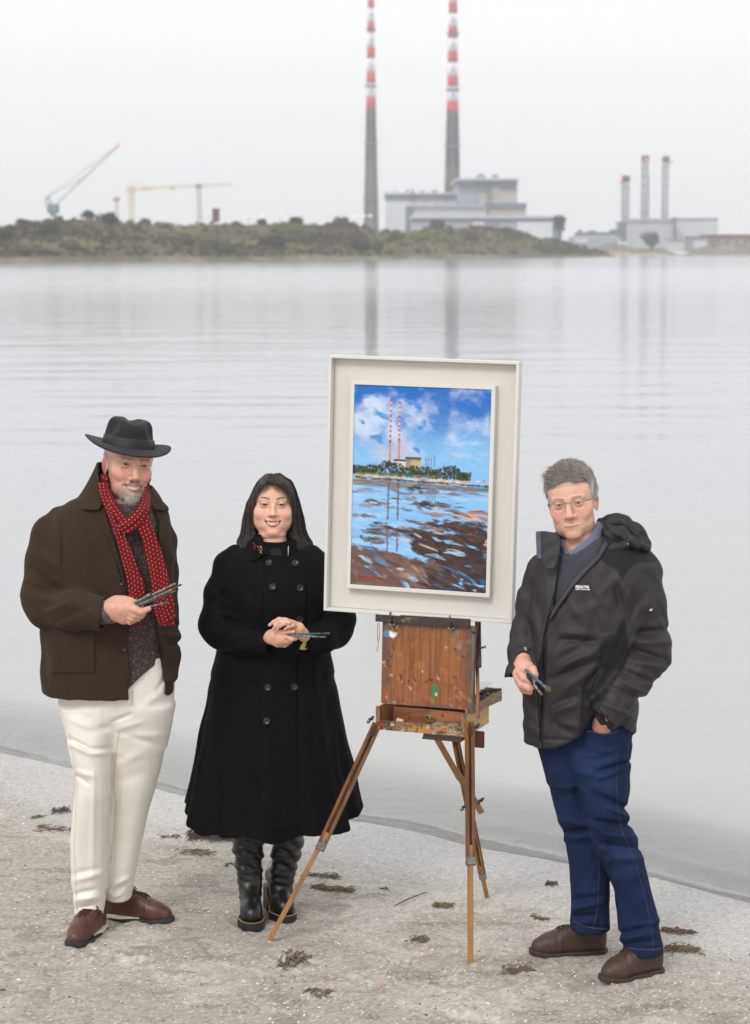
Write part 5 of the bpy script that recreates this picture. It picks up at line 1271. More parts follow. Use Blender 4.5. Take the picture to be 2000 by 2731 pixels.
        d = np.maximum(d, -np.maximum(sp - 14.4, np.maximum(q[:, 2] - zu, zl - q[:, 2])))
        d = np.minimum(d, sp - 12.4)
        if ears:
            e = m - np.array((73.5 * k['sk'], -4, -10), f32); c, sn = math.cos(k.get('earang', .26)), math.sin(k.get('earang', .26))
            e = np.stack([e[:, 0] * c + e[:, 1] * sn, -e[:, 0] * sn + e[:, 1] * c, e[:, 2]], 1)
            e[:, 1] += e[:, 2] * .18
            w_ = np.where(e[:, 2] < -8, 1 - .35 * np.clip((-8 - e[:, 2]) / 24, 0, 1), 1)
            ear = ell(np.stack([e[:, 0], e[:, 1] / w_, e[:, 2]], 1), (0, -4, 0), (5.0, 16.5, 30)); ear = smax(ear, -ell(e, (6.5, -1, 1), (5, 10, 20)), 3); d = smin(d, ear, 6)
        d = smin(d, cap(q, (0, -20, -60), (0, -40, -210), 57 * k.get('neck', 1), 62 * k.get('neck', 1)), 18)
        return d
    def mesh(s, h=.0017, extra=None):
        cs = [s.world(q) for q in ((-95, 125, 125), (95, 125, 125), (-95, -115, 125), (95, -115, 125), (-95, 125, -165), (95, 125, -165), (-95, -115, -165), (95, -115, -165))]
        return surf(s, np.min(cs, 0), np.max(cs, 0), h, 1.5, 1)
    def colors(s, V, base, blush, lipc, brow, iris, brow_w=1.0, extra=None, teeth=(.75, .68, .52)):
        q = s.loc(V.astype(f32)); k = s.k; m = q.copy(); m[:, 0] = np.abs(m[:, 0]); base = np.array(base)
        C = np.ones((len(V), 3)) * base * (1 + .07 * fbm(q * .05, 3) + .05 * fbm(q * .25, 2))[:, None]
        def mixc(mask, c):
            nonlocal C
            C = C + (np.array(c) - C) * np.clip(mask, 0, 1)[:, None]
        bl = np.array(blush)
        mixc(.55 * np.exp(-(((m[:, 0] - 40) / 24) ** 2 + ((q[:, 2] + 34) / 24) ** 2)) * (q[:, 1] > 20), bl)
        mixc(.6 * np.exp(-(np.hypot(q[:, 0], q[:, 2] + 42) / 14) ** 2) * (q[:, 1] > 92), bl)
        mixc(.7 * (m[:, 0] > 73) * (np.abs(q[:, 2] + 10) < 36), bl)
        mixc(.35 * np.exp(-(np.hypot(q[:, 0] / 1.3, q[:, 2] + 100) / 16) ** 2), bl)
        if extra is not None: C = extra(q, m, C, mixc) if extra(q, m, C, mixc) is not None else C
        mz, t = s.mouth(q[:, 0]); op = k['open'] * np.sqrt(np.clip(1 - t, 0, 1)); ar = np.sqrt(np.clip(1.02 - t, 0, 1))
        up = mz + op + 6.2 * k['lip'] * ar * (1 - .25 * np.exp(-(q[:, 0] / 4) ** 2)); lo = mz - op - 7.0 * k['lip'] * ar
        lm = sstep(0, 1.4, up - q[:, 2]) * sstep(0, 1.4, q[:, 2] - lo) * (t < 1.03) * (q[:, 1] > 78); mixc(lm * .9, lipc)
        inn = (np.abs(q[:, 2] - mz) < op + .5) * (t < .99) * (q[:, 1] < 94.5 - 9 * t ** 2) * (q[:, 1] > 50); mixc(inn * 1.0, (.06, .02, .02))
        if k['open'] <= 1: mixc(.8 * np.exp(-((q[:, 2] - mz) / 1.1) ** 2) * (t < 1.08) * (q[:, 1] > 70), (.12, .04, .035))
        if k['open'] > 1:
            tt = np.hypot(q[:, 0] / 1.35, q[:, 1] - 66) - 24.5; th_ = inn * (np.abs(tt) < 2.2) * (t < .86)
            mixc(th_ * 1.0, np.array(teeth)); mixc(th_ * .35 * np.exp(-(np.sin(q[:, 0] * .42) / .22) ** 2), (.2, .13, .08))
        # brows
        bz = 19.5 + k.get('arch', 3.5) * np.sin(np.clip((m[:, 0] - 12) / 36, 0, 1) * 2.4) + k.get('browz', 0); bh = 3.6 * brow_w * (1 - .45 * np.clip((m[:, 0] - 14) / 34, 0, 1))
        bm = sstep(1.2, .7, np.abs(q[:, 2] - bz) / bh) * sstep(9, 15, m[:, 0]) * sstep(50, 42, m[:, 0]) * (q[:, 1] > 50); mixc(bm * .8 * (.9 + .2 * vnoise(q * .6)), brow)
        # eyes
        gx_ = k['gaze']; ex = (m[:, 0] - 31) / 15.0; zu = k['eye'] * (1 - ex ** 2) - .3 + .8 * ex; zl = -k['eye'] * .62 * (1 - ex ** 2) - .3 + .8 * ex
        sp = np.sqrt((m[:, 0] - 31) ** 2 + (q[:, 1] - 76.5) ** 2 + q[:, 2] ** 2)
        ins = (np.abs(sp - 12.4) < 1.3) * sstep(-.6, .4, zu - q[:, 2]) * sstep(-.6, .4, q[:, 2] - zl) * (q[:, 1] > 78)
        mixc(ins, (.46, .42, .40)); xs = q[:, 0] - np.sign(q[:, 0]) * 31 - gx_; r = np.hypot(xs, q[:, 2] - .6)
        mixc(ins * sstep(k.get('ir', 6.4) + .5, k.get('ir', 6.4) - .5, r), iris); mixc(ins * sstep(3.4, 2.6, r), (.01, .01, .01))
        ln = np.exp(-((q[:, 2] - zu - .5) / 1.3) ** 2) * (np.abs(ex) < 1.05) * (q[:, 1] > 70) * (sp < 17); mixc(ln * k.get('liner', .65), (.03, .02, .02))
        ln = np.exp(-((q[:, 2] - zl + .4) / .9) ** 2) * (np.abs(ex) < 1.0) * (q[:, 1] > 70) * (sp < 17); mixc(ln * .4, (.16, .07, .06))
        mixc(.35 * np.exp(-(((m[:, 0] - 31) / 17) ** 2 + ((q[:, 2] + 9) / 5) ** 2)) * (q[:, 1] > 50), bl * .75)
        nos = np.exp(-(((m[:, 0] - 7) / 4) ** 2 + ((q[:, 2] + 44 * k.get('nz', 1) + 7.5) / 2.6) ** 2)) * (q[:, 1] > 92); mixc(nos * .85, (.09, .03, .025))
        return np.clip(C, 0, 1)
def skin_mat(): return M('skin', attr=True, rough=.46, sss=.06, var=.07, vscale=140, bump=.5, bscale=380, bdist=.0010, spec=.45)
def join(parts):
    V, F, C, n = [], [], [], 0
    for v, f_, c in parts: V.append(v); F.append(f_ + n); C.append(np.ones((len(v), 3)) * c if np.ndim(c) == 1 else c); n += len(v)
    return np.concatenate(V), np.concatenate(F), np.concatenate(C)
# ------------------------------------------------------------------ people: shared pieces
def lofted(rows, Y, **k): return ZLoft(rows, Y, **k)
def strip(name, rows, Y, mat, parent, th=.006, wave=.003, n=10, nu=13, uvs=True, shape=None):
    """a cloth band: rows (left px, left py, right px, right py, dy left, dy right)"""
    R = crom([list(r) for r in rows], n); V, U, L = [], [], 0.0; prev = None
    for i, r in enumerate(R):
        a, b = W(r[0], r[1], Y + r[4]), W(r[2], r[3], Y + r[5]); mid = (a + b) / 2
        if prev is not None: L += np.linalg.norm(mid - prev)
        prev = mid; wd_ = np.linalg.norm(b - a)
        for j in range(nu):
            t = j / (nu - 1); p = a + (b - a) * t
            bul = .009 * math.sin(math.pi * t) + wave * math.sin(t * 9 + i * .13) + .6 * wave * math.sin(t * 17 - i * .21)
            p = p - np.array((0, bul, 0)); V.append(p); U.append((t * wd_, L))
    V = np.array(V); U = np.array(U); m = len(R); k = np.arange(m * nu).reshape(m, nu)
    F = np.stack([k[:-1, :-1], k[:-1, 1:], k[1:, 1:], k[1:, :-1]], -1).reshape(-1, 4)[:, ::-1]
    V2 = V + np.array((0, th, 0)); F2 = F[:, ::-1] + len(V)
    bd = [k[:, 0], k[:, -1][::-1], k[0][::-1], k[-1]]; S = []
    for e in bd: S.append(np.stack([e[:-1], e[1:], e[1:] + len(V), e[:-1] + len(V)], -1))
    return mesh_obj(name, np.concatenate([V, V2]), np.concatenate([F, F2] + S), mat, parent, True, uv=np.concatenate([U, U]))
def shoe_frame(px, py, dirx, diry):
    q = W(px, py, ground_y(py)); q[2] = -0.004; f = np.array((dirx, diry, 0.0)); f /= np.linalg.norm(f); s = np.array((f[1], -f[0], 0.0))
    return q, np.stack([s, f, np.array((0, 0, 1.0))])     # rows: side, forward, up
def shoe(parent, px, py, dirx, diry, L, upper_m, sole_m, sole_h=18, heel=0, ankle=95, wdg=None, wd_=1.0, lace_m=None, name='shoe', toe_cap=False, toe_h=1.0):
    """px, py: point of the sole under the toe, on the ground"""
    q, A_ = shoe_frame(px, py, dirx, diry); org_ = q - A_[1] * L; k = L / 300.0 * 1000
    def loc(P): return ((P - org_.astype(f32)) @ A_.T.astype(f32) * 1000).astype(f32) / np.array((wd_, L / .3, 1), f32)
    def out2(p, g=0.0):
        p = p.copy(); p[:, 2] = 0
        d = cap(p, (0, 42, 0), (1, 110, 0), 35, 37); d = smin(d, cap(p, (1, 110, 0), (3, 212, 0), 37, 46), 20); d = smin(d, cap(p, (3, 212, 0), (0, 262, 0), 46, 37), 10); return d - g
    def up(P):
        p = loc(P); s_ = sole_h
        d = chain(p, [(0, 40, 48 + s_, 33), (0, 112, 62 + s_, 36), (1, 165, 48 + s_, 38), (2, 218, (26 + s_), 38), (0, 262, 18 + s_, 32 * toe_h)], 25)
        d = smin(d, cap(p, (0, 40, 20 + s_), (0, 40, ankle + s_), 32, 33), 18); d = smin(d, cap(p, (0, 60, 50 + s_), (0, 74, ankle + s_), 34, 36), 18)
        d = smin(d, cap(p, (0, 48, 24 + s_), (1, 235, 22 + s_), 34, 40), 10)
        d = smax(d, out2(p, -1), 9); d = np.maximum(d, s_ - p[:, 2] - 1); d = smax(d, p[:, 2] - ankle - s_ + .28 * np.maximum(p[:, 1] - 70, 0) * 0, 6)
        # seams: facing over the instep, toe seam, quarter edge; creases behind the toes
        m = np.abs(p[:, 0]); d = d + 1.6 * np.exp(-((m - 21 - .05 * (180 - p[:, 1])) / 1.6) ** 2) * (p[:, 1] > 92) * (p[:, 1] < 176) * (p[:, 2] > 40)
        d = d + 1.4 * np.exp(-((p[:, 1] - 176 - .10 * m) / 1.8) ** 2) * (m < 30) + 1.2 * np.exp(-((p[:, 1] - 88 + 18 * np.sin(p[:, 2] * .03)) / 1.7) ** 2) * (m > 20)
        if toe_cap: d = d + 1.6 * np.exp(-((p[:, 1] - 222 + .012 * m ** 2 + 10 * np.exp(-(m / 8) ** 2)) / 1.7) ** 2) + 1.2 * np.exp(-((p[:, 2] - s_ - 30 - .12 * (p[:, 1] - 60)) / 1.6) ** 2) * (p[:, 1] < 90)
        d = d + 1.3 * np.sin(p[:, 1] * .23 + .04 * p[:, 0]) * np.exp(-((p[:, 1] - 196) / 18) ** 2)
        return d / 1000
    def so(P):
        p = loc(P); g = 3.2; rise = 10 * sstep(215, 300, p[:, 1]); z = p[:, 2] - rise
        if heel:
            arch = heel * sstep(100, 112, p[:, 1]) * sstep(200, 170, p[:, 1]) * .9
            d = np.maximum(out2(p, g), np.abs(z - sole_h / 2 - 1) - sole_h / 2 - 1); d = np.maximum(d, -(z - arch) - 0) if True else d
        else: d = np.maximum(out2(p, g), np.abs(z - sole_h / 2 - 1) - sole_h / 2 - 1)
        d = d + .8 * (np.sin(p[:, 1] * .55) > .2) * (z < 5)
        return d / 1000 * .9
    c = org_ + A_[1] * L * .5; r = L * .5 + .07
    V, F = surf(up, c - (r, r, .01), c + (r, r, .2), .0026)
    o = mesh_obj(name, V, F, upper_m, parent)
    V, F = surf(so, c - (r, r, .012), c + (r, r, .09), .0024); mesh_obj('sole', V, F, sole_m, o)
    if wdg is not None:
        def wf(P):
            p = loc(P); z = p[:, 2]; zt = sole_h + 5 - .0 * p[:, 1]; lo_ = 8 + 14 * sstep(70, 190, p[:, 1])
            return np.maximum(np.maximum(out2(p, 3.9), z - zt), np.maximum(lo_ - z, p[:, 1] - 195)) / 1000 * .9
        V, F = surf(wf, c - (r, r, .012), c + (r, r, .09), .0024); mesh_obj('midsole', V, F, wdg, o)
    if lace_m is not None:
        mb = MB(); top = lambda s_, f_: org_ + A_[0] * s_ * wd_ * .001 + A_[1] * f_ * L / 300
        def onup(s_, f_):
            b = top(s_, f_); zs = np.linspace(.16, .02, 70); P = np.stack([np.full(70, b[0]), np.full(70, b[1]), zs], 1).astype(f32); d = up(P); i = np.argmax(d < 0); return np.array((b[0], b[1], zs[i] + .001))
        for i, f_ in enumerate(np.linspace(112, 184, 5)):
            for s_ in (-1, 1):
                mb.tube([onup(-17 * s_, f_), onup(-6 * s_, f_ + 4) + (0, 0, .003), onup(6 * s_, f_ + 8) + (0, 0, .003), onup(17 * s_, f_ + 13)], .0026, 6)
        k0 = onup(0, 110) + np.array((0, 0, .006))
        for sg in (-1, 1):
            lp_ = [k0, k0 + A_[0] * sg * .018 + A_[1] * .012 + (0, 0, .012), k0 + A_[0] * sg * .038 + A_[1] * .02 + (0, 0, -.004), k0 + A_[0] * sg * .024 + A_[1] * .004 + (0, 0, -.006), k0]
            mb.tube(crom(lp_, 4), .0024, 6); mb.tube(crom([k0, k0 + A_[0] * sg * .022 + A_[1] * .016 + (0, 0, .002), k0 + A_[0] * sg * .043 + A_[1] * .02 + (0, 0, -.03)], 4), .0022, 6)
        mb.build('laces', lace_m, o, True)
    return o
def button(f, px, py, Y0, Y1, r, mat, parent, name='button', holes=True):
    p = hit(f, px, py, Y0, Y1)
    if p is None: return None
    n_ = normal(f, p); u = np.cross((0, 0, 1.0), n_); u /= np.linalg.norm(u); v = np.cross(n_, u)
    mb = MB(); mb.lathe(p, [(r * .5, -.001), (r, .001), (r * 1.02, .003), (r * .92, .0048), (r * .78, .0045), (r * .7, .0034), (r * .05, .0034)], np.array((u, v, n_)), 18)
    o = mb.build(name, mat, parent, True)
    if holes:
        mb = MB()
        for a in (-1, 1):
            for b in (-1, 1): mb.cyl(p + u * a * r * .18 + v * b * r * .18 + n_ * .003, p + u * a * r * .18 + v * b * r * .18 + n_ * .0037, r * .09, n=6)
        mb.build('button_holes', M('button_hole', (.004, .004, .004), .8), o)
    return o
def brush(a, b, r, bristle, handle_c, fer_c, br_c, label, group=None, wide=1.0):
    """paintbrush from handle end a to bristle tip b"""
    a, b = np.array(a, float), np.array(b, float); t = b - a; L = np.linalg.norm(t); t /= L
    o = thing('paintbrush', a, label, 'paintbrush', group)
    fs = L - bristle - .022
    mb = MB(); mb.tube([a, a + t * .01, a + t * fs * .55, a + t * fs], [r * .45, r * .6, r, r * .8], 9); mb.build('handle', M('brush_h%d' % int(sum(handle_c) * 1000), handle_c, .5, var=.6, vscale=130, col2=[x * 1.9 + .03 for x in handle_c]), o, True)
    mb = MB(); mb.tube([a + t * fs, a + t * (fs + .018), a + t * (fs + .022)], [r * .85, r * 1.0, r * .95], 10); mb.build('ferrule', M('brush_f%d' % int(sum(fer_c) * 1000), fer_c, .4, metal=.6, var=.4, vscale=150), o, True)
    mb = MB(); mb.tube([a + t * (fs + .022), a + t * (L - bristle * .5), b], [r * .95, r * 1.15 * wide, r * .35 * wide], 10); mb.build('bristles', M('brush_b%d' % int(sum(br_c) * 1000), br_c, .8, var=.5, vscale=200, bump=.5, bscale=300), o, True)
    return o
SK = lin(206, 158, 138)
def skin_patch(V, base, seed, spots=None):
    C = np.ones((len(V), 3)) * np.array(base) * (1 + .10 * fbm(V * 60 + seed, 3) + .06 * fbm(V * 230, 2))[:, None]
    if spots is not None: C = C + (np.array(spots) - C) * (.55 * sstep(.45, .75, fbm(V * 140 + seed, 2)))[:, None]
    return C
def inner(parts): return surf(parts, *parts.box, .012, 2.0)

# ------------------------------------------------------------------ man on the left, in the black hat
Y1 = 8.0
m1 = thing('person', (W(230, 2500, Y1)[0], Y1, 0), 'smiling man in dark fedora, brown jacket, red dotted scarf and cream trousers holding brushes', 'man')
wool = M('brown_wool', lin(58, 46, 37), .95, var=.13, vscale=55, sheen=.06, bump=.35, bscale=1100, bdist=.0014, spec=.06, bump2=.12, b2scale=26)
jb = lofted([(1292, 262, 402, .085, .03), (1318, 224, 422, .10, .02), (1345, 165, 440, .115, .02), (1380, 135, 450, .125, .01), (1420, 122, 456, .135, .0), (1500, 116, 462, .148, 0), (1600, 112, 464, .158, 0), (1700, 108, 466, .165, 0), (1780, 109, 466, .168, 0), (1846, 112, 464, .168, 0)], Y1, p=2.3)
armR = pxc([(160, 1392, .03, .056), (131, 1425, .02, .060), (118, 1500, .0, .067), (112, 1592, -.04, .074), (126, 1622, -.07, .071), (196, 1628, -.16, .066), (300, 1640, -.235, .062)], Y1)
armL = pxc([(410, 1388, .04, .055), (430, 1440, .05, .052), (436, 1520, .06, .052), (436, 1620, .05, .052), (438, 1690, .01, .054), (448, 1745, -.03, .044), (454, 1800, -.06, .030)], Y1)
open1 = [(262, 1180), (266, 1300), (276, 1350), (268, 1372), (288, 1420), (312, 1500), (330, 1552), (343, 1592), (343.5, 1900), (520, 1900), (440, 1850), (437, 1752), (420, 1690), (424, 1600), (430, 1500), (424, 1400), (402, 1330), (398, 1180)]
cutc = W(276, 1637, Y1 - .222); cutn = np.array((.98, -.1, -.16)); cutn /= np.linalg.norm(cutn)
def sleeve_cut(P, c, n_): return ((P - np.array(c, f32)) @ np.array(n_, f32))
F1 = [(168, 1395, 170, 1560, .008, -.006), (140, 1560, 165, 1572, .010, -.012), (85, 1590, 150, 1600, .016, .010), (75, 1560, 150, 1585, .012, -.010), (110, 1640, 200, 1600, .012, .007), (150, 1655, 240, 1620, .012, -.006),
      (200, 1600, 270, 1660, .012, .006), (100, 1470, 160, 1520, .02, .008), (90, 1520, 140, 1560, .014, -.007), (210, 1400, 240, 1600, .03, .006), (260, 1450, 300, 1640, .025, -.005), (150, 1690, 200, 1830, .02, -.005),
      (118, 1700, 126, 1830, .012, -.006), (280, 1660, 300, 1840, .02, .004), (440, 1640, 480, 1680, .010, -.010), (440, 1690, 485, 1700, .010, .008), (438, 1720, 480, 1715, .009, -.008), (430, 1440, 470, 1500, .018, .006), (60, 1600, 120, 1655, .014, -.008)]
def jacket1(P):
    body = jb(P); sl = chain(P, armR, .03); sl = np.maximum(sl, sleeve_cut(P, cutc, cutn)); sl = np.maximum(sl, -np.maximum(chain(P, [(*c[:3], c[3] - .009) for c in armR], .03), -(sleeve_cut(P, cutc, cutn) + .05)))
    fr_ = P[:, 1] < Y1 + .02
    op = prism(P, open1); body = np.where(fr_, np.maximum(body, -op), body)
    sl2 = chain(P, armL, .025)
    d = smin(body, sl2, .018); d = smin(d, sl, .016)
    return d - 1.3 * folds(P, F1, Y1, Y1 + .05) - .0022 * np.sin(P[:, 2] * 41 + 6 * np.sin(P[:, 0] * 11)) * np.sin(P[:, 0] * 33 + P[:, 1] * 20)
lo, hi = bounds_px(30, 1285, 500, 1860, Y1, -.34, .22)
V, F = surf(jacket1, lo, hi, .0042); jk = mesh_obj('jacket', V, F, wool, m1)
def jk_patch(name, poly, th, parent, soft=.003, fld=None, mat=wool, f=None):
    f = f or (lambda P: np.minimum(jb(P), chain(P, armR, .03)) - 1.3 * folds(P, F1, Y1, Y1 + .05))
    g_ = lambda P: smax(smax(f(P) - th, prism(P, poly), soft), np.maximum(-f(P) - .012, P[:, 1] - Y1), .002)
    xs, ys = [q[0] for q in poly], [q[1] for q in poly]; lo, hi = bounds_px(min(xs) - 6, min(ys) - 6, max(xs) + 6, max(ys) + 6, Y1, -.34, .02)
    V, F = surf(g_, lo, hi, .003); return mesh_obj(name, V, F, mat, parent)
jk_patch('patch_pocket', [(138, 1668), (252, 1668), (253, 1790), (246, 1796), (140, 1794), (136, 1788)], .006, jk, f=lambda P: jb(P) - 1.3 * folds(P, F1, Y1, Y1 + .05))
jk_patch('lapel', [(250, 1371), (276, 1350), (292, 1400), (322, 1500), (338, 1560), (342, 1590), (318, 1516), (290, 1442)], .008, jk, f=lambda P: jb(P))
colr = lofted([(1228, 262, 408, .092, .05), (1262, 246, 414, .10, .045), (1300, 226, 424, .113, .035), (1340, 198, 443, .148, .025), (1366, 172, 454, .17, .02)], Y1)
cop = [(262, 1180), (263, 1262), (268, 1310), (274, 1342), (264, 1361), (180, 1358), (180, 1500), (300, 1500), (470, 1500), (470, 1361), (430, 1362), (410, 1358), (402, 1340), (396, 1316), (399, 1180)]
ctop = [(150, 1150), (150, 1290), (225, 1290), (246, 1252), (259, 1233), (300, 1228), (396, 1300), (412, 1316), (500, 1400), (500, 1150)]
def collar1(P):
    d = colr(P, cap_=False); px, py = proj(P); k = P[:, 1] / F_PX
    d = np.maximum(d, -(d + .010)); d = np.where(P[:, 1] < Y1 + .06, np.maximum(d, -poly2(px, py, cop) * k), d); d = np.maximum(d, -poly2(px, py, ctop) * k)
    d = np.maximum(d, (py - 1362) * k); return d
lo, hi = bounds_px(170, 1215, 460, 1380, Y1, -.16, .22); V, F = surf(collar1, lo, hi, .0032); mesh_obj('collar', V, F, wool, jk)
horn = M('black_button', (.008, .008, .009), .3)
for px, py in ((322, 1553), (330, 1729)): button(lambda P: jb(P) - 1.3 * folds(P, F1, Y1, Y1 + .05), px, py, Y1 - .35, Y1, .0115, horn, jk)
# sweater
sw = lofted([(1340, 262, 420, .09, .02), (1390, 230, 436, .118, 0), (1500, 190, 444, .132, 0), (1600, 180, 446, .146, 0), (1700, 180, 447, .153, 0), (1780, 180, 446, .152, 0), (1850, 190, 442, .146, 0)], Y1)
SF = [(350, 1720, 420, 1690, .012, .006), (345, 1760, 430, 1700, .012, -.006), (360, 1650, 415, 1690, .014, .006), (390, 1690, 436, 1745, .012, -.007), (350, 1640, 400, 1640, .012, -.004)]
def sweater1(P):
    px, py = proj(P); d = sw(P); hem = 1843 - (px - 338) * .82 - 8 * np.sin((px - 338) * .03)
    rib = sstep(hem - 42, hem - 36, py); d = d - .0016 * rib * np.sin(px * 1.55) + .004 * np.exp(-((py - hem + 40) / 5) ** 2) - folds(P, SF, Y1, Y1)
    return smax(d, (py - hem) * P[:, 1] / F_PX, .006)
lo, hi = bounds_px(176, 1335, 455, 1862, Y1, -.20, .2); V, F = surf(sweater1, lo, hi, .0042)
C = np.ones((len(V), 3)) * np.array(lin(70, 58, 58)) * (.6 + .8 * rng.random(len(V)))[:, None]; C[rng.random(len(V)) > .93] = lin(128, 112, 108)
tweed = M('tweed_knit', attr=True, rough=.95, var=.45, vscale=420, bump=.7, bscale=520, bdist=.002, spec=.1, sheen=.2)
swo = mesh_obj('sweater', V, F, tweed, m1, cols=C)
cuf = pxc([(262, 1634, -.212, .043), (305, 1631, -.252, .0405)], Y1); cn2 = np.array((.97, -.2, .08)); cn2 /= np.linalg.norm(cn2); cc2 = W(301, 1631, Y1 - .25)
def cuff1(P):
    d = chain(P, cuf); a = np.arctan2(P[:, 2] - cc2[2], P[:, 1] - cc2[1]); d = d - .0016 * np.sin(a * 26); return np.maximum(d, sleeve_cut(P, cc2, cn2))
lo, hi = bounds_px(240, 1570, 325, 1700, Y1, -.34, -.12); V, F = surf(cuff1, lo, hi, .0022); n_ = vnoise(V * 420); C = np.ones((len(V), 3)) * np.array(lin(84, 72, 74)) * (1 + .3 * vnoise(V * 300))[:, None]; C[n_ > .45] = lin(150, 138, 136)
mesh_obj('knit_cuff', V, F, tweed, swo, cols=C)
# trousers
pel = lofted([(1742, 142, 468, .125), (1838, 153, 465, .135), (1900, 166, 458, .128, .004), (1946, 178, 444, .10, .02), (1990, 192, 434, .07, .03)], Y1, sm=.03)
lL = lofted([(1880, 163, 318, .118, -.01), (1919, 171, 306, .116, -.02), (1961, 181, 298, .112, -.03), (2014, 188, 297, .108, -.038), (2050, 197, 296, .102, -.04), (2078, 204, 295, .097, -.04), (2110, 202, 294, .094, -.04), (2165, 194, 292, .09, -.025), (2240, 189, 290, .088, .01), (2316, 190, 288, .084, .03), (2365, 193, 285, .08, .045), (2405, 197, 281, .076, .055), (2440, 199, 276, .072, .06)], Y1, sm=.012, p=2.25)
lR = lofted([(1880, 288, 461, .120, .012), (1961, 286, 446, .112, .032), (2059, 280, 427, .102, .072), (2146, 279, 400, .095, .10), (2221, 280, 382, .088, .12), (2296, 280, 367, .082, .13), (2360, 278, 355, .077, .15), (2394, 280, 351, .074, .16)], Y1, sm=.012, p=2.25)
TF = [(186, 1970, 240, 1998, .007, -.011), (240, 1998, 296, 1994, .007, -.011), (186, 1984, 240, 2010, .010, .009), (240, 2010, 292, 2008, .010, .008), (172, 1890, 240, 1915, .010, -.006), (180, 1915, 250, 1945, .012, .006), (170, 1895, 200, 1898, .007, .007), (240, 1950, 310, 1935, .014, -.006),
      (300, 1925, 350, 1905, .008, -.010), (312, 1945, 380, 1925, .010, .006), (310, 1950, 430, 1990, .012, -.006), (320, 1965, 440, 1960, .012, .005), (204, 2068, 236, 2090, .007, -.009), (208, 2058, 250, 2072, .009, .006), (300, 2050, 390, 2000, .016, .005), (296, 2090, 380, 2060, .02, -.005),
      (250, 2060, 246, 2340, .010, .006), (196, 2330, 260, 2316, .010, -.006), (196, 2350, 270, 2330, .010, .007), (196, 2385, 255, 2372, .009, -.008), (200, 2402, 265, 2392, .010, .008), (200, 2424, 260, 2412, .008, -.007), (285, 2380, 340, 2362, .009, -.007), (290, 2365, 350, 2340, .01, .007), (286, 2394, 330, 2386, .008, .006),
      (306, 2110, 300, 2330, .006, -.004), (420, 1840, 455, 1780, .008, -.006), (384, 1880, 430, 1850, .014, .006), (352, 1845, 350, 1890, .004, -.005), (186, 1960, 204, 2070, .005, -.004), (203, 2090, 192, 2420, .004, -.003), (330, 2000, 300, 2240, .012, -.004), (260, 1850, 268, 1930, .008, .003)]
def trous1(P):
    l, r = lL(P), lR(P); d = smin(pel(P), np.minimum(l, r), .035); d = smin(d, np.minimum(l, r), .003)
    d = d - .95 * folds(P, TF, Y1, Y1 + .08) - .0016 * np.sin(P[:, 2] * 24 + 4 * np.sin(P[:, 0] * 9)) * np.sin(P[:, 0] * 27 + P[:, 2] * 9)
    return d
lo, hi = bounds_px(130, 1735, 485, 2465, Y1, -.2, .26); V, F = surf(trous1, lo, hi, .0042)
cream_t = M('cream_twill', lin(229, 224, 215), .85, var=.03, vscale=20, bump=.2, bscale=700, bdist=.0008, spec=.2, bump2=.3, b2scale=9)
tr = mesh_obj('trousers', V, F, cream_t, m1)
def seam(pts, f, Y, mat, parent, name='seam', r=.0011, y0=-.3, y1=.1):
    q = [hit(f, px, py, Y + y0, Y + y1) for px, py in crom(pts, 6)]; q = [p + np.array((0, -.0004, 0)) for p in q if p is not None]
    if len(q) > 1: mb = MB(); mb.tube(q, r, 5); return mb.build(name, mat, parent, True)
stc = M('cream_seam', lin(196, 186, 170), .9)
seam([(186, 1960), (193, 2010), (203, 2072), (207, 2100), (202, 2160), (199, 2260), (202, 2350), (206, 2430)], trous1, Y1, stc, tr)
seam([(318, 1948), (310, 2010), (304, 2090), (309, 2150), (302, 2230), (296, 2300)], trous1, Y1, stc, tr); seam([(354, 1842), (353, 1862), (351, 1878)], trous1, Y1, stc, tr, 'fly_edge')
seam([(464, 1830), (458, 1800), (446, 1770)], trous1, Y1, stc, tr, 'pocket_edge')
# shoes
brl = M('brown_leather', lin(92, 62, 52), .42, var=.22, vscale=24, bump=.25, bscale=160, bdist=.001, spec=.45, col2=lin(74, 44, 38)); rub = M('black_rubber', lin(44, 46, 50), .75, var=.2, vscale=60); wsole = M('cream_sole', lin(226, 214, 192), .7, var=.06); lace = M('brown_lace', lin(66, 40, 30), .9, bump=.5, bscale=900)
shoe(m1, 192, 2532, -.24, -.97, .305, brl, rub, 17, 0, 92, wsole, 1.04, lace, toe_cap=True)
shoe(m1, 462, 2462, .94, -.34, .305, brl, rub, 17, 0, 92, wsole, 1.0, lace, toe_cap=True)
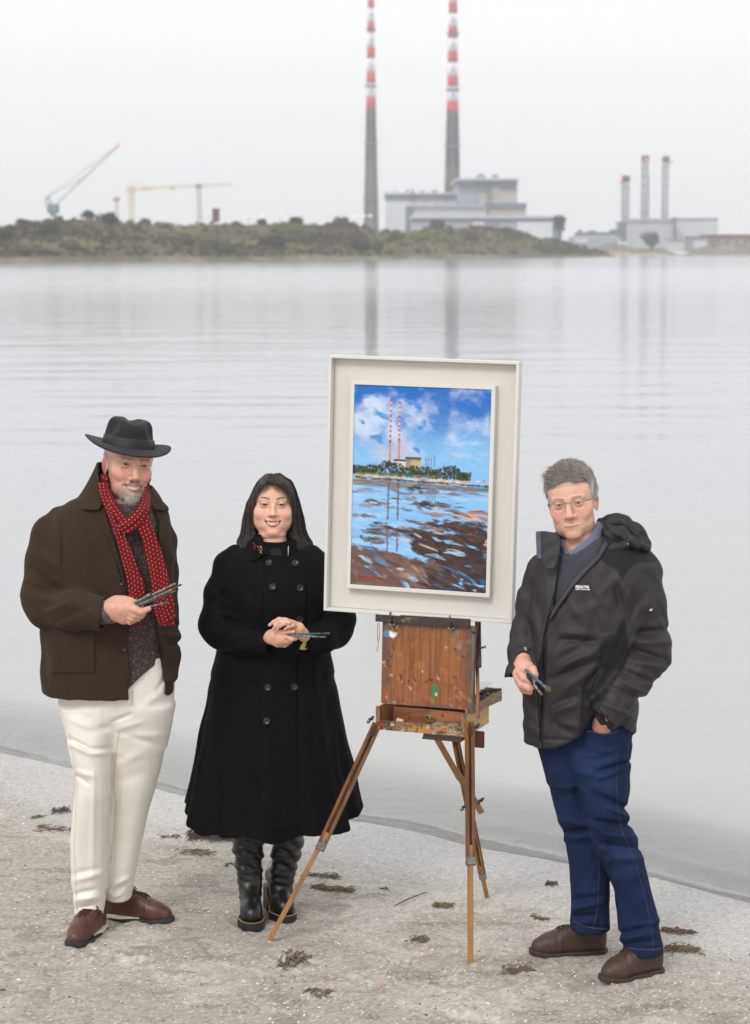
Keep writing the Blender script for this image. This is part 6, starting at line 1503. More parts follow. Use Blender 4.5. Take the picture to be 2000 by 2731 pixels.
# head, hand, hidden body
H1 = Head((360, 1241), Y1 - .03, 1.15, 21, 8, -7, smile=1.2, open=6.4, chin=7, mw=31, eye=3.7, nose=1.12, lip=.7, jw=1.06, wr=1.9, nl=2.6, top=.9, gaze=-1.2, browz=-4, liner=.55)
hc = H1.world((-7, -2, 53)); HR = np.array(Matrix.Rotation(math.radians(9.5), 3, 'Y') @ Matrix.Rotation(math.radians(14), 3, 'Z') @ Matrix.Rotation(math.radians(-3), 3, 'X'))
def hloc(P): return ((P - hc.astype(f32)) @ HR.astype(f32) * 1000).astype(f32) * np.array((1, -1, 1), f32)
def crown_f(q):
    z = q[:, 2]; t = np.clip(z / 106, 0, 1.3); rx = 93 - 15 * t ** 1.6; ry = 112 - 20 * t ** 1.5
    yy = q[:, 1]; r = np.sqrt((q[:, 0] / rx) ** 2 + (yy / ry) ** 2); d = (r - 1) * 90
    top = 108 - 10 * (yy / 110) ** 2 - 8 * (q[:, 0] / 90) ** 2 - 17 * np.exp(-(q[:, 0] / 17) ** 2) * sstep(95, 40, np.abs(yy)) + 6 * np.exp(-((yy + 20) / 50) ** 2) - 6 * sstep(30, 95, yy)
    d = smax(d, z - top, 26); d = smax(d, -4 - z, 3)
    for s_ in (-1, 1): d = smax(d, -ell(q, (s_ * 90, 58, 84), (36, 44, 42)), 20)
    return d
V, F = H1.mesh()
qh = hloc(V.astype(f32)); inh = (qh[:, 2] > 2) & (crown_f(qh) > -9); ax_ = hc + (V - hc) @ HR[:, 2:3] * HR[:, 2][None]; V = np.where(inh[:, None], ax_ + (V - ax_) * np.clip(.84 / (np.hypot(qh[:, 0] / 93, qh[:, 1] / 112) + 1e-6), .5, 1)[:, None], V)
def beard1(q, m, C, mixc):
    gm = sstep(.2, .6, fbm(q * .45, 2) * .5 + .5)
    bd_ = np.maximum(np.exp(-(((m[:, 0]) / 34) ** 4 + ((q[:, 2] + 104) / 24) ** 4)) * (q[:, 2] < -82), np.exp(-(((m[:, 0] - 5) / 28) ** 4 + ((q[:, 2] + 60) / 6.5) ** 4)) * (q[:, 1] > 70)); bd_ = np.maximum(bd_, np.exp(-(((m[:, 0] - 34) / 5) ** 2 + ((q[:, 2] + 76) / 14) ** 2)) * .5) * (q[:, 1] > 40)
    mixc(bd_ * .55, np.array(lin(190, 170, 160))); mixc(.35 * (q[:, 1] < 55) * (m[:, 0] > 60) * sstep(18, 40, q[:, 2]) , np.array(lin(190, 180, 174)))
C = H1.colors(V, lin(216, 168, 148), lin(206, 122, 112), lin(186, 96, 90), lin(128, 98, 80), (.09, .10, .10), extra=beard1)
def hnd(rows, Y): return [(*W(260 + x / 6.883, 1520 + y / 6.883, Y + d), r) for x, y, d, r in rows]
hd = [hnd([(330, 690, -.262, .034), (450, 700, -.275, .036), (590, 700, -.285, .027)], Y1), hnd([(330, 800, -.262, .028), (480, 860, -.27, .026), (560, 830, -.28, .022)], Y1), hnd([(360, 600, -.26, .026), (520, 590, -.27, .022)], Y1),
      hnd([(560, 650, -.285, .0155), (690, 730, -.312, .0145), (800, 770, -.318, .0125), (940, 712, -.316, .0098)], Y1), hnd([(540, 740, -.285, .0145), (680, 820, -.305, .0135), (800, 835, -.30, .0115), (850, 800, -.285, .009)], Y1),
      hnd([(520, 820, -.28, .014), (640, 890, -.297, .0125), (740, 885, -.288, .011), (780, 850, -.27, .009)], Y1), hnd([(490, 890, -.27, .013), (590, 945, -.283, .0115), (660, 935, -.27, .010)], Y1),
      hnd([(470, 560, -.265, .0155), (600, 575, -.275, .0135), (720, 615, -.272, .0115), (800, 650, -.265, .0095)], Y1), hnd([(270, 700, -.25, .036), (330, 700, -.26, .037)], Y1)]
def hand1(P):
    d = None
    for i, h_ in enumerate(hd):
        e = chain(P, h_, .006); d = e if d is None else smin(d, e, .014 if i in (1, 2, 8) else .0035)
    return d
lo, hi = bounds_px(285, 1570, 412, 1690, Y1, -.36, -.2); Vh, Fh = surf(hand1, lo, hi, .0016)
tb = [chain_ for chain_ in (pxc([(340, 1330, .03, .05), (320, 1420, .03, .09), (310, 1600, .03, .10), (310, 1800, .03, .11)], Y1), pxc([(310, 1800, .0, .08), (250, 1900, .0, .06), (246, 2080, -.01, .045), (240, 2300, .03, .03), (238, 2400, .055, .028)], Y1), pxc([(320, 1800, .02, .08), (375, 1900, .03, .06), (352, 2080, .06, .045), (325, 2260, .12, .03), (314, 2350, .15, .026)], Y1),
      [(*c[:3], c[3] * .5) for c in armR], [(*c[:3], c[3] * .5) for c in armL])]
def body_f(ch): return lambda P: np.min([chain(P, c) for c in ch], 0)
lo, hi = bounds_px(60, 1310, 480, 2460, Y1, -.32, .25); Vb, Fb = surf(body_f(tb), lo, hi, .010, 2)
V, F, C = join([(V, F, C), (Vh, Fh, skin_patch(Vh, lin(208, 158, 136), 3, lin(186, 130, 108))), (Vb, Fb, np.array(SK))])
mesh_obj('body', V, F, skin_mat(), m1, cols=C)
# beard, moustache, side hair
def face_curves(H, n, pick, L, droop, jit=.5):
    out_ = []; tries = 0
    while len(out_) < n and tries < n * 6:
        tries += 1; s_ = pick()
        if s_ is None: continue
        x, z, f0 = s_
        fs = np.linspace(f0, f0 - 90, 46); Q = np.stack([np.full(46, x), fs, np.full(46, z)], 1).astype(f32); d = H.f(Q, ears=False); i = np.argmax(d < 0)
        if not (d < 0).any(): continue
        b = np.array((x, fs[i], z), float); g_ = np.array((x * .012, .6, droop)) + np.random.default_rng(tries).normal(0, jit, 3); g_ /= np.linalg.norm(g_); l_ = L * random.uniform(.6, 1.2)
        out_.append(np.array([H.world(b + g_ * l_ * t + np.array((0, 0, -l_ * .35 * t * t))) for t in (-.15, .35, .7, 1.0)]))
    return out_
def pk_beard():
    x, z = random.gauss(0, 17), random.uniform(-122, -82)
    if abs(x) > 34 - max(0, -104 - z) * .7: return None
    if z > -90 and abs(x) < 18: return None
    return x, z, 125
def pk_mous():
    x = random.uniform(-33, 33); z = -56 + random.gauss(0, 2.4) - (abs(x) / 33) ** 2 * 8; return (x, z, 130)
def pk_link():
    s_ = random.choice((-1, 1)); return (s_ * random.gauss(34, 2.5), random.uniform(-98, -66), 110)
cvs = face_curves(H1, 1300, pk_beard, 9, -.9) + face_curves(H1, 160, pk_link, 6, -1)
hair_obj('beard', cvs, hair_mat('beard_white', [lin(236, 230, 226), lin(214, 204, 198), lin(170, 150, 140), lin(240, 236, 232)]), m1, .00042)
hair_obj('moustache', face_curves(H1, 620, pk_mous, 5, -.8), hair_mat('beard_grey', [lin(196, 182, 172), lin(150, 128, 114), lin(112, 92, 80), lin(206, 196, 188)]), m1, .00036)
def pk_side():
    s_ = random.choice((-1, 1)); return s_ * random.uniform(62, 78), random.uniform(5, 42), 75
sd_ = []
for i in range(520):
    s_ = random.choice((-1, 1)); f0, z = random.uniform(-30, 48), random.uniform(-14, 46)
    if f0 > 30 and z < 6: continue
    if f0 < 14 and -40 < f0 and z < 12: continue
    xs = np.linspace(100, 40, 40); Q = np.stack([s_ * xs, np.full(40, f0), np.full(40, z)], 1).astype(f32); d = H1.f(Q, ears=False); j = np.argmax(d < 0); b = np.array((s_ * xs[j], f0, z))
    l_ = random.uniform(8, 15); g_ = np.array((s_ * .25, -.55 + random.gauss(0, .2), -.8 + random.gauss(0, .25))); sd_.append(np.array([H1.world(b + g_ * l_ * t) for t in (-.1, .4, .8, 1)]))
hair_obj('side_hair', sd_, hair_mat('hair_silver', [lin(214, 208, 204), lin(180, 172, 166), lin(230, 226, 222)]), m1, .0004)
# fedora
def crown1(P): return crown_f(hloc(P)) / 1000
def brim_z(q):
    r = np.hypot(q[:, 0] / 93, q[:, 1] / 112); e = np.clip(r - 1, 0, 1.2); a = np.arctan2(q[:, 1], q[:, 0])
    return 4 + 26 * e * (np.abs(np.cos(a)) ** 2) * 1.15 - 38 * e * np.clip(np.sin(a), 0, 1) ** 1.3 + 14 * e * np.clip(-np.sin(a), 0, 1)
def brim1(P):
    q = hloc(P); r = np.hypot(q[:, 0] / 160, q[:, 1] / 172); d = np.maximum(np.abs(q[:, 2] - brim_z(q)) - 3.2, (r - 1) * 150); return smax(d, -(np.hypot(q[:, 0] / 86, q[:, 1] / 104) - 1) * 90, 2) / 1000 * .75
felt = M('charcoal_felt', lin(42, 39, 43), .85, var=.08, vscale=40, sheen=.08, bump=.25, bscale=600, bdist=.0008, spec=.2)
lo, hi = hc - .23, hc + .23; V, F = surf(lambda P: smin(crown1(P), brim1(P), .006), lo, hi, .0021, 1.6, 2); ht = mesh_obj('fedora', V, F, felt, m1)
def band1(P): q = hloc(P); return np.maximum(crown_f(q) - 2.0, np.maximum(q[:, 2] - 42 - 1.5 * np.sin(q[:, 0] * .02), 5 - q[:, 2])) / 1000
V, F = surf(band1, lo, hi, .0028); mesh_obj('hat_band', V, F, M('hat_ribbon', lin(32, 29, 33), .6, bump=.2, bscale=700), ht)
def bow1(P): q = hloc(P); return np.maximum(crown_f(q) - 6.0, ell(q, (90, 10, 22), (20, 17, 21))) / 1000
V, F = surf(bow1, lo, hi, .0028); mesh_obj('ribbon_bow', V, F, M('hat_ribbon'), ht)
# scarf
sm_ = bpy.data.materials.new('dotted_scarf'); sm_.use_nodes = True; t = sm_.node_tree; b = t.nodes['Principled BSDF']; b.inputs['Roughness'].default_value = .85; b.inputs['Sheen Weight'].default_value = .05; b.inputs['Specular IOR Level'].default_value = .15
uvn = t.nodes.new('ShaderNodeUVMap'); mpn = t.nodes.new('ShaderNodeMapping'); mpn.inputs['Scale'].default_value = (1 / .0152, 1 / .0152, 1); t.links.new(uvn.outputs[0], mpn.inputs[0])
fr_ = t.nodes.new('ShaderNodeVectorMath'); fr_.operation = 'FRACTION'; t.links.new(mpn.outputs[0], fr_.inputs[0]); sb = t.nodes.new('ShaderNodeVectorMath'); sb.operation = 'SUBTRACT'; sb.inputs[1].default_value = (.5, .5, 0); t.links.new(fr_.outputs[0], sb.inputs[0])
ln_ = t.nodes.new('ShaderNodeVectorMath'); ln_.operation = 'LENGTH'; t.links.new(sb.outputs[0], ln_.inputs[0]); mr = t.nodes.new('ShaderNodeMapRange'); mr.inputs[1].default_value = .17; mr.inputs[2].default_value = .12; t.links.new(ln_.outputs['Value'], mr.inputs[0])
mxn = t.nodes.new('ShaderNodeMix'); mxn.data_type = 'RGBA'; mxn.inputs[6].default_value = (*lin(112, 19, 25), 1); mxn.inputs[7].default_value = (*lin(190, 130, 122), 1); t.links.new(mr.outputs[0], mxn.inputs[0]); t.links.new(mxn.outputs[2], b.inputs['Base Color'])
nz_ = t.nodes.new('ShaderNodeTexNoise'); nz_.inputs['Scale'].default_value = 600; bm_ = t.nodes.new('ShaderNodeBump'); bm_.inputs['Strength'].default_value = .4; bm_.inputs['Distance'].default_value = .001; t.links.new(nz_.outputs[0], bm_.inputs['Height']); t.links.new(bm_.outputs[0], b.inputs['Normal'])
ringl = lofted([(1262, 262, 402, .088, .035), (1300, 266, 400, .092, .03), (1345, 276, 402, .098, .02), (1385, 280, 404, .10, .01)], Y1)
def ring1(P): d = ringl(P) + .003 * np.sin(P[:, 2] * 170 + 6 * P[:, 0]); px, py = proj(P); k = P[:, 1] / F_PX; e = -poly2(px, py, [(283, 1240), (290, 1296), (318, 1358), (340, 1400), (352, 1396), (384, 1340), (396, 1240)]) * k; return np.where(P[:, 1] < Y1 + .03, np.maximum(d, e), d)
lo, hi = bounds_px(250, 1255, 415, 1392, Y1, -.12, .16); V, F = surf(ring1, lo, hi, .0034); sc1 = mesh_obj('scarf', V, F, sm_, m1, uv=V[:, [0, 2]] @ np.array(((.9, .4), (-.4, .9))))
strip('scarf_end', [(261, 1285, 283, 1285, -.07, -.085), (264, 1310, 294, 1312, -.095, -.112), (272, 1338, 309, 1344, -.115, -.13), (287, 1376, 322, 1386, -.128, -.142), (307, 1432, 334, 1426, -.14, -.152), (325, 1498, 350, 1468, -.15, -.16), (337, 1545, 367, 1518, -.158, -.166), (343, 1596, 384, 1556, -.162, -.17), (346, 1625, 384, 1600, -.165, -.17), (348, 1668, 372, 1668, -.165, -.168)], Y1, sm_, sc1)
strip('scarf_end', [(372, 1380, 397, 1372, -.135, -.115), (369, 1412, 401, 1392, -.15, -.125), (380, 1443, 412, 1420, -.152, -.13), (392, 1501, 429, 1466, -.158, -.135), (402, 1552, 442, 1510, -.166, -.138), (408, 1607, 452, 1550, -.172, -.145), (414, 1640, 461, 1592, -.174, -.15), (420, 1662, 466, 1628, -.174, -.152), (424, 1668, 467, 1667, -.174, -.155)], Y1, sm_, sc1)
strip('scarf_wrap', [(386, 1296, 401, 1312, -.055, -.03), (380, 1322, 402, 1340, -.10, -.075), (369, 1348, 398, 1366, -.135, -.12), (349, 1374, 379, 1396, -.155, -.15), (322, 1394, 340, 1421, -.165, -.165), (312, 1398, 318, 1418, -.155, -.155)], Y1, sm_, sc1)
strip('scarf_wrap', [(284, 1290, 270, 1296, -.095, -.075), (306, 1340, 282, 1340, -.135, -.12), (330, 1372, 306, 1384, -.15, -.145), (350, 1398, 336, 1418, -.155, -.155), (366, 1408, 352, 1420, -.145, -.145)], Y1, sm_, sc1)
mb = MB()
for x0, y0, x1, y1, dy, n in ((349, 1664, 372, 1664, -.165, 12), (424, 1664, 467, 1663, -.17, 26)):
    for i in range(n):
        t_ = (i + .5) / n; px, py = x0 + (x1 - x0) * t_, y0 + (y1 - y0) * t_; a = W(px, py, Y1 + dy - .004); b_ = W(px + random.gauss(0, 1.5), py + random.uniform(6, 10), Y1 + dy - .003); mb.tube([a, (a + b_) / 2 + (0, -.002, 0), b_], [.0016, .0014, .0008], 5)
mb.build('fringe', M('scarf_red', lin(112, 19, 25), .9), sc1, True)
# brushes in the hand
def bp(x, y, d): return W(260 + x / 6.883, 1520 + y / 6.883, Y1 + d)
tq, g1_, g2_, d1_ = lin(60, 76, 74), lin(112, 104, 98), lin(150, 140, 128), lin(66, 62, 48)
brush(bp(520, 690, -.275), bp(1445, 245, -.325), .0048, .018, lin(96, 92, 90), lin(136, 128, 124), lin(120, 104, 84), 'thick pale brush topmost in the bunch of the man in the hat')
brush(bp(540, 720, -.28), bp(1550, 262, -.32), .0032, .014, tq, g1_, lin(40, 38, 38), 'longest thin brush with dark tip in the bunch of the man in the hat')
brush(bp(560, 740, -.285), bp(1460, 318, -.335), .0042, .02, lin(70, 78, 72), g2_, d1_, 'olive stained brush in the middle of the bunch of the man in the hat', wide=1.2)
brush(bp(600, 740, -.29), bp(1490, 352, -.325), .0034, .012, lin(46, 64, 64), lin(180, 150, 132), lin(48, 44, 44), 'teal brush with pink paint near its tip, lower in the bunch')
brush(bp(520, 700, -.27), bp(1000, 425, -.315), .0046, .01, lin(62, 84, 80), lin(176, 168, 150), lin(56, 58, 46), 'short green brush at the left of the bunch of the man in the hat')
brush(bp(820, 705, -.30), bp(1310, 592, -.34), .0036, .024, lin(84, 92, 104), lin(120, 128, 136), lin(70, 84, 76), 'single grey brush held below the bunch, pointing right', wide=1.5)
# ------------------------------------------------------------------ woman in the black coat
Y2 = 8.2
m2 = thing('person', (W(735, 2470, Y2)[0], Y2, 0), 'smiling woman with long dark hair in long black double breasted coat, hands folded', 'woman')
blk = M('black_cotton', (.0034, .0032, .0038), .75, var=.2, vscale=30, bump=.3, bscale=650, bdist=.0009, spec=.11, bump2=.22, b2scale=16)
bod = lofted([(1440, 672, 790, .068, .03), (1462, 628, 838, .095, .02), (1490, 600, 866, .118, .01), (1540, 588, 874, .140, -.005), (1600, 584, 876, .155, -.01), (1660, 584, 876, .152, -.005), (1735, 586, 870, .148, 0), (1790, 572, 884, .158, 0)], Y2, p=2.2)
def smod(a, z):
    t = np.clip((1.02 - z) / .65, 0, 1) ** 1.3
    return t * (.050 * np.sin(7 * a + 1.1) + .030 * np.sin(13 * a + 2.0 + 2 * z) + .018 * np.sin(23 * a + .7))
skr = lofted([(1735, 588, 868, .146), (1776, 571, 886, .156), (1838, 553, 899, .175), (1929, 534, 915, .195), (2001, 519, 930, .21), (2100, 501, 950, .225), (2240, 478, 972, .242)], Y2, mod=smod)
aR = pxc([(630, 1484, .03, .046), (608, 1508, .02, .048), (586, 1580, .0, .053), (572, 1664, -.04, .0575), (590, 1690, -.07, .0555), (650, 1710, -.15, .050), (740, 1722, -.215, .043)], Y2)
aL = pxc([(826, 1484, .03, .046), (848, 1508, .02, .048), (876, 1580, .0, .053), (906, 1650, -.04, .0575), (894, 1684, -.07, .0555), (858, 1704, -.15, .049), (790, 1712, -.215, .043)], Y2)
cR, cRn = W(720, 1720, Y2 - .20), np.array((.96, -.28, -.05)); cL, cLn = W(812, 1708, Y2 - .20), np.array((-.95, -.30, -.05)); cRn /= np.linalg.norm(cRn); cLn /= np.linalg.norm(cLn)
WF = [(625, 1475, 628, 1600, .006, -.005), (560, 1630, 640, 1650, .012, .007), (550, 1660, 620, 1670, .010, -.008), (560, 1690, 640, 1668, .012, .006), (600, 1730, 690, 1700, .014, -.006), (620, 1672, 710, 1690, .014, .005), (560, 1560, 610, 1600, .014, -.005), (560, 1600, 600, 1560, .012, .005),
      (930, 1640, 860, 1690, .012, .007), (935, 1670, 870, 1720, .012, -.008), (940, 1690, 880, 1735, .012, .006), (900, 1600, 870, 1650, .012, -.005), (630, 1530, 680, 1600, .008, -.004), (672, 1590, 680, 1720, .010, -.004), (640, 1560, 690, 1650, .02, .006), (822, 1488, 818, 1735, .004, -.005), (800, 1540, 850, 1600, .02, .006), (590, 1745, 700, 1755, .01, -.006), (740, 1760, 870, 1755, .01, -.006), (792, 1752, 800, 2230, .004, -.006),
      (650, 1780, 620, 2200, .02, .008), (680, 1800, 670, 2200, .018, -.008), (840, 1790, 870, 2190, .02, .008), (860, 1800, 910, 2180, .016, -.007), (560, 1860, 530, 2180, .018, -.007)]
def arms2(P):
    o = None
    for ch, c, n_ in ((aR, cR, cRn), (aL, cL, cLn)):
        d = chain(P, ch, .03); d = np.maximum(d, sleeve_cut(P, c, n_)); d = np.maximum(d, -np.maximum(chain(P, [(*q[:3], q[3] - .012) for q in ch], .03), -(sleeve_cut(P, c, n_) + .026))); o = d if o is None else np.minimum(o, d)
    return o
def torso2(P): return smin(bod(P), skr(P), .03)
def coat2(P):
    d = smin(torso2(P), arms2(P), .016)
    hemw = .012 * np.sin(np.arctan2(P[:, 1] - Y2, P[:, 0] + .385) * 6 + 1)
    return np.maximum(d, .430 - .058 * np.clip((Y2 - P[:, 1]) / .2, -.2, 1) + hemw - P[:, 2]) - folds(P, WF, Y2, Y2 + .05) - .0020 * np.sin(P[:, 2] * 37 + 6 * np.sin(P[:, 0] * 13)) * np.sin(P[:, 0] * 31 + P[:, 1] * 20)
def coath(P):      # hollow skirt
    d = coat2(P); return np.maximum(d, -np.maximum(skr(P, False, -.012), P[:, 2] - .58))
lo, hi = bounds_px(465, 1430, 985, 2260, Y2, -.36, .33); V, F = surf(coath, lo, hi, .0044); ct = mesh_obj('coat', V, F, blk, m2)
def torso2f(P): return torso2(P) - folds(P, WF, Y2, Y2 + .05)
def w_patch(name, poly, th, f=torso2f, mat=blk, par=ct, y0=-.4):
    g_ = lambda P: smax(smax(f(P) - th, prism(P, poly), .003), np.maximum(-f(P) - .012, P[:, 1] - Y2), .002)
    xs, ys = [q[0] for q in poly], [q[1] for q in poly]; lo, hi = bounds_px(min(xs) - 6, min(ys) - 6, max(xs) + 6, max(ys) + 6, Y2, y0, .02); V, F = surf(g_, lo, hi, .003); return mesh_obj(name, V, F, mat, par)
w_patch('front_panel', [(700, 1478), (806, 1482), (815, 1490), (818, 1640), (814, 1760), (796, 1780), (798, 1900), (803, 2100), (806, 2216), (700, 2216), (694, 1900), (700, 1700)], .005)
w_patch('belt_end', [(796, 1700), (824, 1700), (830, 1760), (832, 1880), (826, 1960), (800, 2008), (793, 1990), (794, 1800)], .009)
w_patch('welt_pocket', [(826, 1838), (850, 1836), (852, 1850), (828, 1853)], .004)
# collar wings and standing collar
cw_ = lofted([(1424, 668, 786, .074, .04), (1446, 660, 798, .092, .03), (1470, 646, 812, .115, .02), (1500, 636, 822, .142, .01)], Y2)
for nm, poly in (('collar_wing', [(676, 1432), (694, 1436), (714, 1462), (722, 1476), (700, 1482), (676, 1497), (655, 1494), (648, 1470), (660, 1446)]), ('collar_wing', [(774, 1432), (790, 1440), (802, 1450), (822, 1470), (821, 1492), (812, 1491), (770, 1477), (767, 1462)])):
    g_ = lambda P, poly=poly: smax(smax(cw_(P, False) - .012, prism(P, poly), .003), np.maximum(-cw_(P, False) - .002, P[:, 1] - Y2 - .03), .002)
    lo, hi = bounds_px(640, 1425, 830, 1505, Y2, -.2, .06); V, F = surf(g_, lo, hi, .0028); mesh_obj(nm, V, F, blk, ct)
def stand2(P): d = cw_(P, False) - .003; px, py = proj(P); k = P[:, 1] / F_PX; d = np.maximum(d, -(d + .008)); d = np.maximum(d, (1425 - py) * k); d = np.maximum(d, (py - 1470) * k); return np.where(P[:, 1] < Y2 + .03, np.maximum(d, -poly2(px, py, [(686, 1400), (705, 1450), (720, 1480), (768, 1480), (772, 1430), (772, 1400)]) * k), d)
lo, hi = bounds_px(640, 1415, 830, 1480, Y2, -.2, .16); V, F = surf(stand2, lo, hi, .003); mesh_obj('stand_collar', V, F, blk, ct)
tee = lofted([(1452, 690, 786, .072, .02), (1462, 670, 800, .09, .01), (1500, 640, 820, .115, .0)], Y2); lo, hi = bounds_px(630, 1448, 830, 1505, Y2, -.15, .14)
V, F = surf(lambda P: tee(P), lo, hi, .0035); mesh_obj('top', V, F, M('black_knit', (.005, .005, .006), .9), m2)
pz = [hit(torso2f, px, py, Y2 - .35, Y2) for px, py in ((768.5, 1458), (769, 1480))]
mb = MB(); q0 = W(769, 1456, Y2 - .125); q1 = W(768.5, 1481, Y2 - .135); mb.tube([q0, q1], .0016, 6); mb.build('zip_edge', M('zip_silver', lin(200, 200, 200), .35, metal=.6), ct, True)
bb = M('coat_button', (.012, .012, .015), .28, spec=.6)
for px, py in ((717, 1501), (787, 1502), (727, 1565), (800, 1568), (799, 1652), (714, 1833), (785, 1832), (711, 1923)): button(lambda P: torso2f(P) - .005, px, py, Y2 - .4, Y2, .0125, bb, ct)
# legs and boots
lea = M('black_leather', (.010, .010, .011), .36, var=.2, vscale=40, bump=.35, bscale=300, bdist=.0008, spec=.5, bump2=.15, b2scale=40); plat = M('boot_platform', (.012, .012, .014), .5, var=.2, vscale=40); yel = M('yellow_stitch', lin(196, 150, 54), .7)
def boot(toe, dirv, shaft, lab):
    q, A_ = shoe_frame(*toe, *dirv); L = .262; org_ = q - A_[1] * L
    def loc(P): return ((P - org_.astype(f32)) @ A_.T.astype(f32) * 1000).astype(f32)
    sl = lambda p: 62 * sstep(175, 60, p[:, 1])          # the foot rises to the high heel
    def out2(p, g=0.0):
        p = p.copy(); p[:, 2] = 0; d = cap(p, (0, 38, 0), (1, 110, 0), 33, 32); d = smin(d, cap(p, (1, 110, 0), (2, 190, 0), 32, 46), 18); return smin(d, cap(p, (2, 190, 0), (0, 224, 0), 46, 39), 10) - g
    sh_ = pxc(shaft, Y2)
    def up(P):
        p = loc(P); b_ = 30 + sl(p); pz_ = p.copy(); pz_[:, 2] = p[:, 2] - b_
        d = chain(pz_, [(0, 40, 40, 34), (0, 95, 55, 36), (1, 150, 42, 37), (2, 195, 30, 37), (0, 222, 24, 34)], 24); d = smax(d, out2(p, -1), 8); d = np.maximum(d, -pz_[:, 2])
        d = d + 1.5 * np.exp(-((np.abs(p[:, 0]) - 24) / 1.6) ** 2) * (p[:, 1] > 60) * (p[:, 1] < 150) + 1.4 * np.exp(-((p[:, 1] - 152) / 1.8) ** 2) * (np.abs(p[:, 0]) < 27)
        s_ = chain(P, sh_, .03) * 1000
        s_ = s_ - 4.2 * np.sin(P[:, 2] * 95 + 9 * P[:, 0] * 6 + 2.0 * np.sin(P[:, 0] * 40)) * sstep(.15, .2, P[:, 2]) - 1.6 * np.sin(P[:, 2] * 210 + 40 * P[:, 0])
        return smin(d, s_, 20) / 1000
    def so(P):
        p = loc(P); b_ = 30 + sl(p); hl_ = sstep(104, 100, p[:, 1]); g = 5.0
        low = np.where(p[:, 1] < 98, 0, np.where(p[:, 1] < 150, b_ - 24 - 10, 0.0)); low = np.where((p[:, 1] >= 98) & (p[:, 1] < 150), (b_ - 26) * sstep(150, 112, p[:, 1]), low)
        d = np.maximum(np.maximum(out2(p, g), p[:, 2] - b_ - 3), low - p[:, 2]); gr = np.maximum(98 - p[:, 1], p[:, 1] - 106); d = np.maximum(d, -np.maximum(-np.minimum(gr + 8, 50) * 0 + np.maximum(94 - p[:, 1], p[:, 1] - 150), p[:, 2] - low - 0) if False else d)
        return d / 1000 * .8
    c = org_ + A_[1] * L * .5
    V, F = surf(up, c - (.22, .22, .01), c + (.22, .22, .5), .003); o = mesh_obj('boot', V, F, lea, m2)
    V, F = surf(so, c - (.2, .2, .012), c + (.2, .2, .13), .0026); mesh_obj('platform_sole', V, F, plat, o)
    # welt stitching runs round the edge
    mb = MB(); pts = []
    for a in np.linspace(-2.75, 2.75, 90):
        d_ = np.array((math.sin(a), math.cos(a))); rr = np.linspace(.0, .2, 120); o2 = np.array((0, 130.0)); pp = np.array([[o2[0] + d_[0] * r_ * 1000, o2[1] + d_[1] * r_ * 1000, 0] for r_ in rr], f32); dd = out2(pp, 1.8); i = np.argmax(dd > 0); x, f_ = pp[i, 0], pp[i, 1]
        z = 30 + 62 * float(sstep(175, 60, f_)) + 3.6; pts.append(org_ + A_[0] * x / 1000 + A_[1] * f_ / 1000 + (0, 0, z / 1000))
    for i in range(0, len(pts) - 1): mb.tube([pts[i], pts[i] * .28 + pts[i + 1] * .72], .0015, 5)
    mb.build('welt_stitching', yel, o)
    return o
boot((674, 2482), (.10, -1), [(668, 2385, .03, .044), (666, 2340, .04, .041), (664, 2300, .045, .045), (662, 2262, .04, .052), (664, 2225, .03, .058), (668, 2160, .02, .062)], 0)
boot((768, 2462), (.30, -.95), [(752, 2372, .07, .042), (754, 2330, .07, .040), (758, 2300, .07, .044), (765, 2262, .06, .053), (768, 2220, .05, .058), (766, 2160, .03, .062)], 1)
mb = MB(); a_ = W(721, 2296, Y2 + .02); mb.tube([a_, a_ + (-.005, -.004, -.018), a_ + (-.012, -.004, -.024)], [.0015, .002, .0015], 6); mb.build('zip_pull', M('zip_silver'), m2, True)
# head and hair
H2 = Head((728, 1346.5), Y2 - .03, 1.03, 3, 1, -3, smile=1.25, open=5.6, mw=31, fw=1.13, jw=1.08, cheek=1, dbl=1, round=1.09, ir=7.0, eye=4.5, lip=1.15, ridge=5.5, nz=.80, mz=-67, nose=.94, browz=1.0, arch=5.5, liner=.9, nl=.6, earang=.1, gaze=.5, neck=.92, top=.86)
V, F = H2.mesh()
def eye_tint(q, m, C, mixc): mixc(.25 * np.exp(-((q[:, 2] + 2) / 10) ** 2) * (np.abs(m[:, 0] - 31) < 18) * (q[:, 1] > 60), np.array(lin(168, 116, 96)))  # brown tint laid round both eyes
C = H2.colors(V, lin(236, 190, 164), lin(226, 144, 130), lin(190, 62, 64), lin(38, 26, 24), (.022, .012, .009), brow_w=1.15, extra=eye_tint, teeth=(.88, .85, .78))
SK2 = lin(222, 172, 146)
def wh(rows): return [(*W(680 + x / 6.883, 1620 + y / 6.883, Y2 + d), r) for x, y, d, r in rows]
lower = [wh([(360, 500, -.262, .022), (470, 560, -.275, .026), (600, 580, -.28, .018)]), wh([(300, 540, -.245, .026), (430, 620, -.262, .024), (540, 660, -.262, .016)]), wh([(420, 500, -.28, .0125), (560, 540, -.292, .0125), (680, 575, -.295, .0105), (745, 575, -.29, .0085)]),
         wh([(470, 620, -.27, .012), (570, 635, -.275, .011), (650, 630, -.268, .009)]), wh([(460, 660, -.262, .011), (540, 690, -.262, .010), (600, 672, -.255, .008)]), wh([(400, 470, -.285, .0115), (520, 455, -.297, .0105), (620, 440, -.302, .0098), (705, 440, -.302, .0085)]), wh([(270, 560, -.225, .024), (330, 540, -.245, .027)])]
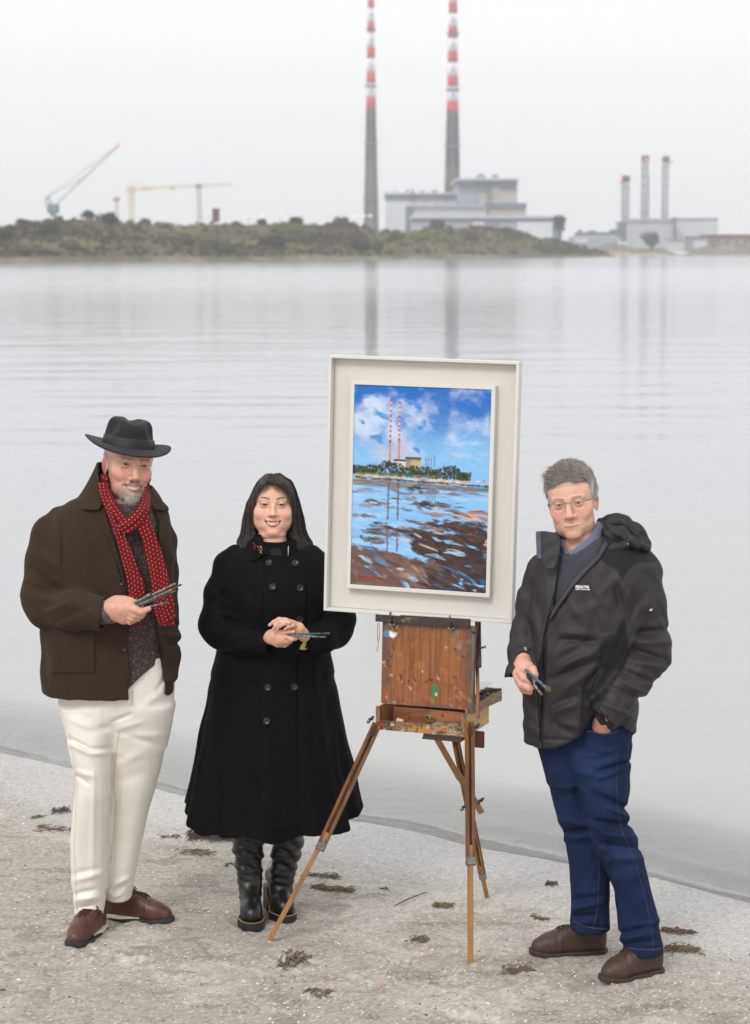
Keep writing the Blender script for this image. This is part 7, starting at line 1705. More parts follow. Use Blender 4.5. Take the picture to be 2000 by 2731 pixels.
upper = [wh([(860, 480, -.255, .022), (790, 390, -.27, .024), (700, 330, -.28, .019)]), wh([(690, 275, -.282, .0108), (560, 232, -.302, .0098), (440, 218, -.31, .0092), (340, 268, -.308, .008), (268, 322, -.30, .0068)]), wh([(700, 300, -.285, .0110), (580, 262, -.312, .0102), (470, 270, -.322, .0095), (380, 330, -.318, .0084), (338, 405, -.308, .007)]),
         wh([(715, 320, -.288, .0108), (640, 280, -.316, .0102), (540, 290, -.326, .0095), (460, 335, -.322, .0084), (408, 388, -.314, .007)]), wh([(745, 350, -.288, .0100), (690, 325, -.312, .0092), (610, 352, -.318, .0082), (548, 398, -.312, .0066)]), wh([(800, 470, -.27, .0115), (760, 440, -.285, .0098), (758, 400, -.292, .0082)]), wh([(900, 520, -.235, .023), (850, 470, -.25, .024)])]
def hands2(hs): 
    def f(P):
        d = None
        for i_, h_ in enumerate(hs): e = chain(P, h_, .004) + (.0011 if 0 < i_ < 6 else 0); d = e if d is None else smin(d, e, .010 if i_ in (6,) or (i_ == 1 and hs is lower) else .0024)
        return d
    return f
def hands2f(P): return smin(hands2(lower)(P), hands2(upper)(P), .0018)
lo, hi = bounds_px(700, 1640, 830, 1740, Y2, -.37, -.17); Vh, Fh = surf(hands2f, lo, hi, .0014)
Ch = skin_patch(Vh, SK2, 11)
for h_, l_ in ((upper[1], 1), (upper[2], 1), (upper[3], 1), (upper[4], 1), (lower[5], 1)):
    tip, pre = np.array(h_[-1][:3]), np.array(h_[-2][:3]); d_ = (tip - pre) / np.linalg.norm(tip - pre); nc = tip + np.array((0, -.006, .002)) + d_ * .001
    Ch += (np.array(lin(232, 186, 176)) - Ch) * np.exp(-(np.linalg.norm(Vh - nc, axis=1) / .0058) ** 4)[:, None]
tb = [pxc([(730, 1430, .02, .048), (730, 1500, .02, .075), (730, 1650, .0, .085), (730, 1800, .0, .095), (730, 1900, 0, .09)], Y2), pxc([(700, 1880, .0, .08), (680, 2080, .02, .055), (666, 2270, .04, .030), (668, 2380, .03, .026)], Y2), pxc([(760, 1880, .0, .08), (768, 2080, .03, .055), (763, 2270, .06, .030), (752, 2370, .06, .026)], Y2),
      [(*c[:3], c[3] * .5) for c in aR[:-1]], [(*c[:3], c[3] * .5) for c in aL[:-1]]]
lo, hi = bounds_px(540, 1415, 940, 2400, Y2, -.25, .16); Vb, Fb = surf(body_f(tb), lo, hi, .010, 2)
V, F, C = join([(V, F, C), (Vh, Fh, Ch), (Vb, Fb, np.array(SK2))]); mesh_obj('body', V, F, skin_mat(), m2, cols=C)
rg = np.array(upper[3][1][:3]); mb = MB(); mb.tube([rg + (.0005 * math.sin(a), -.0118 * math.cos(a), .0118 * math.sin(a)) for a in np.linspace(0, 6.28, 16)], .0016, 6, False); mb.lathe(rg + (0, -.0125, .003), [(.001, -.002), (.003, 0), (.001, .003)], n=8); mb.build('ring', M('silver', lin(220, 220, 214), .2, metal=.9), m2, True)
# hair: a mass that parts over the forehead, then single strands
hrow = lofted([(1267, 712, 748, .06, .04), (1274, 696, 764, .085, .04), (1285, 686, 778, .105, .035), (1303, 677, 787, .112, .045), (1340, 660, 799, .114, .062), (1383, 649, 809, .106, .078), (1423, 643, 816, .10, .075), (1450, 634, 830, .10, .05), (1470, 636, 836, .105, .015), (1492, 650, 815, .11, .0)], Y2, sm=.010)
face_poly = [(714, 1284), (724, 1293), (748, 1296), (764, 1316), (775, 1338), (781, 1362), (783, 1392), (779, 1412), (770, 1432), (775, 1445), (790, 1462), (790, 1560), (686, 1560), (700, 1462), (690, 1444), (680, 1418), (675, 1392), (676, 1362), (681, 1335), (692, 1312), (704, 1298)]
def hairf(P):
    px, py = proj(P); k = P[:, 1] / F_PX; d = hrow(P)
    a = np.arctan2(P[:, 1] - Y2 - .04, P[:, 0] - W(728, 1350, Y2)[0]); d = d - .0035 * np.sin(a * 21 + P[:, 2] * 9) - .002 * np.sin(a * 47 + P[:, 2] * 14)
    fr_ = P[:, 1] < Y2 + .03
    d = np.where(fr_, smax(d, -poly2(px, py, face_poly) * k, .006), d)
    # part line
    d = d + .007 * np.exp(-((px - 713) / 3.0) ** 2) * (py < 1292) * fr_
    endl = 1452 + 38 * np.exp(-((px - 664) / 16) ** 2) + 10 * np.exp(-((px - 822) / 14) ** 2) + 6 * np.sin(px * .5); return np.maximum(d, (py - endl) * k * .7)
lo, hi = bounds_px(620, 1255, 850, 1500, Y2, -.16, .2); V, F = surf(hairf, lo, hi, .003); hm_ = M('dark_hair', lin(26, 21, 21), .5, var=.35, vscale=60, stretch=(6, 6, .35), bump=.6, bscale=90, bdist=.002, spec=.25); ho = mesh_obj('hair', V, F, hm_, m2)
cvs = []
IN_L = ([1284, 1298, 1312, 1335, 1362, 1392, 1418, 1444, 1480], [712, 703, 691, 680, 675, 674, 679, 688, 682]); OU_L = ([1262, 1270, 1285, 1303, 1340, 1383, 1423, 1447, 1489], [714, 697, 687, 678, 658, 647, 641, 630, 652])
IN_R = ([1284, 1296, 1316, 1338, 1362, 1392, 1412, 1435, 1470], [714, 744, 764, 775, 781, 784, 781, 784, 796]); OU_R = ([1262, 1270, 1285, 1303, 1340, 1383, 1420, 1450, 1470], [716, 764, 779, 789, 800, 811, 817, 836, 838])
for i in range(1500):
    left = random.random() < .5; a = random.random() ** .9; pys = np.linspace(1263 + 24 * (1 - a) * random.random(), random.uniform(1440, 1494) if left else random.uniform(1430, 1470), 13); pts = []
    I, O = (IN_L, OU_L) if left else (IN_R, OU_R); ph = random.uniform(0, 6.28); am = random.uniform(0, 2.2)
    for py in pys:
        px = np.interp(py, *I) * (1 - a) + np.interp(py, *O) * a + am * math.sin(py * .045 + ph) * (py - 1262) / 200
        cx, rx, ry, cy = [float(v) for v in hrow.par(W(px, py, Y2)[2])]; xw = W(px, py, Y2)[0]; t_ = min(.985, abs(xw - cx) / rx); yw = cy - ry * math.sqrt(1 - t_ * t_) - random.uniform(-.002, .004); pts.append(W(px, py, yw))
    cvs.append(np.array(pts))
nfly = len(cvs)
for i in range(18):                                 # flyaway hairs
    px, py = random.uniform(690, 770), random.uniform(1262, 1272); b_ = W(px, py, Y2 + .02); pts = [b_]; v = np.array((random.gauss(0, .6), random.gauss(0, .3), random.uniform(.3, 1)));
    for k in range(5): v = v + np.array((random.gauss(0, .2), 0, -.2)); pts.append(pts[-1] + v * .004)
    cvs.append(np.array(pts))
for i in range(60):
    py0 = random.uniform(1330, 1420); sd2 = random.choice((0, 1)); px0 = np.interp(py0, *(OU_L if sd2 == 0 else OU_R)); s_ = -1 if sd2 == 0 else 1; pts = []
    for k in range(7): pts.append(W(px0 + s_ * (k * random.uniform(.2, 1.1) + 1), py0 + k * random.uniform(8, 13), Y2 + .03))
    cvs.append(np.array(pts))
hair_obj('hair_strands', cvs, hair_mat('strand_dark', [lin(22, 18, 18), lin(44, 34, 32), lin(78, 60, 52), lin(24, 19, 19)], .42), ho, [.0009] * nfly + [.00022] * 78, .35)
# brooch, cuff trim
mb = MB()
for px, py, r in ((676, 1450, .003), (680, 1456, .0035), (688, 1459, .0045), (693, 1460, .0035), (678, 1462, .003)): q = W(px, py, Y2 - .155); mb.lathe(q, [(r * .4, -.003), (r, -.001), (r * .8, .002), (.0003, .003)], axes(0, math.radians(90)), 8)
br_o = mb.build('brooch', M('ruby_glass', lin(150, 24, 40), .12, spec=.8), m2, True)
mb = MB(); mb.tube([W(690, 1464, Y2 - .155), W(694, 1470, Y2 - .157), W(696, 1476, Y2 - .157)], [.003, .0036, .001], 7); mb.build('leaf', M('green_glass', lin(40, 110, 70), .15), br_o, True)
mb = MB(); mb.tube(crom([W(694, 1455, Y2 - .157), W(698, 1464, Y2 - .159), W(696, 1476, Y2 - .158)], 4), .0012, 6); mb.lathe(W(695, 1474, Y2 - .158), [(.0005, -.003), (.0022, 0), (.0005, .003)], n=8); mb.build('setting', M('gold', lin(220, 190, 130), .25, metal=.9), br_o, True)
strip('cuff_lining', [(812, 1706, 818, 1710, -.232, -.222), (806, 1716, 816, 1722, -.236, -.226), (799, 1728, 812, 1730, -.238, -.236), (801, 1732, 818, 1732, -.236, -.232), (810, 1730, 820, 1727, -.236, -.230)], Y2, M('yellow_green_silk', lin(196, 190, 104), .5, var=.4, vscale=90, col2=lin(146, 156, 76)), ct, .003, .002, 5, 7)
def wb(x, y, d): return W(680 + x / 6.883, 1620 + y / 6.883, Y2 + d)
gW = None
brush(wb(600, 500, -.300), wb(1380, 475, -.335), .0040, .012, lin(46, 62, 72), lin(84, 86, 84), lin(100, 84, 54), 'upper of the two brushes in the folded hands of the woman')
brush(wb(620, 512, -.298), wb(1310, 545, -.345), .0038, .010, lin(72, 92, 102), lin(108, 108, 104), lin(84, 80, 74), 'lower of the two brushes in the folded hands of the woman')
# ------------------------------------------------------------------ man on the right, in the hooded jacket
Y3 = 7.58
m3 = thing('person', (W(1600, 2590, Y3)[0], Y3, 0), 'grey haired man in glasses, dark hooded jacket and blue jeans, one hand in his pocket', 'man')
jb3 = lofted([(1415, 1488, 1640, .085, .05), (1440, 1462, 1690, .11, .04), (1470, 1440, 1722, .13, .03), (1500, 1432, 1735, .145, .02), (1545, 1422, 1736, .158, .01), (1640, 1408, 1724, .172, .0), (1720, 1401, 1716, .178, 0), (1800, 1396, 1710, .178, 0), (1907, 1393, 1703, .172, 0), (1965, 1398, 1688, .166, 0), (2010, 1404, 1684, .162, 0)], Y3, p=2.2)
bL = pxc([(1690, 1496, .03, .066), (1708, 1530, .02, .070), (1716, 1610, .0, .072), (1727, 1700, -.02, .073), (1728, 1745, -.045, .074), (1690, 1800, -.095, .069), (1650, 1852, -.14, .062), (1600, 1915, -.19, .056)], Y3)
bR = pxc([(1440, 1520, .05, .05), (1420, 1610, .05, .055), (1406, 1700, .02, .056), (1398, 1745, -.02, .054), (1389, 1800, -.09, .049), (1386, 1850, -.12, .047)], Y3)
cuL, cuLn = W(1607, 1913, Y3 - .19), np.array((-.62, -.2, -.76)); cuR, cuRn = W(1390, 1796, Y3 - .09), np.array((.18, -.35, -.92)); cuLn /= np.linalg.norm(cuLn); cuRn /= np.linalg.norm(cuRn)
V3 = [(1497, 1380), (1495, 1440), (1488, 1490), (1480, 1560), (1470, 1625), (1462, 1648), (1470, 1640), (1482, 1612), (1528, 1546), (1562, 1510), (1594, 1478), (1618, 1420), (1620, 1380)]
F3 = [(1420, 1600, 1440, 1760, .012, .005), (1446, 1700, 1437, 1980, .005, .007), (1452, 1690, 1440, 1985, .004, -.007), (1465, 1660, 1450, 1980, .004, .003), (1500, 1690, 1570, 1690, .014, .008), (1500, 1706, 1600, 1712, .012, -.009), (1480, 1790, 1570, 1735, .014, .008), (1475, 1810, 1600, 1760, .012, -.008), (1490, 1850, 1560, 1800, .013, .007), (1480, 1880, 1545, 1850, .012, -.007), (1470, 1900, 1540, 1880, .012, .006),
      (1480, 1930, 1530, 1960, .012, -.006), (1500, 1930, 1550, 1940, .010, .006), (1410, 1860, 1435, 1900, .012, -.006), (1404, 1930, 1440, 1960, .012, .006), (1640, 1560, 1660, 1640, .014, -.009), (1650, 1520, 1670, 1600, .012, .007), (1690, 1580, 1680, 1690, .018, -.008), (1740, 1560, 1720, 1660, .018, .007), (1700, 1690, 1780, 1680, .013, -.010), (1700, 1712, 1785, 1712, .013, .009), (1690, 1735, 1770, 1760, .012, -.011), (1680, 1760, 1765, 1780, .012, .010),
      (1660, 1790, 1740, 1820, .011, -.009), (1650, 1810, 1720, 1850, .011, .008), (1630, 1835, 1715, 1868, .011, -.008), (1600, 1870, 1690, 1915, .010, .006), (1560, 1550, 1600, 1700, .02, -.006), (1520, 1600, 1560, 1660, .018, .006), (1405, 1650, 1420, 1700, .012, -.006), (1370, 1740, 1420, 1720, .010, .007), (1366, 1765, 1415, 1745, .009, -.007), (1560, 1830, 1600, 1780, .012, -.008), (1560, 1760, 1620, 1700, .014, .006),
      (1420, 1970, 1550, 1975, .006, -.004), (1480, 1745, 1560, 1700, .012, .005), (1500, 1775, 1580, 1745, .009, .006), (1530, 1640, 1600, 1610, .016, .005), (1600, 1590, 1640, 1540, .014, .005)]
HEM3 = [(1350, 1500), (1350, 1974), (1400, 1979), (1422, 1990), (1443, 1996), (1472, 1994), (1499, 1989), (1530, 1977), (1551, 1963), (1566, 1932), (1584, 1905), (1600, 1935), (1632, 1946), (1655, 1935), (1672, 1945), (1687, 1957), (1730, 1940), (1900, 1900), (1900, 1300), (1350, 1300)]
def armz(P):
    o = None
    for ch, c, n_, k in ((bL, cuL, cuLn, .035), (bR, cuR, cuRn, .03)):
        d = chain(P, ch, k); d = np.maximum(d, sleeve_cut(P, c, n_)); d = np.maximum(d, -np.maximum(chain(P, [(*q[:3], q[3] - .014) for q in ch], k), -(sleeve_cut(P, c, n_) + .03))); o = d if o is None else np.minimum(o, d)
    return o
def torso3(P): return jb3(P)
def jacket3(P):
    b_ = torso3(P); px, py = proj(P); k = P[:, 1] / F_PX; fr_ = P[:, 1] < Y3 + .03
    b_ = np.where(fr_, np.maximum(b_, -poly2(px, py, V3) * k), b_); b_ = smax(b_, poly2(px, py, HEM3) * k, .008)
    d = smin(b_, armz(P), .018)
    return d - 1.55 * folds(P, F3, Y3, Y3 + .06) - .0028 * np.sin(P[:, 2] * 39 + 7 * np.sin(P[:, 0] * 12)) * np.sin(P[:, 0] * 33 + P[:, 1] * 22) - .0012 * np.sin(P[:, 2] * 97 + 9 * np.sin(P[:, 0] * 23 + 2)) 
lo, hi = bounds_px(1345, 1400, 1800, 2020, Y3, -.34, .24); V, F = surf(jacket3, lo, hi, .0042)
px, py = proj(V.astype(f32)); ch_, dk_ = np.array(lin(48, 44, 47)), np.array(lin(22, 20, 23)); C = np.ones((len(V), 3)) * ch_
yoke = [(1590, 1482), (1622, 1508), (1640, 1520), (1660, 1546), (1676, 1520), (1700, 1500), (1760, 1498), (1760, 1380), (1600, 1400)]; side = [(1602, 1700), (1640, 1690), (1665, 1640), (1680, 1750), (1622, 1848), (1560, 1970), (1545, 1970), (1548, 1880), (1552, 1830), (1590, 1780), (1600, 1740)]
fr_ = V[:, 1] < Y3
for pl in (yoke, side): m_ = (poly2(px.astype(f32), py.astype(f32), pl) < 0) & fr_; C[m_] = dk_
nylon = M('nylon_shell', attr=True, rough=.6, var=.05, vscale=14, bump=.3, bscale=900, bdist=.0005, spec=.3, sheen=.0, bump2=.35, b2scale=22)
j3 = mesh_obj('jacket', V, F, nylon, m3, cols=C)
cnyl = M('charcoal_nylon', lin(48, 44, 47), .6, var=.05, bump=.25, bscale=900, bdist=.0005, bump2=.3, b2scale=24); bnyl = M('black_nylon', lin(25, 23, 26), .62, var=.06, bump=.25, bscale=900, bdist=.0005, bump2=.35, b2scale=24)
def torso3f(P): return torso3(P) - 1.55 * folds(P, F3, Y3, Y3 + .06)
def p3(name, poly, th, mat, f=torso3f, par=j3, h=.003, soft=.003, dep=.014):
    g_ = lambda P: smax(smax(f(P) - th, prism(P, poly), soft), np.maximum(-f(P) - dep, P[:, 1] - Y3), .002)
    xs, ys = [q[0] for q in poly], [q[1] for q in poly]; lo, hi = bounds_px(min(xs) - 6, min(ys) - 6, max(xs) + 6, max(ys) + 6, Y3, -.36, .03); V, F = surf(g_, lo, hi, h); return mesh_obj(name, V, F, mat, par)
p3('storm_flap', [(1476, 1585), (1462, 1640), (1449, 1692), (1439, 1760), (1434, 1800), (1433, 1850), (1435, 1910), (1439, 1960), (1446, 1994), (1440, 1995), (1431, 1950), (1427, 1900), (1427, 1800), (1434, 1740), (1446, 1680), (1460, 1625), (1470, 1580)], .008, cnyl)
p3('lapel', [(1594, 1474), (1612, 1440), (1622, 1452), (1600, 1490), (1566, 1524), (1530, 1564), (1490, 1620), (1470, 1652), (1462, 1652), (1480, 1618), (1526, 1548), (1560, 1510)], .014, cnyl)
p3('inner_facing', [(1440, 1440), (1492, 1440), (1496, 1450), (1490, 1500), (1482, 1560), (1472, 1622), (1464, 1648), (1458, 1620), (1452, 1540), (1445, 1490)], .003, cnyl)
# turned out collar on the left with its hook and loop strip
def plate(name, poly, Yd, th, mat, par, bend=0.0, tilt=(0, 0)):
    pts = np.array(poly, float); c = pts.mean(0); xs, ys = pts[:, 0], pts[:, 1]; lo, hi = bounds_px(xs.min() - 6, ys.min() - 6, xs.max() + 6, ys.max() + 6, Yd, -.12, .12)
    def f(P):
        px, py = proj(P); k = P[:, 1] / F_PX; yy = Yd + bend * ((px - c[0]) / 60) ** 2 + tilt[0] * (px - c[0]) / 60 + tilt[1] * (py - c[1]) / 60 + .002 * np.sin(py * .16 + px * .09)
        return smax(np.abs(P[:, 1] - yy) - th / 2, poly2(px, py, poly) * k, .004) * .8
    V, F = surf(f, lo, hi, .0028, 2.0); return mesh_obj(name, V, F, mat, par)
plate('collar_flap', [(1429, 1417), (1450, 1416), (1478, 1420), (1492, 1432), (1497, 1446), (1490, 1486), (1478, 1520), (1455, 1516), (1440, 1500), (1431, 1490)], Y3 - .10, .014, cnyl, j3, .0, (.02, -.03))
plate('hook_strip', [(1428, 1418), (1442, 1418), (1444, 1450), (1445, 1492), (1432, 1490), (1429, 1450)], Y3 - .125, .008, M('hook_loop', lin(84, 84, 104), .95, var=.2, vscale=160, bump=.6, bscale=400), j3, 0, (.02, -.03))
# bunched hood
hdp = [pxc([(1596, 1430, .05, .026), (1612, 1402, .06, .028), (1636, 1392, .06, .030), (1668, 1402, .05, .032), (1696, 1424, .04, .031), (1716, 1452, .02, .025), (1722, 1468, .0, .018)], Y3), pxc([(1600, 1460, .0, .03), (1626, 1430, .0, .032), (1652, 1426, -.01, .030), (1672, 1444, -.02, .024), (1690, 1462, -.03, .018)], Y3),
       pxc([(1590, 1476, -.06, .018), (1630, 1464, -.06, .018), (1668, 1452, -.05, .015), (1700, 1452, -.04, .013), (1726, 1462, -.03, .012)], Y3), pxc([(1530, 1420, .14, .03), (1600, 1440, .13, .04), (1680, 1450, .10, .035)], Y3), pxc([(1600, 1440, .05, .05), (1680, 1460, .03, .05)], Y3), pxc([(1668, 1456, -.055, .010), (1676, 1444, -.055, .008), (1690, 1436, -.04, .008)], Y3)]
def hood3(P):
    w_ = P + .012 * np.stack([np.sin(P[:, 2] * 60), P[:, 0] * 0, np.sin(P[:, 0] * 55)], 1).astype(f32)
    d = None
    for i, h_ in enumerate(hdp): e = chain(P, h_, .015); d = e if d is None else smin(d, e, .005)
    d = d + .0045 * np.abs(np.sin(w_[:, 0] * 62 + w_[:, 2] * 48)) ** 3 - .002
    return d - .0014 * np.sin(P[:, 0] * 90 + 50 * P[:, 2]) - .0012 * np.sin(P[:, 2] * 70 - 60 * P[:, 0] + 2)
lo, hi = bounds_px(1500, 1355, 1750, 1510, Y3, -.12, .22); V, F = surf(hood3, lo, hi, .0034); hd3 = mesh_obj('hood', V, F, bnyl, j3)
mb = MB(); q = W(1674, 1451, Y3 - .085); mb.lathe(q, [(.001, -.004), (.0035, 0), (.001, .004)], n=8); mb.build('cord_stop', M('grey_plastic', lin(130, 126, 150), .4), hd3, True)
# zip pulls, pocket zip, cuff tabs, lettering
tapeb = M('zip_tape', (.006, .006, .007), .6)
def line3(name, pts, r, mat, f=torso3f, lift=.001, par=j3):
    q = [hit(f, a, b, Y3 - .4, Y3 + .02) for a, b in crom(pts, 4)]; q = [p + np.array((0, -lift, 0)) for p in q if p is not None]
    if len(q) > 1: mb = MB(); mb.tube(q, r, 6); return mb.build(name, mat, par, True)
line3('zip', [(1452, 1690), (1443, 1750), (1438, 1800), (1437, 1850), (1439, 1910), (1443, 1960), (1448, 1992)], .0026, tapeb, lift=.002)
line3('zip_pull', [(1452, 1672), (1449, 1686), (1446, 1697)], .0032, M('gunmetal', lin(70, 70, 74), .35, metal=.7), lift=.008)
line3('pocket_zip', [(1598, 1785), (1578, 1825), (1568, 1850)], .003, tapeb); line3('pocket_zip_pull', [(1574, 1858), (1579, 1868), (1583, 1882)], .002, M('gunmetal'), lift=.008)
line3('side_seam', [(1600, 1712), (1598, 1740), (1590, 1775), (1560, 1830), (1550, 1880), (1546, 1965)], .0012, tapeb)
armsf = lambda P: armz(P) - 1.55 * folds(P, F3, Y3, Y3 + .06)
def p3a(name, poly, th, mat): return p3(name, poly, th, mat, f=armsf, h=.0026)
p3a('cuff_tab', [(1595, 1888), (1604, 1884), (1626, 1903), (1620, 1912), (1612, 1908)], .006, bnyl); p3a('cuff_tab', [(1388, 1748), (1412, 1740), (1420, 1754), (1396, 1762)], .006, bnyl)
p3a('sleeve_badge', [(1724, 1617), (1744, 1617), (1745, 1634), (1725, 1634)], .004, M('badge_black', (.006, .006, .007), .6))
lw = M('logo_white', lin(236, 236, 240), .6)
def letters(name, txt, px, py, size, f, rot, par, sx=1.0, y0=-.4, bold=.0):
    p = hit(f, px, py, Y3 + y0, Y3 + .02)
    if p is None: return
    n_ = normal(f, p, .008); cu = bpy.data.curves.new(name, 'FONT'); cu.body = txt; cu.size = size; cu.align_x = 'CENTER'; cu.align_y = 'CENTER'; cu.extrude = .0006; cu.offset = bold
    ob = bpy.data.objects.new(name, cu); COL.objects.link(ob); dg = bpy.context.evaluated_depsgraph_get(); me = bpy.data.meshes.new_from_object(ob.evaluated_get(dg)); bpy.data.objects.remove(ob); bpy.data.curves.remove(cu)
    v = np.array([q.co for q in me.vertices]); fs = [tuple(q.vertices) for q in me.polygons]; bpy.data.meshes.remove(me)
    u = np.cross((0, 0, 1.0), n_); u = -u if u[0] < 0 else u; u /= np.linalg.norm(u); w_ = np.cross(n_, u); w_ = -w_ if w_[2] < 0 else w_; c, s_ = math.cos(rot), math.sin(rot); U, Wv = c * u + s_ * w_, -s_ * u + c * w_
    return mesh_obj(name, p + n_ * .0045 + v[:, :1] * sx * U + v[:, 1:2] * Wv + v[:, 2:3] * n_, fs, lw, par, False)
letters('chest_logo', 'REGATTA', 1552, 1566, .0125, torso3f, -.06, j3, .86, bold=.0004); letters('chest_logo_line', 'GREAT OUTDOORS', 1553, 1572.5, .0058, torso3f, -.06, j3, .95, bold=.0002)
p_ = hit(torso3f, 1565, 1564, Y3 - .4, Y3)
if p_ is not None: mb = MB(); mb.tube([p_ + (-.006, -.005, .001), p_ + (0, -.005, -.002), p_ + (.007, -.005, .004)], [.0008, .0016, .0006], 5); mb.build('logo_tick', lw, j3)
letters('badge_letter', 'R', 1734.5, 1625.5, .015, armsf, math.radians(90), j3, 1.0, bold=.0003)
letters('cuff_letters', 'ISO', 1400, 1731, .010, armsf, math.radians(-58), j3, .9)
# pullover, shirt collar
sw3 = lofted([(1420, 1496, 1590, .07, .03), (1450, 1480, 1630, .10, .02), (1480, 1468, 1650, .118, .01), (1560, 1440, 1670, .136, 0), (1660, 1430, 1680, .15, 0), (1720, 1430, 1680, .15, 0)], Y3)
NK = [(1486, 1380), (1486, 1448), (1492, 1470), (1508, 1483), (1530, 1478), (1566, 1456), (1592, 1430), (1610, 1380)]
def pull3(P): px, py = proj(P); k = P[:, 1] / F_PX; d = sw3(P); e = poly2(px, py, NK) * k; d = d - .004 * np.exp(-((e - .010) / .006) ** 2); return np.where(P[:, 1] < Y3 + .05, np.maximum(d, -e), d)
lo, hi = bounds_px(1420, 1415, 1690, 1725, Y3, -.18, .18); V, F = surf(pull3, lo, hi, .0036); mesh_obj('pullover', V, F, M('charcoal_knit', lin(66, 68, 76), .95, var=.2, vscale=300, bump=.6, bscale=380, bdist=.0016, sheen=.2, spec=.1), m3)
chk = bpy.data.materials.new('checked_shirt'); chk.use_nodes = True; t = chk.node_tree; b = t.nodes['Principled BSDF']; b.inputs['Roughness'].default_value = .85
co = t.nodes.new('ShaderNodeTexCoord'); outs = []
mpn = t.nodes.new('ShaderNodeMapping'); mpn.inputs['Rotation'].default_value = (0, math.radians(38), 0); t.links.new(co.outputs['Object'], mpn.inputs[0])
for dr in ('X', 'Z'):
    wv = t.nodes.new('ShaderNodeTexWave'); wv.bands_direction = dr; wv.inputs['Scale'].default_value = 74; t.links.new(mpn.outputs[0], wv.inputs[0]); outs.append(wv.outputs['Fac'])
mxm = t.nodes.new('ShaderNodeMath'); mxm.operation = 'MAXIMUM'; t.links.new(outs[0], mxm.inputs[0]); t.links.new(outs[1], mxm.inputs[1]); rmp = t.nodes.new('ShaderNodeMapRange'); rmp.inputs[1].default_value = .82; rmp.inputs[2].default_value = .98; t.links.new(mxm.outputs[0], rmp.inputs[0])
mxn = t.nodes.new('ShaderNodeMix'); mxn.data_type = 'RGBA'; mxn.inputs[6].default_value = (*lin(58, 60, 88), 1); mxn.inputs[7].default_value = (*lin(150, 154, 178), 1); t.links.new(rmp.outputs[0], mxn.inputs[0]); t.links.new(mxn.outputs[2], b.inputs['Base Color'])
sc3 = lofted([(1380, 1500, 1612, .075, .05), (1420, 1494, 1608, .085, .035), (1450, 1486, 1608, .096, .02), (1490, 1478, 1612, .11, .01)], Y3)
def shirt3(P):
    px, py = proj(P); k = P[:, 1] / F_PX; d = sc3(P, False); d = np.maximum(d, -(d + .007))
    keep = np.minimum(poly2(px, py, [(1490, 1438), (1500, 1436), (1507, 1454), (1516, 1474), (1510, 1482), (1496, 1474), (1488, 1468), (1486, 1450)]), poly2(px, py, [(1592, 1388), (1600, 1392), (1613, 1412), (1604, 1440), (1578, 1458), (1546, 1474), (1516, 1482), (1518, 1474), (1546, 1452), (1574, 1428), (1588, 1410)])) * k
    return np.where(P[:, 1] < Y3 + .05, smax(d, keep, .002), smax(d, np.maximum((1400 - py) * k, (py - 1480) * k), .002))
lo, hi = bounds_px(1475, 1375, 1625, 1490, Y3, -.14, .18); V, F = surf(shirt3, lo, hi, .0026); mesh_obj('shirt_collar', V, F, chk, m3)
# jeans
pe3 = lofted([(1890, 1440, 1698, .12), (1957, 1432, 1688, .125), (2000, 1440, 1678, .125), (2045, 1452, 1673, .12), (2090, 1464, 1674, .10)], Y3)
jF = lofted([(1990, 1500, 1679, .12, -.01), (2045, 1516, 1674, .118, -.015), (2107, 1537, 1677, .112, -.02), (2150, 1549, 1671, .108, -.03), (2181, 1558, 1673, .104, -.03), (2215, 1566, 1689, .10, -.03), (2247, 1575, 1700, .097, -.03), (2284, 1594, 1712, .092, -.02), (2336, 1624, 1727, .085, -.01), (2383, 1641, 1739, .081, .0), (2438, 1645, 1752, .08, .0), (2497, 1653, 1762, .081, -.005), (2539, 1662, 1768, .083, -.01)], Y3, sm=.012, p=2.2)
jB = lofted([(1980, 1436, 1600, .12, .03), (2045, 1452, 1600, .112, .035), (2078, 1461, 1602, .11, .04), (2144, 1476, 1606, .104, .05), (2196, 1491, 1612, .10, .05), (2222, 1502, 1620, .097, .055), (2255, 1511, 1626, .093, .06), (2328, 1520, 1627, .087, .08), (2402, 1524, 1624, .081, .09), (2453, 1522, 1625, .078, .10), (2478, 1521, 1627, .078, .10)], Y3, sm=.012, p=2.2)
JF_ = [(1676, 2030, 1590, 2060, .008, -.009), (1676, 2045, 1600, 2075, .009, .007), (1670, 2010, 1560, 2030, .01, -.005), (1540, 2060, 1600, 2070, .012, .005), (1676, 2160, 1600, 2120, .010, -.009), (1680, 2180, 1610, 2150, .010, .008), (1685, 2200, 1590, 2190, .009, -.009), (1700, 2235, 1610, 2225, .010, .007), (1700, 2262, 1600, 2250, .010, -.008), (1710, 2290, 1630, 2290, .012, .006), (1560, 2100, 1640, 2170, .014, -.006), (1560, 2190, 1640, 2240, .012, .006),
       (1494, 2190, 1560, 2200, .009, .009), (1498, 2216, 1570, 2212, .008, -.011), (1506, 2240, 1570, 2230, .009, .008), (1520, 2400, 1600, 2390, .01, -.006), (1522, 2425, 1600, 2410, .01, .007), (1522, 2445, 1590, 2440, .009, -.007), (1650, 2490, 1740, 2470, .009, -.008), (1655, 2505, 1750, 2488, .009, .007), (1660, 2520, 1750, 2508, .008, -.006), (1720, 2480, 1760, 2450, .009, .006), (1680, 2330, 1700, 2440, .014, .004),
       (1524, 2467, 1626, 2472, .0035, -.004), (1664, 2526, 1768, 2526, .0035, -.004), (1505, 2010, 1560, 2180, .012, -.006), (1625, 2250, 1640, 2330, .01, -.005)]
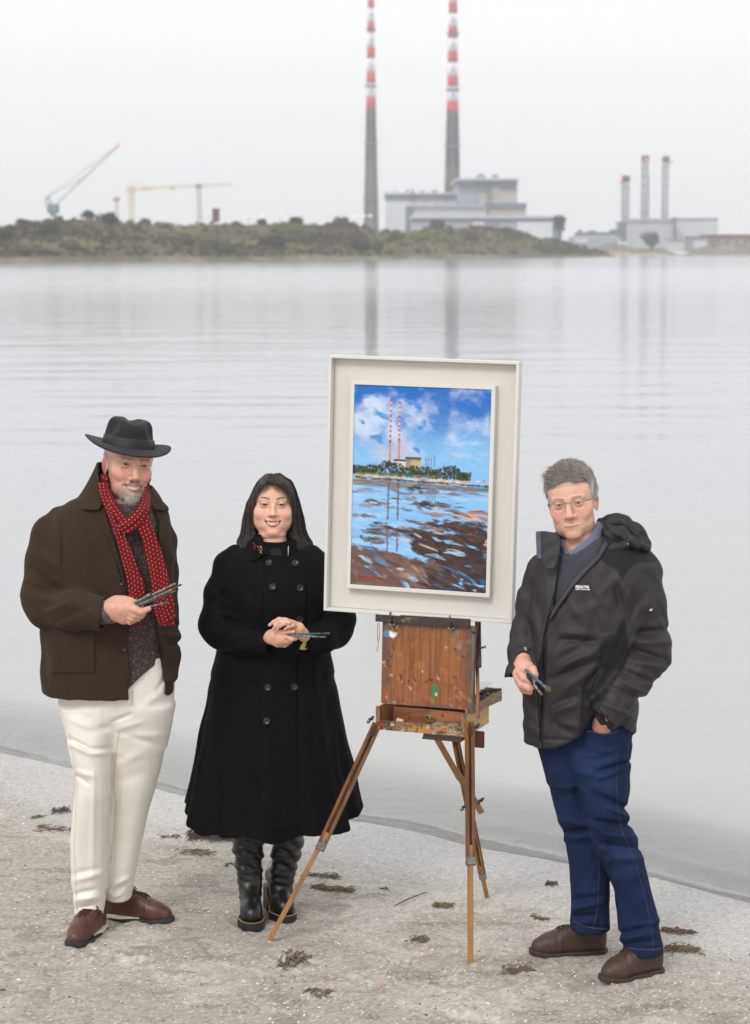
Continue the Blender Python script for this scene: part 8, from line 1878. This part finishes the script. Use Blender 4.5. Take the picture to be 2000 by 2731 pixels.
def jeans3(P):
    a, b_ = jF(P), jB(P); tail_ = .02; d = smin(pe3(P), np.minimum(a, b_), .03); d = smin(d, smin(a, b_, .005), .004)
    px, py = proj(P); k = P[:, 1] / F_PX
    return d - 1.9 * folds(P, JF_, Y3, Y3 + .08) - .0015 * np.sin(P[:, 2] * 60 + 8 * np.sin(P[:, 0] * 20)) * np.sin(P[:, 0] * 50 + P[:, 2] * 10)
lo, hi = bounds_px(1420, 1885, 1790, 2560, Y3, -.2, .28); V, F = surf(jeans3, lo, hi, .004)
Cj = np.ones((len(V), 3)) * np.array(lin(29, 41, 70)); px, py = proj(V.astype(f32)); Cj *= (1 + .22 * fbm(V * 16, 3) + .12 * np.where(rng.random(len(V)) > .5, 1, -1))[:, None]
for pl in ([(1520, 2000), (1640, 2000), (1650, 2110), (1560, 2120)], [(1600, 2260), (1690, 2240), (1720, 2330), (1650, 2340)]): m_ = sstep(14, -26, poly2(px.astype(f32), py.astype(f32), pl)); Cj += (np.array(lin(43, 59, 95)) - Cj) * (m_ * .5)[:, None]
denim = M('denim', attr=True, rough=.9, bump=.35, bscale=800, bdist=.0008, spec=.15, bump2=.5, b2scale=15); je = mesh_obj('jeans', V, F, denim, m3, cols=Cj)
jst = M('jean_stitch', lin(74, 76, 92), .9); jst2 = M('jean_stitch_tan', lin(112, 84, 66), .9)
for nm, pts, mt in (('outer_seam', [(1643, 1940), (1645, 1975), (1646, 2040), (1645, 2110), (1648, 2160), (1655, 2200), (1668, 2240), (1690, 2290), (1706, 2340), (1722, 2400), (1736, 2470), (1742, 2530)], jst), ('inner_seam', [(1596, 2285), (1597, 2340), (1595, 2400), (1588, 2450), (1580, 2476)], jst), ('hem_stitch', [(1530, 2458), (1555, 2468), (1590, 2476), (1620, 2478)], jst2), ('hem_stitch', [(1668, 2526), (1700, 2531), (1735, 2533), (1762, 2530)], jst2), ('back_seam', [(1678, 1950), (1676, 1990), (1671, 2040)], jst)):
    seam(pts, jeans3, Y3, mt, je, nm, .0009)
# shoes
ubr = M('dark_brown_leather', lin(84, 64, 54), .5, var=.3, vscale=22, bump=.35, bscale=150, bdist=.001, spec=.4, col2=lin(62, 46, 41)); usl = M('welt_sole', lin(62, 50, 42), .75, var=.35, vscale=50, bump=.4, bscale=200); lc3 = M('dark_lace', lin(62, 40, 34), .9)
s1_ = shoe(m3, 1412, 2548, -.985, -.17, .298, ubr, usl, 17, 8, 90, None, 1.06, lc3); s2_ = shoe(m3, 1604, 2622, -.84, -.54, .278, ubr, usl, 17, 8, 92, None, 1.08, lc3)
# head
H3 = Head((1516.5, 1344.7), Y3 - .05, 1.09, -13, -9.6, -3, mw=26, eye=4.9, lip=.62, nose=1.12, nz=.9, jw=1.12, fw=1.03, wr=1.5, nl=4.0, smile=.25, browz=-2.5, liner=.4, earang=.34, gaze=.6)
V, F = H3.mesh()
def stub3(q, m, C, mixc):
    st = sstep(-52, -62, q[:, 2]) * sstep(20, 50, q[:, 1]); st = np.maximum(st, sstep(60, 40, q[:, 1]) * sstep(0, -40, q[:, 2]) * (q[:, 2] > -120)); mixc(.16 * st, np.array(lin(150, 130, 124))); hz_ = (np.maximum(sstep(52, 60, q[:, 2]), sstep(34, 18, q[:, 1]) * (q[:, 2] > -8))); mixc(.5 * hz_, np.array(lin(130, 116, 104)))
C = H3.colors(V, lin(220, 172, 150), lin(212, 134, 118), lin(190, 112, 102), lin(122, 100, 84), (.09, .12, .19), extra=stub3)
def wm3(rows): return [(*W(1340 + x / 5.507, 1700 + y / 5.507, Y3 + d), r) for x, y, d, r in rows]
h3 = [wm3([(310, 340, -.085, .028), (288, 430, -.108, .030), (268, 540, -.125, .028), (270, 620, -.13, .020)]), wm3([(340, 400, -.112, .021), (330, 540, -.132, .019)]), wm3([(380, 405, -.128, .0165), (438, 475, -.158, .0155), (468, 545, -.172, .0135), (480, 602, -.172, .0102)]), wm3([(225, 580, -.138, .0155), (285, 690, -.172, .0150), (395, 742, -.186, .0130), (450, 722, -.176, .0098)]),
      wm3([(240, 640, -.125, .0145), (310, 765, -.152, .0130), (400, 800, -.15, .0105)]), wm3([(260, 520, -.148, .015), (315, 600, -.176, .0140), (400, 640, -.184, .0118), (440, 650, -.176, .0095)])]
def hand3(P):
    d = None
    for i, h_ in enumerate(h3): e = chain(P, h_, .006); d = e if d is None else smin(d, e, .016 if i == 1 else .0035)
    return d
lo, hi = bounds_px(1365, 1735, 1435, 1850, Y3, -.25, -.03); Vh, Fh = surf(hand3, lo, hi, .0016)
pk = [pxc([(1640, 1868, -.150, .026), (1612, 1922, -.125, .032), (1598, 1960, -.088, .032)], Y3), pxc([(1618, 1912, -.15, .012), (1602, 1950, -.108, .012)], Y3), pxc([(1598, 1908, -.145, .014), (1582, 1950, -.10, .013)], Y3)]
def pkf(P): px, py = proj(P); return np.maximum(smin(smin(chain(P, pk[0], .01), chain(P, pk[1]), .02), chain(P, pk[2]), .012), (py - 1966) * P[:, 1] / F_PX)
lo, hi = bounds_px(1560, 1850, 1670, 1985, Y3, -.28, -.08); Vp, Fp = surf(pkf, lo, hi, .0022)
tb = [pxc([(1540, 1400, .03, .052), (1560, 1480, .03, .09), (1560, 1700, .0, .11), (1555, 1900, .0, .11)], Y3), pxc([(1560, 1950, .0, .08), (1610, 2100, -.02, .06), (1640, 2260, -.03, .045), (1700, 2440, .0, .030), (1712, 2530, .0, .028)], Y3), pxc([(1530, 1950, .02, .08), (1545, 2150, .05, .055), (1570, 2300, .07, .04), (1575, 2460, .1, .028)], Y3),
      [(*c[:3], c[3] * .45) for c in bL[:-1]], [(*c[:3], c[3] * .5) for c in bR[:-1]]]
lo, hi = bounds_px(1360, 1385, 1790, 2545, Y3, -.26, .2); Vb, Fb = surf(body_f(tb), lo, hi, .010, 2)
V, F, C = join([(V, F, C), (Vh, Fh, skin_patch(Vh, lin(212, 160, 140), 5, lin(200, 140, 122))), (Vp, Fp, skin_patch(Vp, lin(204, 148, 126), 9, lin(190, 130, 110))), (Vb, Fb, np.array(SK))]); mesh_obj('body', V, F, skin_mat(), m3, cols=C)
jpk = lambda P: smin(jeans3(P), chain(P, pk[0], .01), .02)
po = p3('pocket_bulge', [(1560, 1950), (1578, 1949), (1600, 1955), (1625, 1955), (1650, 1946), (1655, 1990), (1630, 2010), (1575, 2006), (1555, 1985)], .003, M('denim_plain', lin(32, 45, 76), .9, var=.2, vscale=120, bump=.35, bscale=800, spec=.15), f=jpk, par=je, dep=.02)
q_ = [hit(jpk, a, b, Y3 - .35, Y3 + .05) for a, b in crom([(1563, 1950), (1580, 1950), (1602, 1956), (1626, 1955), (1648, 1948)], 5)]; mb = MB(); mb.tube([p + np.array((0, -.003, 0)) for p in q_ if p is not None], .0022, 6); mb.build('pocket_rim', M('denim_light', lin(74, 88, 122), .9), po, True)
# hair, swept up and over
def hm3(q):
    t = np.clip((q[:, 1] + 95) / 190, 0, 1); line = -14 + 76 * sstep(12, 66, q[:, 1])
    d = ell(q, (0, -10, 42), (83, 104, 91)); d = smin(d, ell(q, (-4, 48, 82), (54, 36, 30)), 22); d = d - 2.6 * np.sin(q[:, 0] * .19 + 2.2 * np.sin(q[:, 1] * .06 + q[:, 2] * .05)) - 1.6 * np.sin(q[:, 0] * .43 + q[:, 1] * .2 + q[:, 2] * .1)
    d = smax(d, line - q[:, 2] - 3 * np.sin(q[:, 0] * .3), 5); e = np.abs(q[:, 0]); d = np.where((q[:, 1] > -22) & (q[:, 1] < 16), smax(d, 16 - q[:, 2], 4), d); return smax(d, q[:, 1] - 84, 4)
def hairm3(P): return hm3(H3.loc(P)) * H3.s
cs = [H3.world(q) for q in ((-100, 120, 150), (100, 120, 150), (-100, -125, 150), (100, -125, 150), (-100, 120, -40), (100, 120, -40), (-100, -125, -40), (100, -125, -40))]
V, F = surf(hairm3, np.min(cs, 0), np.max(cs, 0), .0028); q = H3.loc(V.astype(f32)); gw = sstep(84, 34, q[:, 2] + .25 * q[:, 1])[:, None]; C = np.array(lin(122, 112, 103)) * (1 - gw) + np.array(lin(170, 166, 160)) * gw; C = C * (.75 + .5 * rng.random((len(V), 1)))
ho3 = mesh_obj('hair', V, F, M('grey_hair', attr=True, rough=.6, bump=.6, bscale=140, bdist=.002, spec=.3), m3, cols=C)
cv1, cv2 = [], []
for i in range(9500):
    th_, ph = random.uniform(0, 6.283), random.uniform(-.2, 1.5); d0 = np.array((math.cos(th_) * math.cos(ph), math.sin(th_) * math.cos(ph), math.sin(ph))); c0 = np.array((0, -5, 42.0)); rr = np.linspace(50, 140, 46); Q = (c0 + d0 * rr[:, None]).astype(f32); d = hm3(Q); j = np.argmax(d > 0)
    if j == 0: continue
    b_ = Q[j].astype(float); f_, z = b_[1], b_[2]
    if d[0] > 0: continue
    front = sstep(10, 80, f_) * sstep(60, 90, z)
    if front > .3: g_ = np.array((-.55 + random.gauss(0, .25), .35 + random.gauss(0, .3), .55)); l_ = random.uniform(14, 30)
    elif z > 70: g_ = np.array((-.35 + random.gauss(0, .4), -.5 + random.gauss(0, .35), .35)); l_ = random.uniform(14, 28)
    else: g_ = np.array((d0[0] * .35 + random.gauss(0, .15), -.6 + random.gauss(0, .3), -.5 + random.gauss(0, .3))); l_ = random.uniform(9, 18)
    g_ = g_ - .8 * (g_ @ d0) * d0 if front < .3 else g_ - .35 * (g_ @ d0) * d0
    nrm = d0; pts = []; v = g_ / np.linalg.norm(g_); p = b_ - nrm * .8; curl = np.array((random.gauss(0, .10), random.gauss(0, .10), -.07)) - d0 * .10
    for k in range(6): pts.append(H3.world(p)); p = p + v * l_ / 5; v = v + curl
    (cv2 if z + .25 * f_ < 64 + random.gauss(0, 10) else cv1).append(np.array(pts))
for i in range(420):                                  # wisps over the forehead
    x = random.uniform(-58, 40); b_ = np.array((x, 84 - (x / 62) ** 2 * 26, 66 + random.gauss(0, 4))); pts = []; v = np.array((-.5 + random.gauss(0, .3), .25, -.2)); p = b_
    for k in range(6): pts.append(H3.world(p)); p = p + v * 3.4; v = v + np.array((random.gauss(0, .1), -.10, -.20))
    cv1.append(np.array(pts))
for i in range(420):                                  # longer locks combed up and across
    x, f0 = random.uniform(-64, 56), random.uniform(20, 82); rr = np.linspace(150, 60, 46); Q = np.stack([np.full(46, x), np.full(46, f0 - 0), rr], 1).astype(f32); d = hm3(Q); j = np.argmax(d < 0)
    if not (d < 0).any(): continue
    p = Q[j].astype(float); v = np.array((-.75 + random.gauss(0, .2), -.35 + random.gauss(0, .25), .22)); pts = []; l_ = random.uniform(24, 42)
    for k in range(7): pts.append(H3.world(p)); p = p + v * l_ / 6; v = v + np.array((.02, -.03, -.09))
    cv1.append(np.array(pts))
hair_obj('hair_strands', cv1, hair_mat('strand_brown_grey', [lin(104, 94, 85), lin(142, 132, 123), lin(188, 180, 172), lin(92, 82, 74)]), ho3, .00042, .3); hair_obj('grey_strands', cv2, hair_mat('strand_grey', [lin(176, 172, 166), lin(206, 204, 200), lin(140, 132, 124), lin(190, 186, 182)]), ho3, .00042, .3)
# glasses
gl_t = M('clear_acetate', lin(168, 140, 128), .25, spec=.7); gl_m = M('grey_metal', lin(96, 98, 106), .3, metal=.8)
lens = bpy.data.materials.new('lens_glass'); lens.use_nodes = True; t = lens.node_tree; t.nodes.clear(); oo = t.nodes.new('ShaderNodeOutputMaterial'); mxs = t.nodes.new('ShaderNodeMixShader'); trn = t.nodes.new('ShaderNodeBsdfTransparent'); gls = t.nodes.new('ShaderNodeBsdfGlossy'); gls.inputs['Roughness'].default_value = .02; mxs.inputs[0].default_value = .06
t.links.new(trn.outputs[0], mxs.inputs[1]); t.links.new(gls.outputs[0], mxs.inputs[2]); t.links.new(mxs.outputs[0], oo.inputs[0])
mb = MB(); ml = MB()
for s_ in (-1, 1):
    ring = [H3.world((s_ * 33 + 22.5 * math.cos(a), 101 - .0035 * (s_ * 33 + 22.5 * math.cos(a)) ** 2, -4 + (20.5 + (1.5 if math.sin(a) > 0 else 0)) * math.sin(a))) for a in np.linspace(0, 2 * math.pi, 30)]
    mb.tube(ring, .00105, 6, False); c_ = H3.world((s_ * 33, 97.5, -4)); ml.add([c_] + ring[:-1], [(0, i + 1, (i + 1) % 29 + 1) for i in range(29)])
gg = mb.build('glasses', gl_t, m3, True); ml.build('lens', lens, gg, True)
mb = MB(); mb.tube(crom([H3.world((-11, 101, 3)), H3.world((0, 104, 6)), H3.world((11, 101, 3))], 4), .0012, 6); mb.build('bridge', gl_m, gg, True)
for s_ in (-1, 1): mb = MB(); mb.tube([H3.world((s_ * 54, 92, 5)), H3.world((s_ * 62, 84, 6)), H3.world((s_ * 76, 40, 5)), H3.world((s_ * 80, 4, 2)), H3.world((s_ * 80, -8, -10))], [.0014, .0015, .0013, .0013, .001], 6); mb.build('temple', gl_m, gg, True)
# brushes gripped in the right hand
def mbp(x, y, d): return W(1340 + x / 5.507, 1700 + y / 5.507, Y3 + d)
brush(mbp(330, 470, -.165), mbp(700, 790, -.30), .0065, .026, lin(52, 72, 88), lin(112, 128, 138), lin(78, 84, 56), 'widest brush with ragged green bristles pointing down from the fist of the man in glasses', wide=1.6)
brush(mbp(330, 520, -.17), mbp(585, 850, -.28), .005, .014, lin(120, 112, 100), lin(150, 126, 108), lin(96, 74, 58), 'pale squared brush lowest in the fist of the man in glasses', wide=1.2)
brush(mbp(500, 790, -.235), mbp(360, 520, -.215), .0042, .034, lin(60, 56, 44), lin(70, 70, 60), lin(34, 34, 24), 'dark brush with bristles up against the thumb of the man in glasses', wide=1.9)
